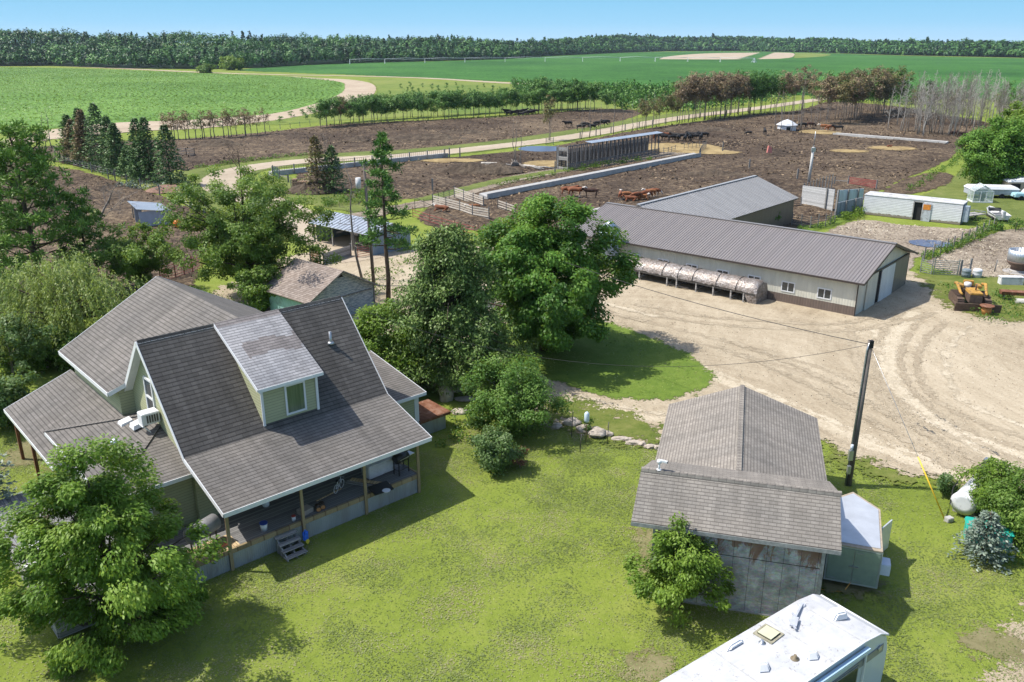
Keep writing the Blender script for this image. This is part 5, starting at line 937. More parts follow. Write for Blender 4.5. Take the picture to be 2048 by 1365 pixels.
# plantation, saplings
def mass(name,poly,n,h,w,mat,label,seed,qs=.8,per=20):
    rs=np.random.RandomState(seed); q=np.array([(p[0],p[1]) for p in poly]); lo=q.min(0);hi=q.max(0); P=lo+rs.rand(n*4,2)*(hi-lo); P=P[sdist(P,poly)>0][:n]; m=len(P)
    i=np.repeat(np.arange(m),per); k=rs.rand(m*per); hh=(h*(.7+.6*rs.rand(m)))[i]; a=rs.rand(m*per)*6.28; r=w*(1.05-k)*np.sqrt(rs.rand(m*per))
    X=np.stack([P[i,0]+np.cos(a)*r,P[i,1]+np.sin(a)*r,.15+hh*k],1); nn=nrm(np.stack([np.cos(a),np.sin(a),.5+0*a],1)+rs.randn(m*per,3)*.5); tc=.45+.15*rs.randn(m)
    V,t=cards(rs,X,nn,qs*(.6+.7*rs.rand(m*per)),qs*.5,np.clip(tc[i]+.12*rs.randn(m*per),0,1)); o=bpy.data.objects.new(name,crownmesh(name,V,t,mat)); C.objects.link(o); tag(o,label,'plantation',None,'stuff')
mass('young_pine_plantation',GL([(1020,168),(1180,176),(1380,190),(1420,196),(1400,206),(1250,208),(1100,200),(1040,195)]),700,2.8,1.6,lm_pine,'dense dark green block of young pines beyond the windbreak',1,.9,22)
mass('pine_thicket',GL([(1180,190),(1400,190),(1560,186),(1600,190),(1560,205),(1400,222),(1330,228),(1240,222)]),420,5,2.2,lm_pine,'thicket of young green pines between the windbreak and the brown rows',2,1.0,30)
mass('pine_thicket',GL([(1600,188),(1860,200),(1860,212),(1640,204)]),160,5,2.4,lm_pine,'young green pines between the brown row and the aspens',3,1.0,30)
k=0
sap=put('pine_sapling',leafy('psap',500,2.2,.6,.1,8,22,.4,lm_pine,bk_brown,cr=.4,tr=.04,nl=3,wf=.4),'small young pine in the weedy meadow inside the bend of the sandy track','tree',g0(802,178),group='young pines in the weedy meadow')
for x,y in [(815,184),(826,187),(838,190),(852,190),(864,180),(877,184),(893,178),(905,190),(915,183),(845,176),(872,193),(925,177),(940,184),(955,180),(968,176),(985,184),(1000,181),(912,172),(820,176),(890,192),(948,192),(780,190)]: dup(sap,g0(x,y),rr.uniform(0,6),rr.uniform(.7,1.4))
for i,(x,y) in enumerate([(583,234),(606,230),(612,239),(620,226),(560,245),(480,250),(440,255)]): dup(sap,g0(x,y),i,(1.3,1.3,.7),'low dark pine bush on the grass strip below the bean field','low pines below the bean field')
put('field_tree',leafy('ft',510,6,5,.2,40,60,1.1,lm_weed,bk_brown,cr=2,tr=.2),'rounded lone bush on the far field track left of the corn','tree',g0(414,146.5))
put('field_tree',leafy('ft2',511,9,9,.5,50,60,1.5,lm_lime,bk_brown,cr=3,tr=.3),'bright yellow-green tree at the forest edge beside the corn','tree',g0(465,140.5))
# weeds along fences and banks
weeds('tall_weeds',along(GL([(1672,443),(1698,437),(1722,430)]),.6,.5,1),'lush green weeds against the boarded pen fence',.9,120,.22,lm_lime,.8)
weeds('tall_weeds',along(GL([(1590,462),(1640,455),(1670,447)]),.9,.4,2),'green weeds beside the dark barn wall',.6,60,.2,lm_weed,.5)
weeds('tall_weeds',along(GL([(1852,520),(1900,500),(1945,482),(1965,470)]),.7,.4,3),'green weeds growing along the wire fence by the puddle',.8,90,.2,lm_weed,.6)
weeds('tall_weeds',along(GL([(1965,468),(1990,458),(2015,462),(2060,458)]),.6,.9,4),'thick green growth along the fence below the boat',1.0,110,.24,lm_weed,.9)
weeds('tall_weeds',along(GL([(1925,445),(1960,447)]),.8,.6,14),'dark weeds behind the white trailer end',.8,90,.22,lm_dark,.7)
weeds('tall_weeds',along(GL([(1815,385),(1870,350),(1905,330),(1935,300)]),1.2,.5,5),'weeds along the edge between mown lawn and feedlot',.6,30,.25,lm_weed,.6)
weeds('tall_weeds',along(GL([(640,415),(700,408),(740,404),(735,392),(690,398)]),.8,1.3,6),'lush green weeds beneath the pair of spruces',1.0,120,.28,lm_weed,1.2)
weeds('tall_weeds',along(GL([(250,372),(300,378),(345,385)]),.8,1.2,7),'grey-green weeds under the spruce group',.9,90,.26,lm_blue,1.0)
weeds('tall_weeds',along(GL([(390,338),(480,327),(560,316),(640,309)]),1.0,.5,8),'green weeds on the ditch bank above the dirt road',.6,60,.26,lm_weed,.7)
weeds('tall_weeds',along(GL([(1130,345),(1200,333),(1300,318)]),1.,.7,9),'weeds in the shade under the slatted shelter',.6,60,.26,lm_weed,.8)
weeds('tall_weeds',along(GL([(990,372),(1050,360),(1110,350)]),1.,.5,10),'weeds along the dirt lane beside the concrete bunk',.5,40,.24,lm_weed,.6)
weeds('tall_weeds',along(GL([(740,600),(760,560),(820,520)]),1.2,1.4,11),'weeds around the tall pines behind the old garage',.5,60,.22,lm_weed,1.0)
weeds('tall_weeds',along(GL([(1890,575),(1940,590),(2040,600),(2045,625),(1960,640)]),.8,1.1,12),'rank weeds around the bulldozer',.5,60,.2,lm_weed,1.0)
weeds('tall_weeds',along(GL([(880,900),(930,870),(905,835)]),.7,.4,13),'green plants beside the box and the large stones',.5,60,.16,lm_weed,.5)
weeds('tall_weeds',along(GL([(0,700),(60,690),(140,720),(60,740),(10,730)]),1.1,1.6,15),'tangled undergrowth below the willow',1.3,160,.24,lm_weed,1.6)
weeds('tall_weeds',along(GL([(340,590),(420,600),(500,625)]),1.1,1.3,16),'undergrowth at the foot of the sprawling tree',.8,120,.22,lm_elder,1.3)
weeds('tall_weeds',along(GL([(1990,1130),(2040,1100)]),.5,.4,17),'grass and weeds around the right-hand bush',.4,70,.14,lm_weed,.5)
weeds('tall_weeds',along(GL([(1840,540),(1870,548),(1900,545)]),.6,.5,18),'weeds below the pipe gates beside the barn',.5,60,.18,lm_lime,.5)
# ---------------------------------------------------------------- travel trailer (RV)
def frm(px,py,hd,z=0): p=G(px,py,z); return (p.x,p.y,0),hz(hd)
RVO=Vector((12.32,22.85,0)); rv=T('travel_trailer','large white travel trailer with speckled white roof, vents and antenna, cut by the bottom edge','caravan',RVO,hz(-126),sc=(1,.966,.94))
n=N('rv_roof'); v=n.co(); f=n.noise(v,7,8,.85,.2); f2=n.noise(v,.9,4,.6); sp=n.math('MAXIMUM',n.math('MULTIPLY',n.ramp(f,[(.56,(0,0,0)),(.6,(1,1,1))]),n.ramp(f2,[(.46,(0,0,0)),(.58,(1,1,1))])),n.ramp(n.noise(n.co('Object',(.5,3,1)),1.2,6,.7),[(.55,(0,0,0)),(.8,(.4,.4,.4))])); c=n.mix(sp,n.ramp(n.noise(v,1.5,5,.6),[(.3,(.38,.39,.4)),(.7,(.5,.5,.51))]),(.2,.19,.18)); rvroof=n.fin(c,.6,0,None,.3)
rvw=paint((.47,.51,.56),.3,.06,1,name='rv_side'); rvg=paint((.2,.21,.23),.35,.2,3,name='rv_stripe')
LR=11.0; pr=[(-.05,.55),(-.12,1.4),(-.1,2.3),(.08,2.85),(.5,3.12),(1.4,3.27),(LR,3.27),(LR,.55)]
mb=MB(); a=[(x,-.02,z) for x,z in pr]; b=[(x,-2.63,z) for x,z in pr]; mb.poly(a); mb.poly(b[::-1]); n_=len(pr)
for i in range(n_): j=(i+1)%n_; mb.poly([a[j],a[i],b[i],b[j]],1 if 3<=i<=5 else 0)
mb.build('body',[rvw,rvroof],rv)
mb=MB(); mb.hexa([(1.35,-2.68,3.272),(LR,-2.68,3.272),(LR,.02,3.272),(1.35,.02,3.272),(1.35,-2.66,3.31),(LR,-2.66,3.31),(LR,0,3.31),(1.35,0,3.31)]); mb.hexa([(.03,-2.66,2.86),(.5,-2.66,3.14),(.5,.0,3.14),(.03,.0,2.86),(.0,-2.66,2.9),(.48,-2.66,3.18),(.48,0,3.18),(.0,0,2.9)]); mb.hexa([(.48,-2.66,3.14),(1.35,-2.66,3.272),(1.35,0,3.272),(.48,0,3.14),(.48,-2.66,3.18),(1.35,-2.66,3.31),(1.35,0,3.31),(.48,0,3.18)]); mb.build('roof',rvroof,rv)
mb=MB(); [mb.box(x,-2.64,3.311,x+.05,-.02,3.317) for x in (1.45,3.0,5.6,8.2)]; mb.build('roof_seam',paint((.42,.42,.41),.7,.3,6,name='seam_sealant'),rv)
mb=MB(); mb.path([(-.02,-2.66,2.88),(.0,0,2.88)],.05,6); mb.path([(.05,.0,2.9),(.5,.0,3.17),(1.4,.0,3.3),(LR,.0,3.3)],.03,5); mb.build('roof_trim',white,rv)
mb=MB(); mb.hexa([(.2,-.005,2.3),(LR,-.005,2.0),(LR,.004,2.0),(.2,.004,2.3),(.2,-.005,2.62),(LR,-.005,2.12),(LR,.004,2.12),(.2,.004,2.62)]); mb.hexa([(1.4,-.005,2.75),(LR,-.005,2.75),(LR,.003,2.75),(1.4,.003,2.75),(1.4,-.005,2.8),(LR,-.005,2.8),(LR,.003,2.8),(1.4,.003,2.8)]); mb.build('stripe',rvg,rv)
mb=MB(); mb.bar((1.3,.1,3.02),(7.5,.1,3.02),.14,.14); mb.build('awning_roller',paint((.35,.5,.65),.4,.1,2,name='awning_blue'),rv); mb=MB(); mb.bar((1.3,.05,3.0),(1.3,.05,1.2),.05); mb.bar((1.3,.16,3.03),(7.5,.16,3.03),.03,.05); mb.build('awning_arm',white,rv)
f=MB(); f.box(1.6,.0,1.55,3.0,.03,2.45); f=f.build('window',rvg,rv); MB().box(1.66,.031,1.61,2.94,.036,2.39).build('pane',glass,f)
f=MB(); f.box(4.0,.0,.7,4.7,.03,2.55); f=f.build('door',rvw,rv); MB().box(4.1,.031,1.7,4.6,.036,2.4).build('pane',glass,f)
for x in (6.2,7.1): MB().path([(x,-.25,.36),(x,.02,.36)],.36,16).build('wheel',dark,rv)
mb=MB(); mb.lathe([(.11,0),(.11,.03)],14,(0,0,0)); 
lt=MB(); lt.path([(.45,.0,2.55),(.45,.04,2.55)],.1,12); lt.build('marker_light',steel,rv)
def blobroof(x,y,l,w_,hh,name,rz2=0,mat=white,front=.5):
    mb=MB(); mb.hexa([(-l/2,-w_/2,0),(l/2,-w_/2,0),(l/2,w_/2,0),(-l/2,w_/2,0),(-l/2+.08,-w_/2+.06,hh),(l/2-front*l*.6,-w_/2+.06,hh),(l/2-front*l*.6,w_/2-.06,hh),(-l/2+.08,w_/2-.06,hh)]); o=mb.build(name,mat,rv,(x,y,3.311),rz2,bevel=.05); return o
v1=blobroof(1.0,-1.35,.62,.5,.28,'roof_vent',R(-20)); v1.location.z=3.26; blobroof(3.35,-.68,.6,.42,.24,'roof_vent',R(60)); blobroof(5.0,-1.25,.6,.42,.24,'roof_vent',R(60)); blobroof(4.95,-2.42,.85,.3,.14,'fridge_vent',0)
mb=MB(); mb.box(-.36,-.36,0,.36,.36,.04); s_=mb.build('skylight',paint((.3,.28,.2),.6,.4,8,name='skylight_frame'),rv,(3.6,-2.1,3.311),R(5)); mb=MB(); mb.box(-.28,-.28,.041,.28,.28,.09); mb.build('dome',paint((.5,.5,.34),.3,.1,2,name='yellowed_plastic'),s_,bevel=.03)
mb=MB(); mb.bar((1.47,-2.4,3.36),(2.3,-2.05,3.42),.07,.07); mb.bar((2.3,-2.05,3.42),(2.75,-1.8,3.42),.22,.06); mb.bar((2.2,-2.25,3.42),(2.42,-1.85,3.42),.06,.05); mb.bar((2.55,-2.1,3.42),(2.8,-1.65,3.42),.06,.05); mb.lathe([(.16,0),(.1,.06)],12,(1.47,-2.4,3.3)); mb.build('antenna',paint((.4,.42,.46),.4,.2,4,name='antenna_grey'),rv)
mb=MB(); mb.lathe([(.14,0),(.14,.03),(.05,.04),(.05,.16)],14,(3.88,-.85,3.3)); mb.build('vent_stub',paint((.2,.16,.1),.6,.3,5,name='stub_brown'),rv); mb=MB(); mb.lathe([(.12,0),(.12,.02),(.05,.03),(.05,.12)],14,(4.1,-1.95,3.3)); mb.build('vent_stub',steel,rv)

# ---------------------------------------------------------------- enclosed cargo trailer
co_=Vector((12.75,29.3,0)); ct=T('cargo_trailer','silver enclosed cargo trailer with pointed nose and padlocked double rear doors beside the shed','trailer',co_,hz(109.5))
al=paint((.42,.46,.47),.3,.15,2,metal=.35,name='aluminium_skin'); tan_=paint((.36,.3,.22),.6,.3,5,name='tan_roof_edge'); silv=paint((.55,.57,.6),.35,.15,1.5,metal=.4,name='silver_roof')
fp=[(0,0),(1.98,0),(2.05,3.4),(1.0,4.6),(-.02,3.5)]
def inset(k): cx=sum(p[0] for p in fp)/5; cy=sum(p[1] for p in fp)/5; return [(cx+(x-cx)*k,cy+(y-cy)*k) for x,y in fp]
MB().prism(fp,.35,2.0).build('body',al,ct); MB().prism(inset(1.015),2.002,2.05).build('roof_edge',tan_,ct); MB().prism(inset(.93),2.052,2.075).build('roof',silv,ct)
dg=paint((.25,.32,.28),.35,.15,3,metal=.3,name='door_green_grey')
for x0,x1 in ((.05,.97),(1.01,1.93)):
    d_=MB().box(x0,-.05,.42,x1,-.005,1.93).build('rear_door',dg,ct); m=MB()
    for z in (.5,1.8): m.bar((x0+.05,-.06,z),(x0+.35,-.06,z),.03,.02)
    m.build('hinge',steel,d_)
MB().bar((.85,-.08,1.15),(1.2,-.08,1.15),.04,.05).build('latch',steel,ct); MB().box(-.03,-.03,.32,0,.02,2.0).box(1.98,-.03,.32,2.01,.02,2.0).box(0,-.03,1.94,1.98,.0,2.0).box(0,-.03,.33,1.98,0,.41).build('door_frame',al,ct)
MB().hexa([(2.04,1.55,.55),(2.75,1.75,.55),(2.75,2.6,.55),(2.05,2.4,.55),(2.04,1.55,.6),(2.75,1.75,.6),(2.75,2.6,.6),(2.05,2.4,.6)]).build('shelf',dark,ct) if False else None
MB().hexa([(2.06,2.1,.55),(2.12,2.1,.55),(2.55,2.95,.55),(2.5,2.98,.55),(2.06,2.1,1.9),(2.12,2.1,1.9),(2.55,2.95,1.9),(2.5,2.98,1.9)]).build('side_door',silv,ct)
MB().box(2.03,2.3,.5,2.06,3.2,1.88).build('doorway',dark,ct)
a_=MB().box(2.0,.35,.75,2.42,.95,1.25).build('air_conditioner',paint((.5,.55,.62),.4,.1,2,name='ac_case'),ct,bevel=.02); MB().box(2.425,.42,.8,2.43,.88,1.2).build('grille',paint((.6,.5,.42),.5,.2,3,name='ac_grille'),a_)
for x in (-.02,1.98): MB().path([(x-.1,2.0,.33),(x+.12,2.0,.33)],.33,16).build('wheel',dark,ct)
MB().bar((1.0,4.5,.4),(1.0,5.4,.4),.1,.1).build('hitch',dsteel,ct)
mb=MB(); mb.path([(1.0,-.02,.4),(.8,-.2,.05),(.3,-.35,.02),(-.4,-.3,.02)],.015,5); tag(mb.build('extension_cord',paint((.6,.3,.06),.5,.1,2,name='orange_cord'),None,co_,hz(109.5)),'orange-brown extension cord hanging from the cargo trailer rear','cord')

# ---------------------------------------------------------------- poles and wires
polem=barkmat('pole_wood',(.09,.075,.065),(.2,.175,.155),4)
P1=G(1696,970); up=T('utility_pole','tall weathered utility pole with conduit and grey meter boxes beside the taupe shed','utility pole',P1)
MB().path([(0,0,0),(.05,0,7.7)],[.17,.12],12).build('pole',polem,up); MB().path([(-.17,-.1,0),(-.1,-.08,7.2),(-.02,-.08,7.6)],.035,6).build('conduit',steel,up)
MB().box(-.3,-.32,1.5,-.08,-.15,2.05).box(-.27,-.32,.75,-.1,-.16,1.2).build('meter_box',steel,up,bevel=.015); MB().path([(-.19,-.24,2.05),(-.19,-.24,2.35)],.07,10).build('meter',paint((.5,.55,.6),.2,.1,2,name='meter_glass'),up); MB().box(-.02,-.15,7.35,.16,.02,7.72).build('pole_top',dark,up)
P2=G(748,572); up2=T('utility_pole','utility pole with a white transformer can among the tall pines behind the old garage','utility pole',P2)
MB().path([(0,0,0),(-.3,0,11.2)],[.16,.11],10).build('pole',polem,up2); MB().path([(-.85,-.1,8.9),(-.85,-.1,9.8)],.24,14).build('transformer',whited,up2); MB().bar((-.27,0,9.6),(-.7,-.05,9.6),.06).build('bracket',dsteel,up2)
P3=G(1617,367); up3=T('service_pole','slim pale grey service pole standing in the feedlot beyond the grey metal barn','utility pole',P3)
MB().path([(0,0,0),(.15,0,5.6)],[.24,.19],12).build('pole',paint((.5,.5,.48),.7,.2,3,name='pale_pole'),up3); MB().path([(.15,0,5.6),(.18,0,8.0)],[.08,.04],8).box(-.15,-.2,4.9,.45,.2,5.5).build('insulator',steel,up3)
def wire(a,b,sag,label,r=.018,mat=None):
    a=Vector(a);b=Vector(b); pts=[]
    for i in range(25): t=i/24; p=a.lerp(b,t); p.z-=sag*4*t*(1-t); pts.append(p)
    return tag(MB().path(pts,r,4,caps=False).build('power_line',mat or paint((.03,.03,.03),.6,.1,1,name='wire_black')),label,'wire')
t1=P1+Vector((.05,0,7.5)); wire(t1,P2+Vector((-.3,0,10.6)),1.6,'thin black overhead wire running left from the near utility pole to the far pole')
wire(t1,G(1285,770,0)*0+Vector((hw(10.4,-7.5).x,hw(10.4,-7.5).y,8.2)),2.2,'thin dark overhead wire from the near pole toward the farmhouse roof',.01)
gw=T('guy_wire','guy wire with a yellow plastic guard anchored in the lawn right of the pole','guy wire',G(1891,1043)); A=G(1891,1043); tp=t1-A; yp=tp*.36
MB().path([(0,0,0),tuple(tp)],.012,4).build('cable',steel,gw); MB().path([tuple(tp*.01),tuple(yp)],.035,8).build('guard',paint((.75,.5,.04),.4,.1,2,name='yellow_guard'),gw)

# ---------------------------------------------------------------- fuel tank, tarp, cord coil
A=G(1922,1035); B_=G(1990,965); hd=math.degrees(math.atan2(B_.x-A.x,B_.y-A.y)); ft=T('fuel_tank','white horizontal cylinder fuel tank with looped black hose under the yellow-green bush','tank',A,hz(hd))
tw=paint((.6,.62,.64),.45,.12,1.5,dirt=.6,name='tank_white'); r=.54; prof=[(.0,r*.5),(-.16,.0)]; mb=MB()
mb.path([(-.1,0,.75),(-.06,0,.75),(0,0,.75),(2.5,0,.75),(2.76,0,.75),(2.8,0,.75)],[.3,.58,r,r,.58,.3],24); mb.build('tank_body',tw,ft)
MB().bar((.4,-.5,.1),(.4,.5,.1),.2,.2).bar((2.5,-.5,.1),(2.5,.5,.1),.2,.2).build('cradle',greyw,ft); MB().box(2.6,-.22,1.5,2.9,.2,2.05).build('pump',steel,ft,bevel=.03)
mb=MB(); mb.path([(.4+2.2*math.sin(i/40*1.2)*0-.28-.05*math.sin(i),.42*math.cos(i/40*2*PI*2)+.1,.62+.42*math.sin(i/40*2*PI*2)) for i in range(41)],.028,5); mb.path([(2.7,.1,1.9),(1.6,.62,1.5),(.5,.7,1.1),(-.25,.5,.6)],.028,5); mb.build('hose',dark,ft)
gt=T('green_tarp_bin','turquoise plastic crate beside the blue spruce under the bushes','crate',G(1972,1085),R(-22)); teal=paint((.02,.35,.28),.4,.15,2,name='turquoise_plastic')
MB().box(-.9,-.45,0,.9,.45,.75).build('bin',teal,gt,bevel=.08); MB().hexa([(-.95,-.5,.76),(.95,-.5,.76),(.95,.5,.72),(-.95,.5,.72),(-.9,-.45,.86),(.9,-.45,.82),(.9,.45,.85),(-.9,.45,.9)]).build('lid',teal,gt,bevel=.03)
tag(MB().path([(0,0,.95),(1.7,-.5,1.0)],.03,6).build('pipe',steel,None,G(1930,1035)),'thin grey pipe lying across the turquoise crate','pipe')
rt=T('garden_tractor','small faded red machine half hidden by the bushes behind the turquoise crate','machine',G(1995,1045),R(30)); redp=paint((.35,.05,.04),.5,.2,2,name='faded_red')
MB().box(-.5,-.3,.3,.3,.3,.95).build('hood',redp,rt,bevel=.06); MB().box(.3,-.3,.3,1.0,.3,.6).build('frame',redp,rt,bevel=.03)
for x,y in ((-.3,.4),(-.3,-.4),(.8,.45),(.8,-.45)): MB().path([(x,y-.08,.3),(x,y+.08,.3)],.3,14).build('wheel',dark,rt)
cb=T('anchor_block','small grey concrete block at the foot of the yellow guy guard','block',G(1897,1043),R(20)); MB().box(-.18,-.14,0,.18,.14,.22).build('block',conc,cb,bevel=.02)

# ---------------------------------------------------------------- porch and deck things (z = deck top)
def porch(name,label,cat,u,v,z=.95,r=0): p=hw(u,v); return T(name,label,cat,(p.x,p.y,z),HR+R(r))
g=porch('barrel_smoker','large grey barrel smoker on legs at the left end of the porch','smoker',-.35,-1.6,.95,20); MB().path([(-.75,0,.85),(-.7,0,.85),(.7,0,.85),(.75,0,.85)],[.2,.36,.36,.2],18).build('drum',paint((.25,.25,.26),.5,.3,3,name='smoker_steel'),g)
for x in (-.5,.5):
    for y in (-.2,.2): MB().bar((x,y,0),(x,y,.6),.05).build('leg',dsteel,g)
b=porch('bucket','white plastic bucket with dark blue rim on the porch floor','bucket',2.1,-1.1); MB().lathe([(.13,0),(.17,.36)],18).build('pail',white,b); MB().lathe([(.175,.33),(.18,.38),(.15,.385)],18).build('rim',paint((.02,.05,.25),.5,.1,2,name='blue_rim'),b)
b=porch('paint_can','small white and red can standing at the foot of the second porch post','can',3.45,-.95); MB().lathe([(.09,0),(.09,.2)],14).build('can',white,b); MB().lathe([(.095,.2),(.095,.24)],14).build('lid',redp,b)
lg=porch('cardboard_box','flat grey-brown box on the porch floor behind the second post','box',4.15,-1.2,.95,10); MB().box(-.3,-.22,0,.3,.22,.22).build('box',paint((.3,.26,.22),.9,.1,2,name='cardboard'),lg)
logm=paint((.42,.2,.08),.9,.3,6,name='log_end')
for k,(u,v,l) in enumerate([(4.7,-1.0,'short cut log with pale orange ends lying on the porch edge'),(4.95,-1.05,'second cut log with a charred black side beside the first')]):
    lg=porch('cut_log',l,'log',u,v,1.07,70); MB().path([(-.2,0,0),(.2,0,0)],.12,12).build('bark',bk_brown,lg); MB().path([(-.205,0,0),(-.202,0,0)],.1,12).build('cut_end',logm,lg)
pr_=porch('propane_bottle','white gas bottle lying in the shade under the porch roof','gas bottle',3.1,-2.9); MB().lathe([(.12,0),(.16,.06),(.16,.3),(.08,.38),(.05,.42)],16).build('bottle',white,pr_); MB().lathe([(.06,.42),(.06,.5)],10).build('valve',dsteel,pr_)
fz=porch('chest_freezer','pale weathered chest box on the porch near the right-hand end','chest',8.7,-2.1,.95,2); MB().box(-.75,-.3,0,.75,.35,.62).build('chest',whited,fz,bevel=.03); MB().box(-.77,-.32,.625,.77,.37,.7).build('lid',whited,fz,bevel=.02)
gl=porch('barbecue_grill','black barbecue grill on thin legs at the right end of the porch','barbecue',9.55,-1.35,.95,10); blk=paint((.02,.02,.022),.4,.3,3,name='black_metal')
MB().path([(-.4,0,.85),(-.37,0,.85),(.37,0,.85),(.4,0,.85)],[.12,.24,.24,.12],16).build('barrel',blk,gl); MB().box(.42,-.2,.82,.75,.2,.86).build('side_shelf',steel,gl); MB().bar((-.3,-.26,.86),(.3,-.26,.86),.03).build('handle',steel,gl); MB().box(-.32,-.18,.25,.32,.18,.28).build('lower_shelf',blk,gl)
for x in (-.33,.33):
    for y in (-.18,.18): MB().bar((x,y,0),(x,y,.7),.04).build('leg',blk,gl)
bk=porch('childs_bicycle','small white-framed bicycle standing in the shade near the third porch post','bicycle',6.35,-1.9,.95,30)
for x in (-.28,.28):
    w_=MB(); w_.path([(x+.2*math.cos(i*PI/10),0,.22+.2*math.sin(i*PI/10)) for i in range(21)],.018,5); w_.build('wheel',white,bk)
MB().path([(-.28,0,.22),(-.1,0,.5),(.2,0,.52),(0,0,.22),(-.28,0,.22)],.015,5).path([(0,0,.22),(-.12,0,.55)],.015,5).path([(.28,0,.22),(.2,0,.62)],.015,5).build('frame',white,bk); MB().bar((.2,-.2,.64),(.2,.2,.64),.025).build('handlebar',steel,bk); MB().box(-.2,-.05,.55,-.05,.05,.6).build('seat',dark,bk)
tag(MB().bar((0,0,.03),(1.5,.25,.03),.05,.04).build('board',newwood,None,(*hw(5.0,-1.7)[:2],.95),HR),'single thin pale batten lying on the shaded porch floor','board')
for k,(u,v,r_,c_,l) in enumerate([(7.45,-1.55,-62,greyw,'long grey plank sticking out from the porch past the third post'),(7.75,-1.6,-58,newwood,'paler plank lying beside the long grey one on the porch')]): 
    p=hw(u,v); tag(MB().box(-.9,-.12,0,1.1,.12,.04).build('plank',c_,None,(p.x,p.y,.955+.05*k),HR+R(r_)),l,'plank')
lt_=porch('folding_table','dark tilted table top leaning over the porch edge with a white bowl','table',7.8,-.55,1.0,-5); MB().hexa([(-.5,-.35,0),(.5,-.35,0),(.5,.35,.12),(-.5,.35,.12),(-.5,-.35,.05),(.5,-.35,.05),(.5,.35,.17),(-.5,.35,.17)]).build('table_top',blk,lt_); MB().lathe([(.12,.0),(.2,.07)],14,(.1,-.35,.02)).build('bowl',white,lt_)
bb=T('blue_bag','bright blue and yellow plastic bag hanging beside the porch steps','bag',hw(3.45,.02),HR); rg=random.Random(2); MB().blob((0,0,.62),(.12,.09,.26),rg,2,.5).build('bag',paint((.02,.12,.6),.35,.3,8,name='blue_plastic'),bb); MB().blob((.05,-.05,.34),(.08,.06,.1),rg,2,.5).build('bag_bottom',paint((.6,.5,.05),.4,.2,4,name='yellow_plastic'),bb)
pl=porch('planter_tray','terracotta planter tray on new pine boards at the porch corner','planter',.1,-1.05,.99,10); MB().box(-.3,-.12,.01,.3,.12,.1).build('tray',paint((.45,.16,.08),.8,.2,4,name='terracotta'),pl,bevel=.01)
p=hw(-.2,-1.2); tag(MB().box(-1.0,-.5,0,1.0,.6,.035).build('pine_board_panel',newwood,None,(p.x,p.y,.953),HR),'panel of new yellow pine boards laid over the porch corner','boards')
wc=T('wicker_chair','round brown wicker chair on the dark side deck','chair',Vector((*G(78,1058,.95)[:2],.93)),R(40)); wk=paint((.2,.14,.09),.8,.3,12,name='wicker')
mb=MB(); 
for k in range(9): 
    a=-.3+k*.42; mb.path([(.32*math.cos(a),.32*math.sin(a),.0),(.42*math.cos(a),.42*math.sin(a),.42),(.46*math.cos(a),.46*math.sin(a),.7)],.02,5)
mb.path([(.46*math.cos(-.3+i*.168),.46*math.sin(-.3+i*.168),.7) for i in range(21)],.035,6); mb.build('backrest',wk,wc); MB().lathe([(.36,.33),(.38,.4)],18).build('seat',wk,wc)
pt=T('patio_table','pale slatted table with bench seats on the sunlit side deck','table',Vector((*G(95,1120,.95)[:2],.93)),R(35)); MB().box(-.9,-.4,.7,.9,.4,.75).build('table_top',whited,pt); MB().box(-.9,-.85,.42,.9,-.6,.46).box(-.9,.6,.42,.9,.85,.46).build('bench',whited,pt)
for x in (-.6,.6): MB().bar((x,-.7,0),(x,.0,.7),.08,.05).bar((x,.7,0),(x,.0,.7),.08,.05).build('leg',whited,pt)

# ---------------------------------------------------------------- yard: stones, stakes, feeder
rg=random.Random(7)
stones=[((893,800),(.45,.4,.75),'big upright boulder beside the rusty box lid'),((905,782),(.55,.5,.7),'tallest boulder under the cedar, behind the upright one'),((880,768),(.4,.35,.5),'rounded boulder in the cedar shade'),((917,825),(.5,.4,.12),'flat pale paving stone at the foot of the boulders'),((932,800),(.6,.4,.1),'flat grey stepping stone right of the boulders'),((925,768),(.5,.35,.25),'low stone beneath the cedar trunk'),
((1113,856),(.3,.25,.2),'grey stone at the left end of the stone row beside the shrub'),((1143,850),(.55,.35,.28),'long pale stone left of the bird feeder pole'),((1170,862),(.5,.35,.25),'wide pale stone behind the bird feeder pole'),((1196,872),(.55,.5,.3),'largest round pale boulder of the row'),((1218,873),(.22,.2,.2),'small round stone right of the largest boulder'),((1240,880),(.55,.22,.12),'long low slab stone in the row'),((1257,884),(.2,.15,.15),'small stone in the middle of the row'),((1270,889),(.45,.2,.14),'thin curved stone near the middle of the row'),((1285,892),(.2,.18,.16),'rounded knob of stone near the shed'),((1300,896),(.32,.2,.15),'oval stone beside the shed eave'),((1314,898),(.2,.18,.14),'last stone of the row touching the shed shadow')]
for p,s_,l in stones: o=MB().blob((0,0,s_[2]*.55),s_,rg,3,.22,0,False).build('stone',stone,None,G(*p)); tag(o,l,'stone','field stones laid along the lawn edge' if p[0]>1100 else 'boulders below the cedar')
for p,hh,l in (((1143,874),1.55,'thin metal stake left of the bird feeder'),((1160,905),1.1,'short dark stake nearest the camera'),((1214,887),1.3,'thin stake right of the bird feeder')): tag(MB().tube((0,0,0),(.05,0,hh),.025,n=6).build('garden_stake',dsteel,None,G(*p)),l,'stake')
bf=T('bird_feeder','pale blue tube bird feeder on a thin pole by the row of stones','bird feeder',G(1172,885)); MB().tube((0,0,0),(0,0,1.7),.02,n=6).build('pole',postw,bf); MB().lathe([(.12,1.25),(.14,1.35),(.14,1.75),(.05,1.85)],14).build('tube',paint((.5,.6,.68),.3,.1,2,name='pale_blue_plastic'),bf)

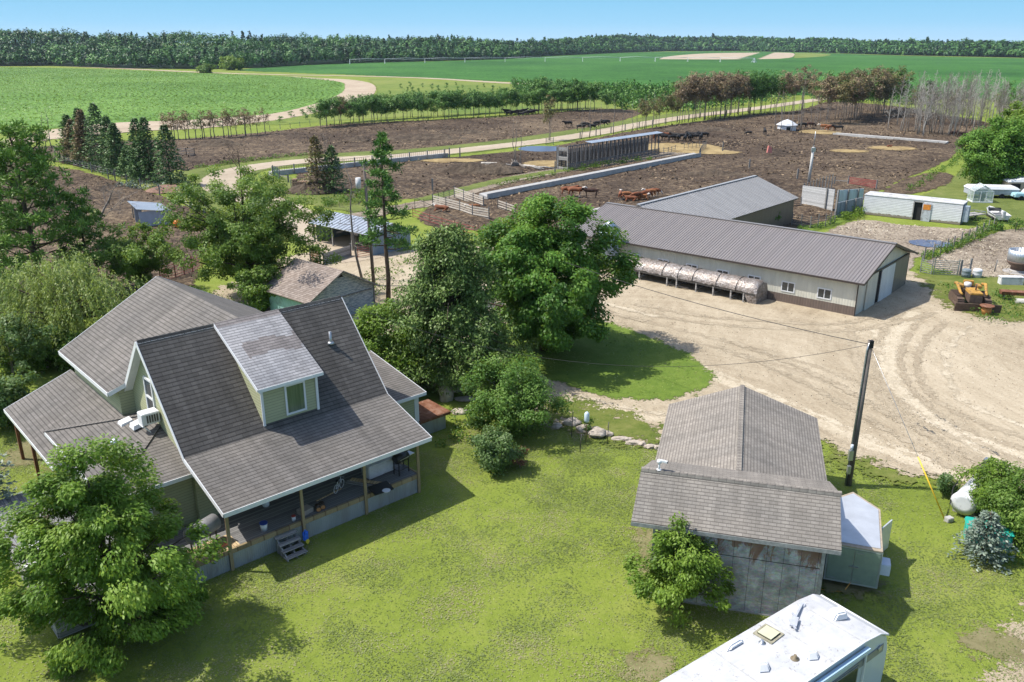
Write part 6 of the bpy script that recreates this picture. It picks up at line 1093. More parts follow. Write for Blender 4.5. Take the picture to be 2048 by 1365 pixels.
# ---------------------------------------------------------------- round covered hay feeder by the barn
A=G(1262,557);B_=G(1492,606); hd=math.degrees(math.atan2(B_.x-A.x,B_.y-A.y)); ang=hz(hd); Lh=(B_-A).length
hf=T('round_roofed_feeder','long half-round crinkled metal hood on a low timber frame in front of the barn','feeder',A,ang)
n=N('crinkled_foil'); v=n.co(); vo=n.n('ShaderNodeTexVoronoi'); n.set(vo.inputs['Vector'],v); vo.inputs['Scale'].default_value=7; f=n.noise(v,5,8,.8,.6); c=n.ramp(f,[(.35,(.1,.082,.07)),(.48,(.22,.195,.175)),(.6,(.36,.345,.335)),(.72,(.52,.51,.52))]); c=n.mix(.5,c,n.ramp(n.noise(v,.9,4),[(.4,(.45,.39,.36)),(.6,(.55,.55,.57))]),'OVERLAY'); foil=n.fin(c,.45,.35,n.bump(n.math('ADD',vo.outputs['Distance'],f),.6,.05),.5)
mb=MB(); nx,nt_=46,14; rr0=1.08; rs=np.random.RandomState(3); base=len(mb.v)
for i in range(nx+1):
    x=-1.0+(Lh+1.9)*i/nx; k=1+.02*math.sin(i*1.3)+.015*rs.randn(); drop=0 if i<nx else -.25
    for j in range(nt_+1): a=-.12*PI+1.12*PI*j/nt_; mb.v.append((x,.95-.0+rr0*k*math.cos(a)*.98,.95+rr0*k*math.sin(a)*.85+drop+.03*rs.randn()))
for i in range(nx):
    for j in range(nt_): q=base+i*(nt_+1)+j; mb.face((q,q+1,q+nt_+2,q+nt_+1),0,True)
q0=base+nx*(nt_+1); xe=Lh+.9
mb.build('hood',foil,hf)
MB().poly([(Lh+.88,-.1,.9),(Lh+.88,2.0,.9),(Lh+.88,1.75,1.55),(Lh+.88,.95,1.78),(Lh+.88,.15,1.55)]).hexa([(Lh+.2,-.12,.1),(Lh+.9,.0,0),(Lh+.9,2,.0),(Lh+.2,2,.1),(Lh-.3,-.12,.95),(Lh+.9,-.1,.95),(Lh+.9,2,.95),(Lh-.3,2,.95)]).build('end_curtain',foil,hf)
for f_ in (.09,.32,.44,.55,.72,.86):
    x=-1+(Lh+1.9)*f_; MB().path([(x,.95+1.12*math.cos(a),.95+.96*math.sin(a)) for a in [PI*k/14 for k in range(15)]],.03,5).build('strap',dsteel,hf)
MB().bar((-1,-.1,.85),(Lh+.8,-.1,.85),.08,.14).bar((-1,2,.85),(Lh+.8,2,.85),.08,.14).bar((Lh*.33,-.1,.22),(Lh*.52,-.1,.22),.08,.1).build('rail',dsteel,hf)
for x in (.3,1.0,4.0,5.0,7.0,8.7,10.4,11.6):
    if x<Lh+.6: MB().bar((x,-.12,0),(x,-.12,.85),.12,.12).bar((x,-.05,.3),(x,2,.3),.1,.1).bar((x,2,0),(x,2,.85),.12,.12).build('leg',greyw,hf)
# grain bin behind the maple
gb_=T('grain_bin','small galvanised grain bin with conical lid half hidden by the maple beside the barn','bin',G(1216,545)); n=ridged('bin_sheet',(.3,.37,.45),.4,.4,.1); MB().lathe([(.3,.8),(1.0,1.9),(1.0,4.3)],22,mi=0).build('bin_body',n,gb_); MB().lathe([(1.04,4.3),(.3,4.85),(.28,4.95)],22).build('roof',galv,gb_)
for a in (0,PI/2,PI,1.5*PI): MB().tube((.9*math.cos(a),.9*math.sin(a),0),(.9*math.cos(a),.9*math.sin(a),2.0),.04).build('leg',steel,gb_)

# ---------------------------------------------------------------- bunks
def bunk(label,a,b,wd=1.0,hh=.75,seg=2.9,both=False,posts=False):
    A=G(*a);B=G(*b); hd=math.degrees(math.atan2(B.x-A.x,B.y-A.y)); Lb=(B-A).length; e=T('feed_bunk',label,'feed bunk',A,hz(hd)); k=int(Lb/seg)
    for i in range(k):
        x0=i*Lb/k+.02; x1=(i+1)*Lb/k-.02; mb=MB(); mb.hexa([(x0,-.0,0),(x1,-.0,0),(x1,.16,0),(x0,.16,0),(x0,.03,hh),(x1,.03,hh),(x1,.13,hh),(x0,.13,hh)]); mb.hexa([(x0,.16,0),(x1,.16,0),(x1,wd,0),(x0,wd,0),(x0,.14,hh*.55),(x1,.14,hh*.55),(x1,wd,hh*.9),(x0,wd,hh*.9)]); mb.build('concrete_section',conc,e)
    if posts:
        mb=MB()
        for i in range(int(Lb/.45)): mb.bar((i*.45,-.05,hh),(i*.45,-.05,hh+.75),.03)
        mb.bar((0,-.05,hh+.75),(Lb,-.05,hh+.75),.05); mb.build('railing',dsteel,e)
        for i in range(int(Lb/4)+1): MB().bar((i*4,-.15,0),(i*4,-.15,1.7),.18).build('post',greyv,e)
    return e
bunk('long concrete feed bunk running diagonally across the middle of the feedlot',(975,402),(1402,316),1.6,.95)
bunk('short concrete bunk far off at the upper right of the feedlot',(1665,272),(1890,290),1.8,.7,5)
bunk('concrete feed bunk with iron railing along the dirt road',(545,353),(740,331),1.3,.8,3,posts=True)
bunk('second length of railed concrete bunk ending at the two gate posts',(744,330.5),(897,315),1.3,.8,3,posts=True)
bunk('short stretch of concrete bunk just left of the long barn roof',(1150,445),(1215,428),1.2,.8,3)

# ---------------------------------------------------------------- slatted shelter
A=G(1135,341);B_=G(1316,309); hd=math.degrees(math.atan2(B_.x-A.x,B_.y-A.y)); Ls=(B_-A).length
dkv=woodp('dark_grey_boards',(.075,.075,.08),(.17,.17,.175),.16,True)
ss=T('slatted_windbreak_shelter','long open slatted cattle shelter with upright poles and a narrow pale roof','shelter',A,hz(hd))
np_=24
for i in range(np_): x=i*Ls/(np_-1); MB().bar((x,0,0),(x,0,4.1),.16,.16).build('post',dkv,ss); MB().bar((x,2.4,0),(x,2.4,3.8),.14).build('post',dkv,ss)
mb=MB()
for z in [.1+.24*k for k in range(5)]: mb.bar((0,-.1,z),(Ls,-.1,z),.04,.17)
for z in [.3+.3*k for k in range(8)]: mb.bar((0,2.35,z),(Ls,2.35,z),.04,.14)
mb.bar((0,0,4.05),(Ls,0,4.05),.1,.15); mb.build('slats',dkv,ss)
mb=MB()
for i in range(int(Ls/.28)): mb.bar((i*.28,2.3,.2),(i*.28,2.3,3.1),.16,.03)
mb.build('mesh_panel',dkv,ss)
a=[(Ls*.22,-.35,4.12),(Ls+1,-.35,4.12),(Ls+1,1.1,4.3),(Ls*.22,1.1,4.3)]; MB().slab(a,.06).build('roof',[galv,galv],ss)
mb=MB()
for z in (.2,.45,1.8,2.0,2.2,3.3,3.55,3.8): mb.bar((-.3,-.2,z),(-.3,1.9,z),.05,.2)
mb.bar((-.3,-.2,0),(-.3,-.2,4.1),.15); mb.bar((-.3,1.9,0),(-.3,1.9,4.1),.15); mb.build('end_boards',greyw,ss)

# ---------------------------------------------------------------- fences and gates
def fence(label,pts,hh=1.2,rails=4,sp=2.4,rw=.12,rm=None,pm=None,pw=.14,name='board_fence',cat='fence',rth=.04,pext=.15,gz=None):
    P=[G(*p) for p in pts]; e=T(name,label,cat,P[0]); Q=[p-P[0] for p in P]; rm=rm or greyw; pm=pm or greyv; mb=MB()
    for a,b in zip(Q,Q[1:]):
        for k in range(rails): z=hh*(k+.7)/rails; mb.bar(a+Vector((0,0,z)),b+Vector((0,0,z)),rth,rw)
    mb.build('rails',rm,e); L_=0
    for a,b in zip(Q,Q[1:]):
        n_=max(1,round((b-a).length/sp))
        for i in range(n_+ (1 if b is Q[-1] else 0)): p=a.lerp(b,i/n_); MB().bar(p,p+Vector((0,0,hh+pext+rr.uniform(-.05,.1))),pw).build('post',pm,e)
    return e
paleb=woodp('pale_boards',(.35,.31,.26),(.55,.5,.43),.2)
fence('pale board pen fence with five rails below the dirt lane',[(866,413),(920,427),(945,436),(978,442)],1.5,5,3.2,.17,paleb)
fence('pale board pen fence at the back of the small pen, ending at the concrete bunk',[(909,396),(967,417)],1.5,5,3,.17,paleb)
fence('open pipe fence at the left side of the small board pen',[(866,411),(909,395)],1.3,5,1.6,.05,paint((.07,.12,.08),.6,.2,3,name='green_pipe'),dsteel,.07)
fence('board fence piece half hidden behind the maple crown',[(996,420),(1030,432)],1.3,4,2.5,.16,paleb)
fence('thin red-brown pipe fence curving around the calf pen',[(826,436),(860,448),(910,463),(958,475)],1.2,3,3,.06,redpaint,redpaint,.07,name='pipe_fence')
fence('pipe fence along the lane left of the calf pen',[(792,432),(830,424),(866,415)],1.3,2,2.2,.04,dsteel,dsteel,.06,name='pipe_fence')
fence('brown pipe corral fence seen between the trees above the wing roof',[(322,566),(352,558),(386,546),(405,538)],1.5,6,1.5,.05,redpaint,redpaint,.08,name='pipe_fence')
fence('red tube gate in front of the open cattle shed',[(716,517),(750,511)],1.2,5,1.8,.05,redpaint,redpaint,.06,name='tube_gate',cat='gate')
fence('low grey board wall in front of the cattle shed opening',[(648,530),(702,513)],1.1,5,3,.24,greyw)
fence('brown board fence left of the grey board wall',[(622,528),(641,532)],1.5,6,1.6,.2,paint((.22,.13,.07),.9,.3,3,name='brown_board'),greyv)
fence('dark pipe corral fence beside the dark barn wall',[(1583,452),(1620,458),(1650,454),(1669,447)],1.4,5,1.3,.05,dsteel,greyv,.09,name='pipe_fence')
fence('small pipe fence between the dark barn and the grey board wall',[(1584,418),(1601,416)],1.4,6,1.2,.05,dsteel,greyv,.1,name='pipe_fence')
fence('rust-red wooden gate panel standing behind the boarded pens',[(1696,371),(1752,379)],1.3,6,3.4,.12,redpaint,greyv)
fence('bare rail beside the rust-red gate panel',[(1668,372),(1695,374)],1.2,1,2,.1,greyw,greyv)
fence('wire fence on leaning wooden posts beside the puddle',[(1847,524),(1865,516),(1880,509),(1893,503),(1906,498),(1921,491),(1936,484),(1950,477),(1964,471),(1976,464),(1986,460)],1.25,3,9,.015,dsteel,greyv,.1,name='wire_fence',rth=.015)
fence('rusty wire fence with thin posts below the boat',[(1990,462),(2030,466),(2080,466)],1.1,3,1.8,.015,dsteel,dsteel,.05,name='wire_fence',rth=.015)
fence('grey tube gate with mesh right of the barn, left leaf',[(1840,546),(1862,551)],1.4,7,1.8,.05,steel,steel,.07,name='tube_gate',cat='gate')
fence('grey tube gate right of the barn, wide right leaf',[(1866,551),(1914,553)],1.5,8,2.2,.05,steel,steel,.08,name='tube_gate',cat='gate')
fence('short leaning wooden posts right of the wide tube gate',[(1919,553),(1938,549)],1.4,1,1,.04,dsteel,greyv,.15)
fence('low pipe hurdle fence beside the yellow straw',[(1318,309),(1336,307),(1350,303)],1.1,3,1.6,.05,dsteel,greyv,.1,name='pipe_fence')
fence('thin post fence along the top edge of the yellow straw',[(1368,300),(1392,297),(1412,294)],1.2,2,1.4,.04,dsteel,greyv,.08,name='pipe_fence')
fence('thin end fence closing the long concrete bunk',[(1398,316),(1402,306),(1412,297)],1.3,4,1.5,.04,dsteel,greyv,.08,name='pipe_fence')
fence('wire fence with dark posts along the track left of the spruces',[(-20,300),(2,303),(22,306),(60,312),(140,325),(184,346),(217,358),(231,363),(255,370),(282,379),(320,392),(357,405)],1.5,3,6,.015,dsteel,greyv,.14,name='wire_fence',rth=.015)
fence('dark tube gate between the track and the road bend',[(394,403),(412,416)],1.6,5,1.2,.05,dsteel,dsteel,.08,name='tube_gate',cat='gate')
fence('long leaning pole rail from the big fence post to the tube gate',[(357,405),(410,430)],.7,2,6,.1,greyw,greyv,.3)
fence('green tube gate at the left end of the railed bunk',[(547,353),(560,361)],1.7,6,1.2,.06,paint((.03,.13,.1),.5,.2,3,name='gate_green'),greyv,.14,name='tube_gate',cat='gate')
fence('short rail and post beside the green tube gate',[(560,361),(577,366)],1.2,1,2.2,.1,greyw,greyv,.2)
fence('green tube gate on the verge by the pair of trees',[(1092,291),(1107,290)],1.4,5,1.4,.07,paint((.03,.16,.1),.5,.2,3,name='gate_green2'),greyv,.1,name='tube_gate',cat='gate')
fence('wire fence along the feedlot edge below the curved windbreak',[(540,262),(600,254),(640,250)],1.2,2,4,.015,dsteel,greyv,.1,name='wire_fence',rth=.015)
fence('line of old wooden posts between the verge and the brown pine row',[(1160,279),(1250,262),(1330,249),(1400,237),(1500,226)],1.5,2,7,.02,dsteel,greyv,.22,name='wire_fence',rth=.015)
fence('weathered pole fence under the spruce group',[(120,323),(160,335),(200,346),(240,354)],1.1,3,2.6,.09,greyw,greyv,.14)
for i,(p,l) in enumerate([((920,315),'left dark gate post at the end of the railed bunk'),((899,316),'right dark gate post at the end of the railed bunk'),((1498,341),'lone short post in the middle of the feedlot mud'),((1594,362),'lone post left of the slim service pole'),((1445,303),'lone post above the curved cow path'),((865,383),'dark post beside the dirt lane'),((1110,345),'lone post left of the slatted shelter')]):
    tag(MB().bar((0,0,0),(0,0,1.9),.22).build('fence_post',greyv,None,G(*p)),l,'post')

# ---------------------------------------------------------------- boarded pens at the right
def wallseg(name,label,a,b,h0,h1,mat,cat='fence',th=.1,back=None):
    A=G(*a);B=G(*b); d=B-A; e=T(name,label,cat,A,math.atan2(d.y,d.x)); L_=d.length; MB().hexa([(0,0,0),(L_,0,0),(L_,th,0),(0,th,0),(0,0,h0),(L_,0,h1),(L_,th,h1),(0,th,h0)]).build('panel',mat,e)
    for k in range(int(L_/2)+1): MB().bar((min(L_,k*2.0),-.09,0),(min(L_,k*2.0),-.09,(h0+(h1-h0)*min(1,k*2/L_))+.1),.16).build('post',greyv,e)
    return e
bleach=woodp('bleached_boards',(.33,.33,.32),(.55,.55,.54),.16)
w_=wallseg('board_wall','tall bleached grey board wall in the cattle pens beside the dark barn',(1601,412),(1664,424),2.75,2.9,bleach); 
for c_ in list(w_.children)[1:-1]: bpy.data.objects.remove(c_)
A=G(1607,384);B_=G(1667,390); d=B_-A; sl=T('slat_windbreak','row of upright dark slats rising in height behind the bleached board wall','windbreak',A,math.atan2(d.y,d.x)); mb=MB(); k=int(d.length/.42)
for i in range(k): x=i*d.length/k; mb.bar((x,0,0),(x+.1,-.25,1.3+1.9*i/k),.2,.1)
mb.build('slats',greyv,sl); MB().bar((0,.1,.7),(d.length,.1,.9),.1,.1).build('rail',greyv,sl)
bluem=ridged('pale_blue_sheet',(.42,.5,.58),.2,.5,.25,rust=.2,var=.2); wallseg('sheet_fence','pale blue corrugated sheet fence between the board wall and the white trailer',(1672,417),(1724,410),2.4,2.2,bluem)
wallseg('board_fence','dark board fence with posts in front of the pale blue sheets',(1669,437),(1723,427),1.9,2.1,woodp('bluegrey_boards',(.14,.17,.2),(.28,.31,.34),.2,True))
# white trailer body
A=G(1724,429);B_=G(1919.5,451); d=B_-A; Lw=d.length; wt=T('old_semi_trailer','long old white box trailer body with open dark doorway and orange patch on its door','trailer body',A,math.atan2(d.y,d.x))
n=N('ribbed_white_panel'); v=n.co('UV'); sx=n.n('ShaderNodeSeparateXYZ'); n.set(sx.inputs[0],v); fr=n.math('FRACT',n.math('DIVIDE',sx.outputs[1],.2)); g_=n.math('LESS_THAN',fr,.22); f=n.noise(n.co('UV',(1,3,1)),1.3,8,.75); c=n.ramp(f,[(.3,(.55,.56,.57)),(.6,(.74,.75,.77))]); c=n.mix(g_,c,(.3,.3,.31)); dz=n.noise(v,1.6,6,.7); lo_=n.math('LESS_THAN',n.math('ADD',sx.outputs[1],n.math('MULTIPLY',dz,-.7)),.0); c=n.mix(lo_,c,(.22,.19,.15)); wpan=n.fin(c,.6,0,n.bump(fr,.5,.02),.3)
mb=MB(); mb.box(0,0,.05,6.05,.1,2.5); mb.box(7.0,0,.05,Lw,.1,2.5); mb.box(6.05,0,2.25,7.0,.1,2.5); mb.box(0,2.5,.05,Lw,2.6,2.5); mb.box(0,.1,.05,.1,2.5,2.5); mb.build('wall',wpan,wt)
MB().hexa([(-.05,-.05,2.505),(Lw+.05,-.05,2.505),(Lw+.05,2.65,2.505),(-.05,2.65,2.505),(-.05,-.05,2.57),(Lw+.05,-.05,2.57),(Lw+.05,2.65,2.64),(-.05,2.65,2.64)]).build('roof',paint((.5,.5,.5),.7,.25,2,dirt=.5,name='white_roof_dirty'),wt)
MB().box(Lw-.1,.1,.05,Lw,2.5,2.5).build('end_wall',paint((.13,.17,.22),.6,.3,3,name='dark_end'),wt); MB().box(6.05,.2,.05,7.0,.25,2.25).build('doorway',dark,wt); MB().box(5.93,-.03,.05,6.04,.0,2.35).box(5.93,-.03,2.26,7.1,.0,2.36).build('door_frame',greyw,wt)
o=MB().box(7.05,-.1,.02,8.05,-.03,2.2).build('door',paint((.45,.48,.52),.6,.3,2,dirt=.6,name='door_grey'),wt); MB().box(7.12,-.13,1.45,7.98,-.105,2.1).build('orange_patch',paint((.6,.22,.03),.7,.3,4,dirt=.5,name='orange_rust'),o)
MB().box(Lw+.05,.2,.4,Lw+.7,1.0,2.3).build('cooling_unit',paint((.3,.36,.42),.5,.3,3,name='unit_grey'),wt,bevel=.03); MB().box(0,.3,-.0,Lw,.5,.05).build('chassis',dsteel,wt)
# greenhouse
ghp=G(1945,406); gh=T('greenhouse','small glass greenhouse with pale frame on the mown lawn','greenhouse',ghp,R(-10)); w1,l1=2.5,2.3
mb=MB()
for (x,y) in ((0,0),(w1,0),(w1,l1),(0,l1),(w1*.36,0),(w1*.64,0),(0,l1/2),(w1,l1/2)): mb.bar((x,y,0),(x,y,1.6),.07)
for y in (0,l1): mb.bar((0,y,1.6),(w1/2,y,2.4),.07); mb.bar((w1,y,1.6),(w1/2,y,2.4),.07); mb.bar((0,y,1.6),(w1,y,1.6),.06); mb.bar((0,y,.1),(w1,y,.1),.2,.2)
for x in (0,w1): mb.bar((x,0,1.6),(x,l1,1.6),.07); mb.bar((x,0,.1),(x,l1,.1),.2,.2)
mb.bar((w1/2,0,2.4),(w1/2,l1,2.4),.07)
for k in range(1,4): y=l1*k/4; mb.bar((0,y,1.6),(w1/2,y,2.4),.04); mb.bar((w1,y,1.6),(w1/2,y,2.4),.04)
mb.build('frame',white,gh); n=N('greenhouse_glass'); n.fin((.45,.55,.5),.15,0,None,.5); tr=n.n('ShaderNodeBsdfTransparent'); mx=n.n('ShaderNodeMixShader'); mx.inputs[0].default_value=.45; n.t.links.new(tr.outputs[0],mx.inputs[1]); n.t.links.new(n.b.outputs[0],mx.inputs[2]); n.t.links.new(mx.outputs[0],n.out.inputs[0])
mb=MB(); mb.poly([(0,0,.2),(w1,0,.2),(w1,0,1.6),(w1/2,0,2.4),(0,0,1.6)]); mb.poly([(w1,0,.2),(w1,l1,.2),(w1,l1,1.6),(w1,0,1.6)]); mb.poly([(0,0,.2),(0,0,1.6),(0,l1,1.6),(0,l1,.2)]); mb.poly([(0,0,1.6),(w1/2,0,2.4),(w1/2,l1,2.4),(0,l1,1.6)]); mb.poly([(w1,0,1.6),(w1,l1,1.6),(w1/2,l1,2.4),(w1/2,0,2.4)]); mb.build('glazing',n.m,gh); MB().box(w1*.38,.3,.2,w1*.6,.9,1.2).build('pot_stand',dark,gh)
# camping trailers, car
cp=T('folded_camper','low white folded tent trailer behind the greenhouse','camper',G(1938,397),R(-6)); MB().hexa([(0,0,.5),(6.6,0,.5),(6.6,2.3,.5),(0,2.3,.5),(0,0,1.3),(6.6,0,1.3),(6.6,2.3,1.35),(0,2.3,1.35)]).build('body',paint((.35,.37,.4),.5,.2,2,name='camper_grey'),cp,bevel=.05); MB().hexa([(-.1,-.1,1.31),(6.7,-.1,1.31),(6.7,2.4,1.36),(-.1,2.4,1.36),(.3,.1,1.65),(6.3,.1,1.6),(6.3,2.2,1.65),(.3,2.2,1.7)]).build('roof',white,cp)
for x in (4.4,): MB().path([(x,-.05,.35),(x,.2,.35)],.35,14).build('wheel',dark,cp)
tn=paint((.42,.34,.24),.7,.2,2,name='tan_canvas'); pc=T('popup_camper','tan popup camper with dark mesh windows at the right edge','camper',G(2012,392),R(-8))
MB().hexa([(0,0,.7),(7,0,.7),(7,2.4,.7),(0,2.4,.7),(0,0,1.9),(7,0,2.1),(7,2.4,2.1),(0,2.4,1.9)]).build('tent',tn,pc); MB().hexa([(-.1,-.1,1.95),(2,-.1,2.0),(2,2.5,2.0),(-.1,2.5,1.95),(.2,.1,2.2),(2,.1,2.5),(2,2.3,2.5),(.2,2.3,2.2)]).hexa([(2,-.2,2.1),(5,-.2,2.1),(5,2.6,2.1),(2,2.6,2.1),(2.2,0,2.5),(4.8,0,2.5),(4.8,2.4,2.5),(2.2,2.4,2.5)]).build('roof',white,pc)
for x0,x1 in ((.4,1.7),(2.2,3.8),(4.2,5.6)): MB().box(x0,-.04,1.0,x1,-.01,1.75).build('mesh_window',dark,pc)
MB().box(2,-.1,.3,5,2.5,.7).build('base',white,pc); MB().path([(3,-.15,.33),(3,.1,.33)],.33,12).build('wheel',dark,pc)
cr=T('old_pickup','pale blue old pickup with a white cab roof at the right edge of the lawn','pickup',G(2028,402),R(-5)); lb=paint((.35,.55,.6),.4,.15,2,name='pale_blue_paint')
MB().hexa([(0,0,.45),(5,0,.45),(5,1.9,.45),(0,1.9,.45),(.1,.05,1.0),(5,.05,1.05),(5,1.85,1.05),(.1,1.85,1.0)]).build('body',lb,cr,bevel=.08); MB().hexa([(1.5,.1,1.02),(3.2,.1,1.02),(3.2,1.8,1.02),(1.5,1.8,1.02),(1.9,.25,1.6),(3.0,.25,1.6),(3.0,1.65,1.6),(1.9,1.65,1.6)]).build('cab',[white],cr,bevel=.05); MB().hexa([(1.62,.06,1.08),(3.1,.06,1.08),(3.1,.1,1.08),(1.62,.1,1.08),(1.92,.2,1.5),(2.95,.2,1.5),(2.95,.24,1.5),(1.92,.24,1.5)]).build('side_window',glass,cr)
for x in (.9,3.9):
    for y in (0,1.9): MB().path([(x,y-.1,.35),(x,y+.1,.35)],.35,14).build('wheel',dark,cr)
MB().box(-.03,.2,.55,.02,.5,.75).build('headlight',steel,cr)
# boat on the lawn
bt=T('motor_boat','open white motor boat with outboard standing on the lawn, stern toward the fence','boat',G(2004,446),R(80)); hull=[(0,-.95,.9),(0,.95,.9),(2.6,1.0,1.0),(4.2,.6,1.1),(5.0,0,1.2),(4.2,-.6,1.1),(2.6,-1.0,1.0)]; bot=[(0,-.6,.35),(0,.6,.35),(2.6,.6,.35),(4.0,.3,.45),(4.6,0,.6),(4.0,-.3,.45),(2.6,-.6,.35)]
mb=MB(); mb.v+=hull+bot; 
for i in range(7): j=(i+1)%7; mb.face((i,j,7+j,7+i))
mb.face(range(7,14)); inn=[(x*.96+.1,y*.86,z-.02) for x,y,z in hull]; fl=[(x*.9+.2,y*.8,.5) for x,y,z in hull]; b0=len(mb.v); mb.v+=hull+inn+fl
for i in range(7): j=(i+1)%7; mb.face((b0+i,b0+7+i,b0+7+j,b0+j)); mb.face((b0+7+i,b0+14+i,b0+14+j,b0+7+j))
mb.face(range(b0+14,b0+21)); mb.build('hull',whited,bt)
for x in (1.0,2.3): MB().box(x,-.6,.55,x+.3,.6,.8).build('seat',paint((.25,.25,.25),.7,.3,3,name='seat_grey'),bt)
MB().box(3.0,-.7,.9,3.3,.7,1.3).build('windshield',glass,bt); o=MB().box(-.35,-.16,.55,.05,.16,1.45).build('outboard_motor',paint((.4,.42,.45),.4,.2,3,name='motor_grey'),bt,bevel=.06)
MB().box(.5,-.5,.15,4.5,.5,.3).build('trailer_frame',dsteel,bt); 
for y in (-.8,.8): MB().path([(1.2,y-.08,.28),(1.2,y+.08,.28)],.28,12).build('wheel',dark,bt)
ub=T('utility_trailer','small flat utility trailer behind the dark end of the white trailer body','trailer',G(1936,443),R(28)); MB().box(0,0,.55,3.2,1.5,.65).build('bed',greyw,ub); MB().bar((0,0,.9),(3.2,0,.9),.05,.08).bar((0,1.5,.9),(3.2,1.5,.9),.05,.08).bar((3.2,0,.9),(3.2,1.5,.9),.05,.08).bar((3.2,0,.6),(3.2,0,.9),.05).bar((3.2,1.5,.6),(3.2,1.5,.9),.05).build('side_rail',steel,ub)
for y in (-.12,1.62): MB().path([(1.2,y-.08,.33),(1.2,y+.08,.33)],.33,12).build('wheel',dark,ub)
MB().bar((-1.3,.75,.5),(0,.75,.55),.08).build('drawbar',dsteel,ub)
# raised deck right
dk=T('raised_deck','grey raised wooden deck with railing at the right edge beside the bushy tree','deck',G(2010,378),R(-4)); MB().box(0,0,2.5,8,3.4,2.75).build('floor',greyw,dk)
for x in (.5,3.5,6.5): MB().bar((x,.3,0),(x,.3,2.5),.2).build('post',greyv,dk)
mb=MB(); mb.bar((0,0,3.75),(8,0,3.75),.1,.08); mb.bar((0,0,3.75),(0,3.4,3.75),.1,.08)
for k in range(5): mb.bar((k*1.9,0,2.75),(k*1.9,0,3.75),.09)
for k in range(34): mb.bar((k*.23,0,2.75),(k*.23,0,3.7),.03)
mb.build('railing',whited,dk); MB().box(.3,1.5,0,8,3.3,2.4).build('under_deck_block',dark,dk)  # solid near-black block fills the space below the deck floor
for x,l in ((1.0,'white chair on the raised deck by the railing'),(3.3,'second white chair further right on the raised deck')):
    ch=T('deck_chair',l,'chair',dk.location+Vector((x+.4,1.0,2.76)),R(20)); MB().box(-.25,-.25,.4,.25,.25,.45).build('seat',white,ch); MB().hexa([(-.25,.22,.45),(.25,.22,.45),(.25,.27,.45),(-.25,.27,.45),(-.25,.4,.95),(.25,.4,.95),(.25,.45,.95),(-.25,.45,.95)]).build('backrest',white,ch)
    for a in (-.2,.2):
        for b_ in (-.2,.2): MB().bar((a,b_,0),(a,b_,.4),.05).build('leg',white,ch)
# ---------------------------------------------------------------- bulldozer corner
yel=paint((.45,.25,.05),.75,.45,5,dirt=.85,name='worn_yellow'); rst=paint((.12,.08,.06),.8,.4,5,name='rust_brown')
A=G(1946,618); dz=T('bulldozer','old worn yellow and rust crawler bulldozer with its blade lowered','bulldozer',A,hz(12))   # local +x = heading 12 (back), front toward the camera
for y in (-1.05,1.05):
    tk=MB(); pts=[(-.2,.35),(0,.75),(.4,.95),(2.2,.95),(2.6,.7),(2.7,.35),(2.4,.05),(.1,.05)]
    a=[(x,y-.25,z) for x,z in pts]; b=[(x,y+.25,z) for x,z in pts]; tk.poly(a); tk.poly(b[::-1])
    for i in range(8): j=(i+1)%8; tk.poly([a[j],a[i],b[i],b[j]])
    for k in range(9): tk.box(.3+k*.22,y-.28,.95,.38+k*.22,y+.28,1.02)
    for k in range(4): tk.bar((-.2-.0+.06*k,y-.28,.35+.14*k),(-.2+.06*k,y+.28,.35+.14*k),.07)
    tk.build('track',rst,dz)
MB().box(-.35,-.5,.55,1.1,.5,1.25).build('radiator',rst,dz,bevel=.04); MB().hexa([(-.35,-.52,1.26),(1.3,-.52,1.26),(1.3,.52,1.26),(-.35,.52,1.26),(-.35,-.46,1.42),(1.3,-.46,1.5),(1.3,.46,1.5),(-.35,.46,1.42)]).build('hood',yel,dz,bevel=.03)
MB().box(1.3,-.6,.6,2.6,.6,1.35).build('rear_body',rst,dz,bevel=.05); MB().box(1.5,-.9,1.35,2.4,-.5,1.6).box(1.5,.5,1.35,2.4,.9,1.6).box(2.1,-.4,1.35,2.5,.4,1.85).build('fender',yel,dz,bevel=.05)
MB().lathe([(.26,0),(.3,.2),(.28,.4),(.1,.44)],14,(1.9,.15,1.35)).build('seat',whited,dz); MB().tube((.5,-.1,1.5),(.5,-.1,2.0),.06).build('exhaust',rst,dz)
for y in (-1,1): MB().path([(2.2,y*1.05,1.6),(1.5,y*1.1,1.75),(.6,y*1.0,1.2),(.2,y*.95,1.15)],[.13,.14,.11,.08],8).build('lift_arm',yel,dz)
MB().bar((-.9,-1.4,.3),(1.0,-1.35,.3),.12,.16).bar((-.9,1.4,.3),(1.0,1.35,.3),.12,.16).build('push_arm',rst,dz); MB().hexa([(-1.05,-1.75,0),(-.9,-1.75,0),(-.9,1.75,0),(-1.05,1.75,0),(-1.2,-1.75,.75),(-1.1,-1.75,.75),(-1.1,1.75,.75),(-1.2,1.75,.75)]).hexa([(-1.1,-1.75,.0),(-1.0,-1.75,.0),(-1.0,1.75,.0),(-1.1,1.75,.0),(-1.14,-1.75,.14),(-1.04,-1.75,.14),(-1.04,1.75,.14),(-1.14,1.75,.14)]).build('blade',rst,dz)
sp=T('cable_spool','round wooden cable spool with flat rust-brown top in front of the bulldozer','spool',G(1971,630)); MB().lathe([(.55,.72),(.55,.8)],24).build('flange',rustm,sp); MB().lathe([(.5,0),(.5,.06)],24).build('flange',rustm,sp); MB().lathe([(.38,.06),(.38,.72)],20).build('drum',paint((.5,.22,.06),.8,.35,5,dirt=.4,name='orange_wood'),sp)
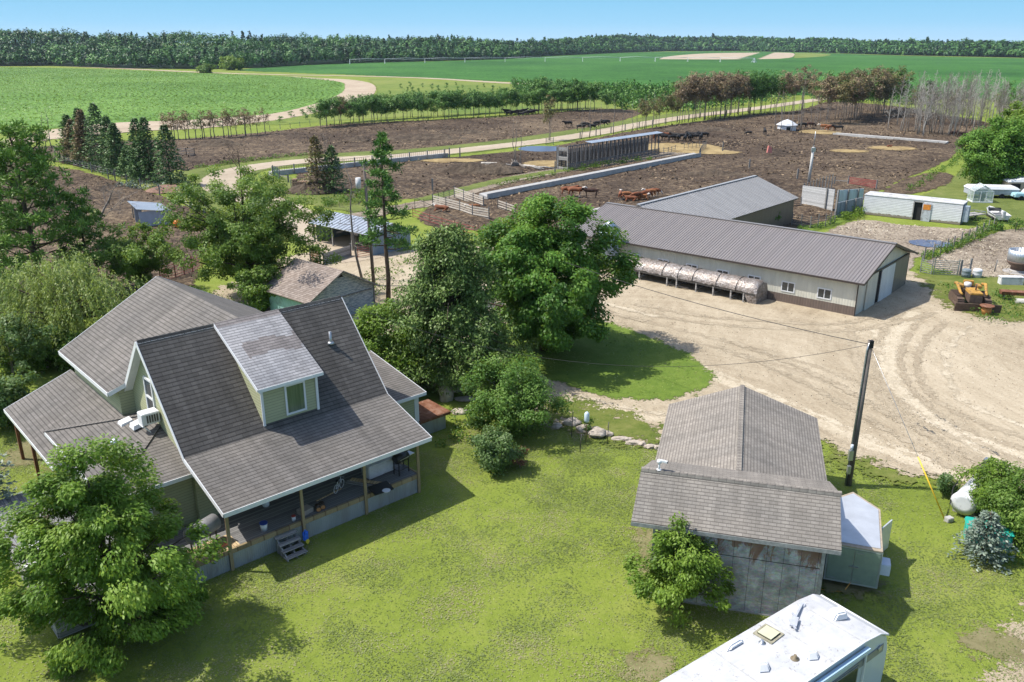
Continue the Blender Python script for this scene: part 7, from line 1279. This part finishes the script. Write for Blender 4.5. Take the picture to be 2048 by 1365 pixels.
bt_=T('steel_trough','long rusty steel trough on pale half-pipe supports at the right edge','trough',G(1998,600),R(-14)); MB().hexa([(0,-.3,.55),(9,-.3,.55),(9,.3,.55),(0,.3,.55),(0,-.42,.85),(9,-.42,.85),(9,.42,.85),(0,.42,.85)]).build('trough',rustm,bt_); MB().path([(1,-.9,.22),(4.2,-.9,.22)],.25,12).build('support_pipe',conc,bt_); MB().bar((.3,0,0),(.3,0,.55),.15).bar((5,0,0),(5,0,.55),.15).build('leg',greyw,bt_)
tb=T('bulk_hopper','big galvanised round hopper on a dark cone base at the right edge','hopper',G(2036,546)); MB().lathe([(.75,.35),(.7,.6),(1.12,1.0),(1.15,1.2)],24).build('cone',rst,tb); MB().lathe([(1.15,1.2),(1.17,1.75),(1.15,2.25),(1.05,2.25),(1.03,1.5)],24).build('drum',galv,tb); MB().lathe([(1.35,0),(1.35,.12),(.8,.15),(.75,.35)],24).build('base_ring',greyw,tb)
wb=T('white_chest','scuffed white chest lying in the weeds below the round hopper','chest',G(2020,570),R(-5)); MB().box(-1.0,-.35,0,1.0,.35,.7).build('chest',whited,wb,bevel=.05); MB().box(-1.02,-.37,.71,1.02,.37,.8).build('lid',whited,wb,bevel=.02)
for p,m,l in (((1931,556),paint((.16,.2,.22),.6,.2,4,name='barrel_dark'),'dark grey plastic barrel beside the wide tube gate'),((1953,556),paint((.55,.57,.6),.6,.2,4,name='barrel_pale'),'pale ribbed drum right of the dark barrel')):
    b=T('barrel',l,'barrel',G(*p),group='barrels by the gate'); MB().lathe([(.38,0),(.4,.3),(.42,.35),(.4,.4),(.4,.62),(.42,.66),(.39,.8)],18).build('drum',m,b); MB().lathe([(.36,.8),(.34,.84)],18).build('lid',m,b)
tag(MB().tube((0,0,0),(.1,0,1.3),.05,n=6).build('fence_post',greyv,None,G(1988,546)),'thin leaning post left of the round hopper','post')

# ---------------------------------------------------------------- small buildings left, dome, feeder
A=G(342,452); ls=T('calf_shelter','low white-grey calf shelter with a sloping metal roof beside the dead branches','shelter',A,hz(148-180)); bw=paint((.34,.38,.46),.6,.15,2,name='shelter_wall')
mb=MB(); mb.hexa([(0,0,0),(3.3,0,0),(3.3,.08,0),(0,.08,0),(0,0,1.75),(3.3,0,1.75),(3.3,.08,1.75),(0,.08,1.75)]); mb.box(0,.08,0,.08,3.4,2.0); mb.box(3.2,2.6,0,3.3,3.4,2.1); mb.build('wall',bw,ls); MB().slab([(-.2,-.25,1.78),(6.4,-.25,1.78),(6.4,3.6,2.4),(-.2,3.6,2.4)],.06).build('roof',[galv,galv],ls)
for x in (4.8,6.2): MB().bar((x,.1,0),(x,.1,1.75),.12).build('post',greyv,ls); MB().bar((x,3.2,0),(x,3.2,2.3),.12).build('post',greyv,ls)
ot=T('orange_barrel','bright orange plastic barrel tipped beside the calf shelter','barrel',G(352,460),R(30)); op=paint((.75,.17,.02),.5,.15,2,name='orange_plastic'); MB().path([(0,0,.35),(.35,.1,1.1)],[.42,.36],16).build('drum',op,ot); MB().path([(.355,.1,1.11),(.37,.105,1.15)],[.3,.3],14).build('lid',op,ot)
D_=G(1573,261); dm_=T('white_dome_shelter','white multi-sided hut with a peaked roof among the bare trunks','shelter',D_,sc=.82); wv=paint((.55,.57,.6),.6,.1,2,name='white_vinyl')
MB().lathe([(2.9,0),(2.9,1.7)],10,sm=False).build('wall',wv,dm_); MB().lathe([(3.3,1.65),(1.6,2.7),(.25,3.2),(.05,3.3)],10,sm=False).build('roof',wv,dm_); MB().box(-1.0,-2.95,0,.2,-2.8,1.2).build('doorway',dark,dm_)
mf=T('mineral_feeder','small pink-red mineral feeder with hooded top in the open feedlot','feeder',G(1538,309)); pk=paint((.6,.22,.18),.6,.2,3,name='pink_red'); MB().lathe([(.7,0),(.75,.12),(.4,.2)],14).build('base',dark,mf); MB().hexa([(-.5,-.35,.2),(.5,-.35,.2),(.5,.35,.2),(-.5,.35,.2),(-.3,-.3,1.7),(.35,-.3,1.4),(.35,.3,1.4),(-.3,.3,1.7)]).build('hood',pk,mf,bevel=.06)
hr=T('hay_ring','dark metal stock rack standing in the mud behind the spruce group','rack',G(357,313)); mb=MB()
for k in range(5): mb.bar((0,0,.25+.3*k),(3.2,0,.25+.3*k),.06)
mb.build('rails',steel,hr)
for x in (0,1.6,3.2): MB().bar((x,0,0),(x,0,1.6),.1).build('post',dsteel,hr)
tag(MB().path([(0,0,.3),(1.0,.3,.3)],.35,12).build('tyre',dark,None,G(381,316)),'black tyre lying at the foot of the stock rack','tyre')
# mounds and log pile
def mound(label,p,a,b,hh,mat,sd,name='dirt_mound',cat='mound'):
    c=G(*p); rs=np.random.RandomState(sd); n_=70; X,Y=np.meshgrid(np.linspace(-1,1,n_),np.linspace(-1,1,n_)); r=np.sqrt(X**2+Y**2); Zm=hh*np.clip(1-r**1.6,0,1)**.8*(.45+.9*fbm(X*a+50,Y*b+50,.35,5,sd))+ (fbm(X*a+9,Y*b+9,1.6,3,sd+1)-.5)*.55*np.clip(1.05-r,0,1)**.4-.05
    idx=np.arange(n_*n_).reshape(n_,n_); F=np.stack([idx[:-1,:-1],idx[:-1,1:],idx[1:,1:],idx[1:,:-1]],-1).reshape(-1,4); F=F[(r.ravel()[F]<1.0).all(1)]
    V=np.stack([X.ravel()*a,Y.ravel()*b,Zm.ravel()+.1],1); us=np.unique(F); mp=-np.ones(n_*n_,int); mp[us]=np.arange(len(us)); me=npmesh(name,V[us],mp[F],None,mat,False); o=bpy.data.objects.new(name,me); C.objects.link(o); o.location=c; tag(o,label,cat)
m_clod=soil('clod_soil',[(.025,.018,.014),(.06,.045,.033),(.11,.085,.06),(.17,.135,.095)],(.3,1.8,8),1.,.2)
mound('low oval heap of dark clods in the mud below the short pine row',(432,293),6.5,4.2,1.5,m_clod,1)
mound('long low heap of dry manure in the far feedlot beneath the curved windbreak',(850,280),10,6,1.3,m_clod,2); mound('small clod heap at the left of the far feedlot',(716,283),3.2,3,1.0,m_clod,3); mound('flat heap with trampled clods right of the long manure heap',(920,268),7,5,.9,m_clod,4)
mound('rough dark clod heap behind the log pile',(955,345),8,4.5,1.8,m_clod,5); mound('bank of dark soil right of the black herd',(1395,262),9,7,1.2,m_clod,6); mound('heap of pale rubble beyond the pond in the far feedlot',(1225,226),7,4,1.2,greyw,7); mound('trampled soil heap behind the grey metal barn',(1430,352),6,3.5,.9,m_clod,8)
mound('pile of rubble and dirt under the pair of spruces',(622,386),4,2.4,1.6,m_clod,9); mound('scattered wood-chip heap below the spruce group',(345,383),4,2.6,.9,paint((.22,.13,.09),.9,.4,5,name='chip_brown'),10)
lp=G(1035,336); rg=random.Random(9)
for k,(x0,y0,x1,y1,z,r,l) in enumerate([(-6.5,3.5,-.5,1.0,.35,.2,'long pale fallen log pointing up-left in the feedlot log pile'),(-6,2.2,-1.5,1.5,.2,.14,'thin fallen log below the long pale one'),(-.6,2,1.4,-2.5,.5,.25,'thick grey log crossing the middle of the log pile'),(.6,1,4.0,-3.2,.3,.17,'bleached log leaning down-right in the log pile'),(1.2,1.8,4.6,-2.6,.25,.13,'thin bleached pole beside the leaning log'),(3.0,-.5,6.5,-1.6,.18,.13,'short pale branch at the right of the log pile')]):
    tag(MB().path([(x0,y0,z),((x0+x1)/2,(y0+y1)/2+.2,z+.1),(x1,y1,z*.6)],[r,r*.9,r*.7],7).build('fallen_log',bk_white if k!=2 else bk_grey,None,lp),l,'log','fallen logs in the feedlot')
st_=T('tree_stump','dark upturned stump in the middle of the feedlot log pile','stump',G(1029,336)); MB().blob((0,0,.5),(.7,.6,.8),rg,2,.5).build('root_ball',bk_grey,st_); MB().path([(0,0,.5),(-.5,.1,1.5)],[.25,.08],6).path([(0,0,.5),(.5,-.2,1.4)],[.2,.05],6).build('root',bk_grey,st_)
wp=T('firewood_stack','stack of cut pale log ends beneath the pair of spruces','wood stack',G(604,380)); mb=MB()
for k in range(34): x=(k%8)*.36-1.2+rg.uniform(-.05,.05); z=.18+(k//8)*.33; mb.path([(x,-.7,z),(x+.05,.5,z)],.17,8)
mb.build('logs',paint((.4,.27,.17),.9,.4,4,name='cut_logs'),wp); MB().bar((-1.5,-.4,0),(-1.5,-.4,1.6),.1).build('stake',greyw,wp)

# ---------------------------------------------------------------- centre pivot irrigation
pv=T('pivot_irrigator','long white centre-pivot irrigator standing across the dark green corn field','irrigator',G(1508,125.5)); base=pv.location; ends=[G(x,y) for x,y in ((1508,125.5),(1440,124.5),(1375,124),(1310,123.6),(1240,123.4),(1165,123.6),(1090,124),(1010,124.6),(930,125.4),(850,126.4),(770,127.6),(700,128.8))]
wvp=paint((.6,.63,.65),.5,.1,2,name='pivot_white')
for i,p in enumerate(ends):
    q=p-base; tw_=MB()
    tw_.bar(q+Vector((0,-3,0)),q+Vector((0,0,4.6)),.28); tw_.bar(q+Vector((0,3,0)),q+Vector((0,0,4.6)),.28); tw_.bar(q+Vector((0,-3,.6)),q+Vector((0,3,.6)),.25)
    if i==0: tw_.bar(q+Vector((-3,0,0)),q+Vector((0,0,4.6)),.4); tw_.bar(q+Vector((3,0,0)),q+Vector((0,0,4.6)),.4); tw_.box(q.x-1,q.y-1,0,q.x+1,q.y+1,1.5)
    tw_.build('tower',wvp,pv)
    if i: a=ends[i-1]-base; m_=(a+q)/2; s_=MB(); s_.path([a+Vector((0,0,4.4)),m_+Vector((0,0,5.2)),q+Vector((0,0,4.4))],.16,5); s_.path([a+Vector((0,0,4.4)),m_+Vector((0,0,3.6)),q+Vector((0,0,4.4))],.07,4); s_.build('span_pipe',wvp,pv)

# ---------------------------------------------------------------- cattle
def cowmesh(name,pose,mats,face=None,seed=0):
    P=[];E=[];Rd=[]
    def v(p,r,par=None):
        P.append(p);Rd.append(r); 
        if par is not None: E.append((par,len(P)-1))
        return len(P)-1
    lie=pose=='lie'; h0=.62 if lie else 1.12
    a=v((0,0,h0),(.4,.43)); b=v((-.5,0,h0+.02),(.4,.42),a); c=v((-.92,0,h0+.05),(.3,.34),b); d=v((.45,0,h0-.02),(.38,.43),a); e=v((.8,0,h0+.05),(.28,.36),d)
    if pose=='graze': n1=v((1.1,0,h0-.1),(.18,.24),e); hd=v((1.42,0,.62),(.14,.17),n1); mz=v((1.6,0,.3),(.1,.11),hd)
    elif pose=='turn': n1=v((1.1,.1,h0+.2),(.19,.24),e); hd=v((1.3,.35,h0+.28),(.15,.18),n1); mz=v((1.35,.68,h0+.12),(.1,.11),hd)
    else: n1=v((1.12,0,h0+.22),(.18,.24),e); hd=v((1.42,0,h0+.34),(.15,.18),n1); mz=v((1.75,0,h0+.16),(.1,.11),hd)
    for s in (-1,1): 
        er=v((1.38 if pose!='turn' else 1.28,s*.3+(.3 if pose=='turn' else 0),P[hd][2]+.1),(.03,.05),hd)
    t=v((-1.12,0,h0+.12),(.05,.05),c); v((-1.2,.02,h0-.55 if not lie else .15),(.03,.03),t)
    if not lie:
        for (x,par,k) in ((.66,e,0),(-.8,c,1)):
            for s in (-1,1):
                st_=rng_.uniform(-.12,.12); u=v((x,s*.22,.85),(.13,.17),par)
                if k: kn=v((x-.08+st_,s*.23,.48),(.07,.08),u); f=v((x+.02+st_,s*.23,.22),(.05,.05),kn)
                else: kn=v((x+.02+st_*.5,s*.22,.45),(.065,.07),u); f=v((x+st_,s*.22,.2),(.05,.05),kn)
                v((x+.03+st_,s*.23,.0),(.06,.06),f)
    else:
        for (x,par) in ((.7,e),(-.6,c)):
            for s in (-1,1): u=v((x,s*.4,.3),(.15,.15),par); kn=v((x+.35,s*.5,.14),(.08,.08),u); v((x+.05,s*.55,.08),(.06,.06),kn)
    me=bpy.data.meshes.new(name); me.from_pydata([tuple(p) for p in P],E,[]); o=bpy.data.objects.new('tmp',me); C.objects.link(o); md=o.modifiers.new('s','SKIN'); md.use_smooth_shade=True
    for i,r in enumerate(Rd): me.skin_vertices[0].data[i].radius=(r[0]*.8,r[1]*.8)
    me.skin_vertices[0].data[0].use_root=True; o.modifiers.new('b','SUBSURF').levels=1
    bpy.context.view_layer.update(); dg=bpy.context.evaluated_depsgraph_get(); m2=bpy.data.meshes.new_from_object(o.evaluated_get(dg)); m2.name=name; bpy.data.objects.remove(o)
    m2.materials.clear()
    for m in mats: m2.materials.append(m)
    H_=Vector(P[hd])
    for p in m2.polygons:
        c_=p.center; p.material_index=1 if (len(mats)>1 and ((c_-H_).length<.42 or (c_-Vector(P[mz])).length<.3 or c_.z<(.3 if not lie else .05) or (abs(c_.y)<.25 and c_.z<h0-.32 and c_.x>.2))) else 0
    return m2
rng_=random.Random(3)
ck=paint((.012,.011,.011),.7,.3,3,name='black_hide'); cbn=paint((.2,.07,.03),.8,.3,2,name='red_brown_hide'); cdk=paint((.06,.028,.018),.8,.3,2,name='dark_brown_hide'); cw=paint((.55,.5,.45),.8,.15,3,name='white_hide'); cor=paint((.3,.12,.045),.8,.3,2,name='tan_red_hide')
CM={}
def cow(kind,pose,p,rz,label,group,sc=1,z=.12):
    key=(kind,pose)
    if key not in CM: CM[key]=cowmesh('cow_body',pose,{'black':[ck],'red':[cbn,cw],'dark':[cdk],'tan':[cor,cw],'brown':[cbn]}[kind])
    q=G(*p); e=T('cow' if sc>.7 else 'calf',label,'cow' if sc>.7 else 'calf',(q.x,q.y,z),rz,group,sc); link(bpy.data.objects.new('body',CM[key]),e)
    h0=.62 if pose=='lie' else 1.12
    return e
cow('red','stand',(1150,399),R(-12),'red-brown cow with white face in the middle of the feedlot trio','three cattle standing together in the feedlot',1,.3)
cow('brown','stand',(1136,397),R(5),'dark red cow partly hidden behind the white-faced cow','three cattle standing together in the feedlot',.97,.3)
cow('dark','turn',(1181,400),R(172),'dark brown cow facing the white-faced cow','three cattle standing together in the feedlot',.95,.3)
for i,(x,y,pz,rz,k) in enumerate([(1240,404,'stand',80,'red'),(1252,404,'graze',10,'tan'),(1262,407,'lie',170,'brown'),(1273,405,'graze',200,'brown'),(1283,404,'lie',20,'tan'),(1291,402,'graze',30,'brown'),(1300,399,'stand',190,'tan'),(1308,397,'graze',10,'red')]):
    cow(k,pz,(x,y),R(rz),['leftmost calf of the reddish group behind the barn roof','orange-brown calf with white patches second in the reddish group','low lying brown calf in the reddish group','brown calf with its head down in the middle of the reddish group','tan calf lying in the middle of the reddish group','brown calf right of the middle of the reddish group','light tan calf near the right end of the reddish group','last calf at the right end of the reddish group'][i],'reddish calves behind the barn roof',.8,.3)
cow('red','lie',(884,428),R(160),'reddish white-faced cow lying beside the pale board fence','cattle by the board pen',.9,.3); cow('tan','stand',(948,430),R(200),'tan calf looking through the pale board fence','cattle by the board pen',.75,.3)
hx=[(1309,283),(1322,281),(1330,284),(1337,280),(1344,285),(1352,281),(1356,286),(1364,282),(1369,286),(1374,280),(1379,284),(1385,279),(1391,283),(1396,280),(1401,283),(1407,279)]
herd=[]
for i,(x,y) in enumerate(hx):
    k='brown' if i in (0,3) else 'black'; cow_=cow(k,('stand','graze','stand')[i%3],(x,y+2),R(rng_.choice([0,20,160,180,200,250,70])),('brown cow at the left end of the herd by the yellow straw' if i==0 else 'brown cow among the black herd by the yellow straw') if k=='brown' else 'black cow in the crowded herd along the yellow straw','herd feeding along the yellow straw',1.02,.35); herd+= [cow_] if k=='black' else []
number(herd,lambda o_,e:o_+' black cow from the left in the crowded herd along the yellow straw'); herd=[]
for i in range(11): herd.append(cow('black','lie' if i%2 else 'stand',(1014+i*5.6,231+(i%3)*1.5-i*.15),R(rng_.choice([0,30,170,190])),'black cow resting in the shade under the curved windbreak','black cattle resting in the windbreak shade',1.05,.3))
number(herd,lambda o_,e:o_+' black cow from the left resting in the shade under the curved windbreak')
for i,(x,y,l) in enumerate([(1136,257,'black cow alone at the left of the small pond'),(1162,264,'black cow wading in the small pond'),(1170,259,'black cow just behind the wading one'),(1184,259,'black cow left of centre in the pond group'),(1194,257,'black cow in the middle of the pond group'),(1203,256,'black cow right of centre in the pond group'),(1212,254,'rightmost black cow of the pond group')]): cow('black',('stand','stand','graze','lie','stand','graze','stand')[i],(x,y),R(rng_.choice([0,180,200,20])),l,'black cattle around the small pond',1.05,.3)
cow('black','graze',(1497,274),R(180),'small black calf alone left of the bare trunks','lone black cattle',.7,.3); cow('black','stand',(1529,273),R(80),'black cow standing alone beside the puddle left of the white dome','lone black cattle',1,.3)
for x,y,k,pz,rz,l in ((1604,260,'black','graze',190,'black cow just right of the white dome'),(1620,259,'dark','graze',10,'dark brown cow second from the white dome'),(1648,264,'tan','stand',180,'tan orange cow on the straw by the far bunk'),(1661,265,'brown','graze',190,'brown cow with lowered head beside the tan one'),(1676,266,'black','stand',170,'black cow at the left end of the far concrete bunk')): cow(k,pz,(x,y),R(rz),l,'cattle between the dome and the far bunk',1.05,.3)
cow('brown','lie',(1778,296),R(10),'small brown calf lying on the round straw patch','lone calf',.5,.1)
for c_ in ((1905,272),(1925,274)): cow('dark','lie',c_,R(20 if c_[0]<1910 else 170),'brown cow lying in the shade %s the aspen grove'%('inside' if c_[0]<1910 else 'at the right foot of'),'cattle under the aspens',1,.2)
# ---------------------------------------------------------------- summer haze
n=N('haze_air'); n.t.nodes.remove(n.b); pvn=n.n('ShaderNodeVolumePrincipled'); pvn.inputs['Color'].default_value=(.72,.86,1,1); pvn.inputs['Density'].default_value=.00005; pvn.inputs['Anisotropy'].default_value=.2
n.t.links.new(pvn.outputs[0],n.out.inputs['Volume']); hz_=MB().box(-2600,-80,-1.2,2600,3200,60).build('haze',n.m); tag(hz_,'thin bluish summer haze over the far fields and forest','haze',None,'stuff')
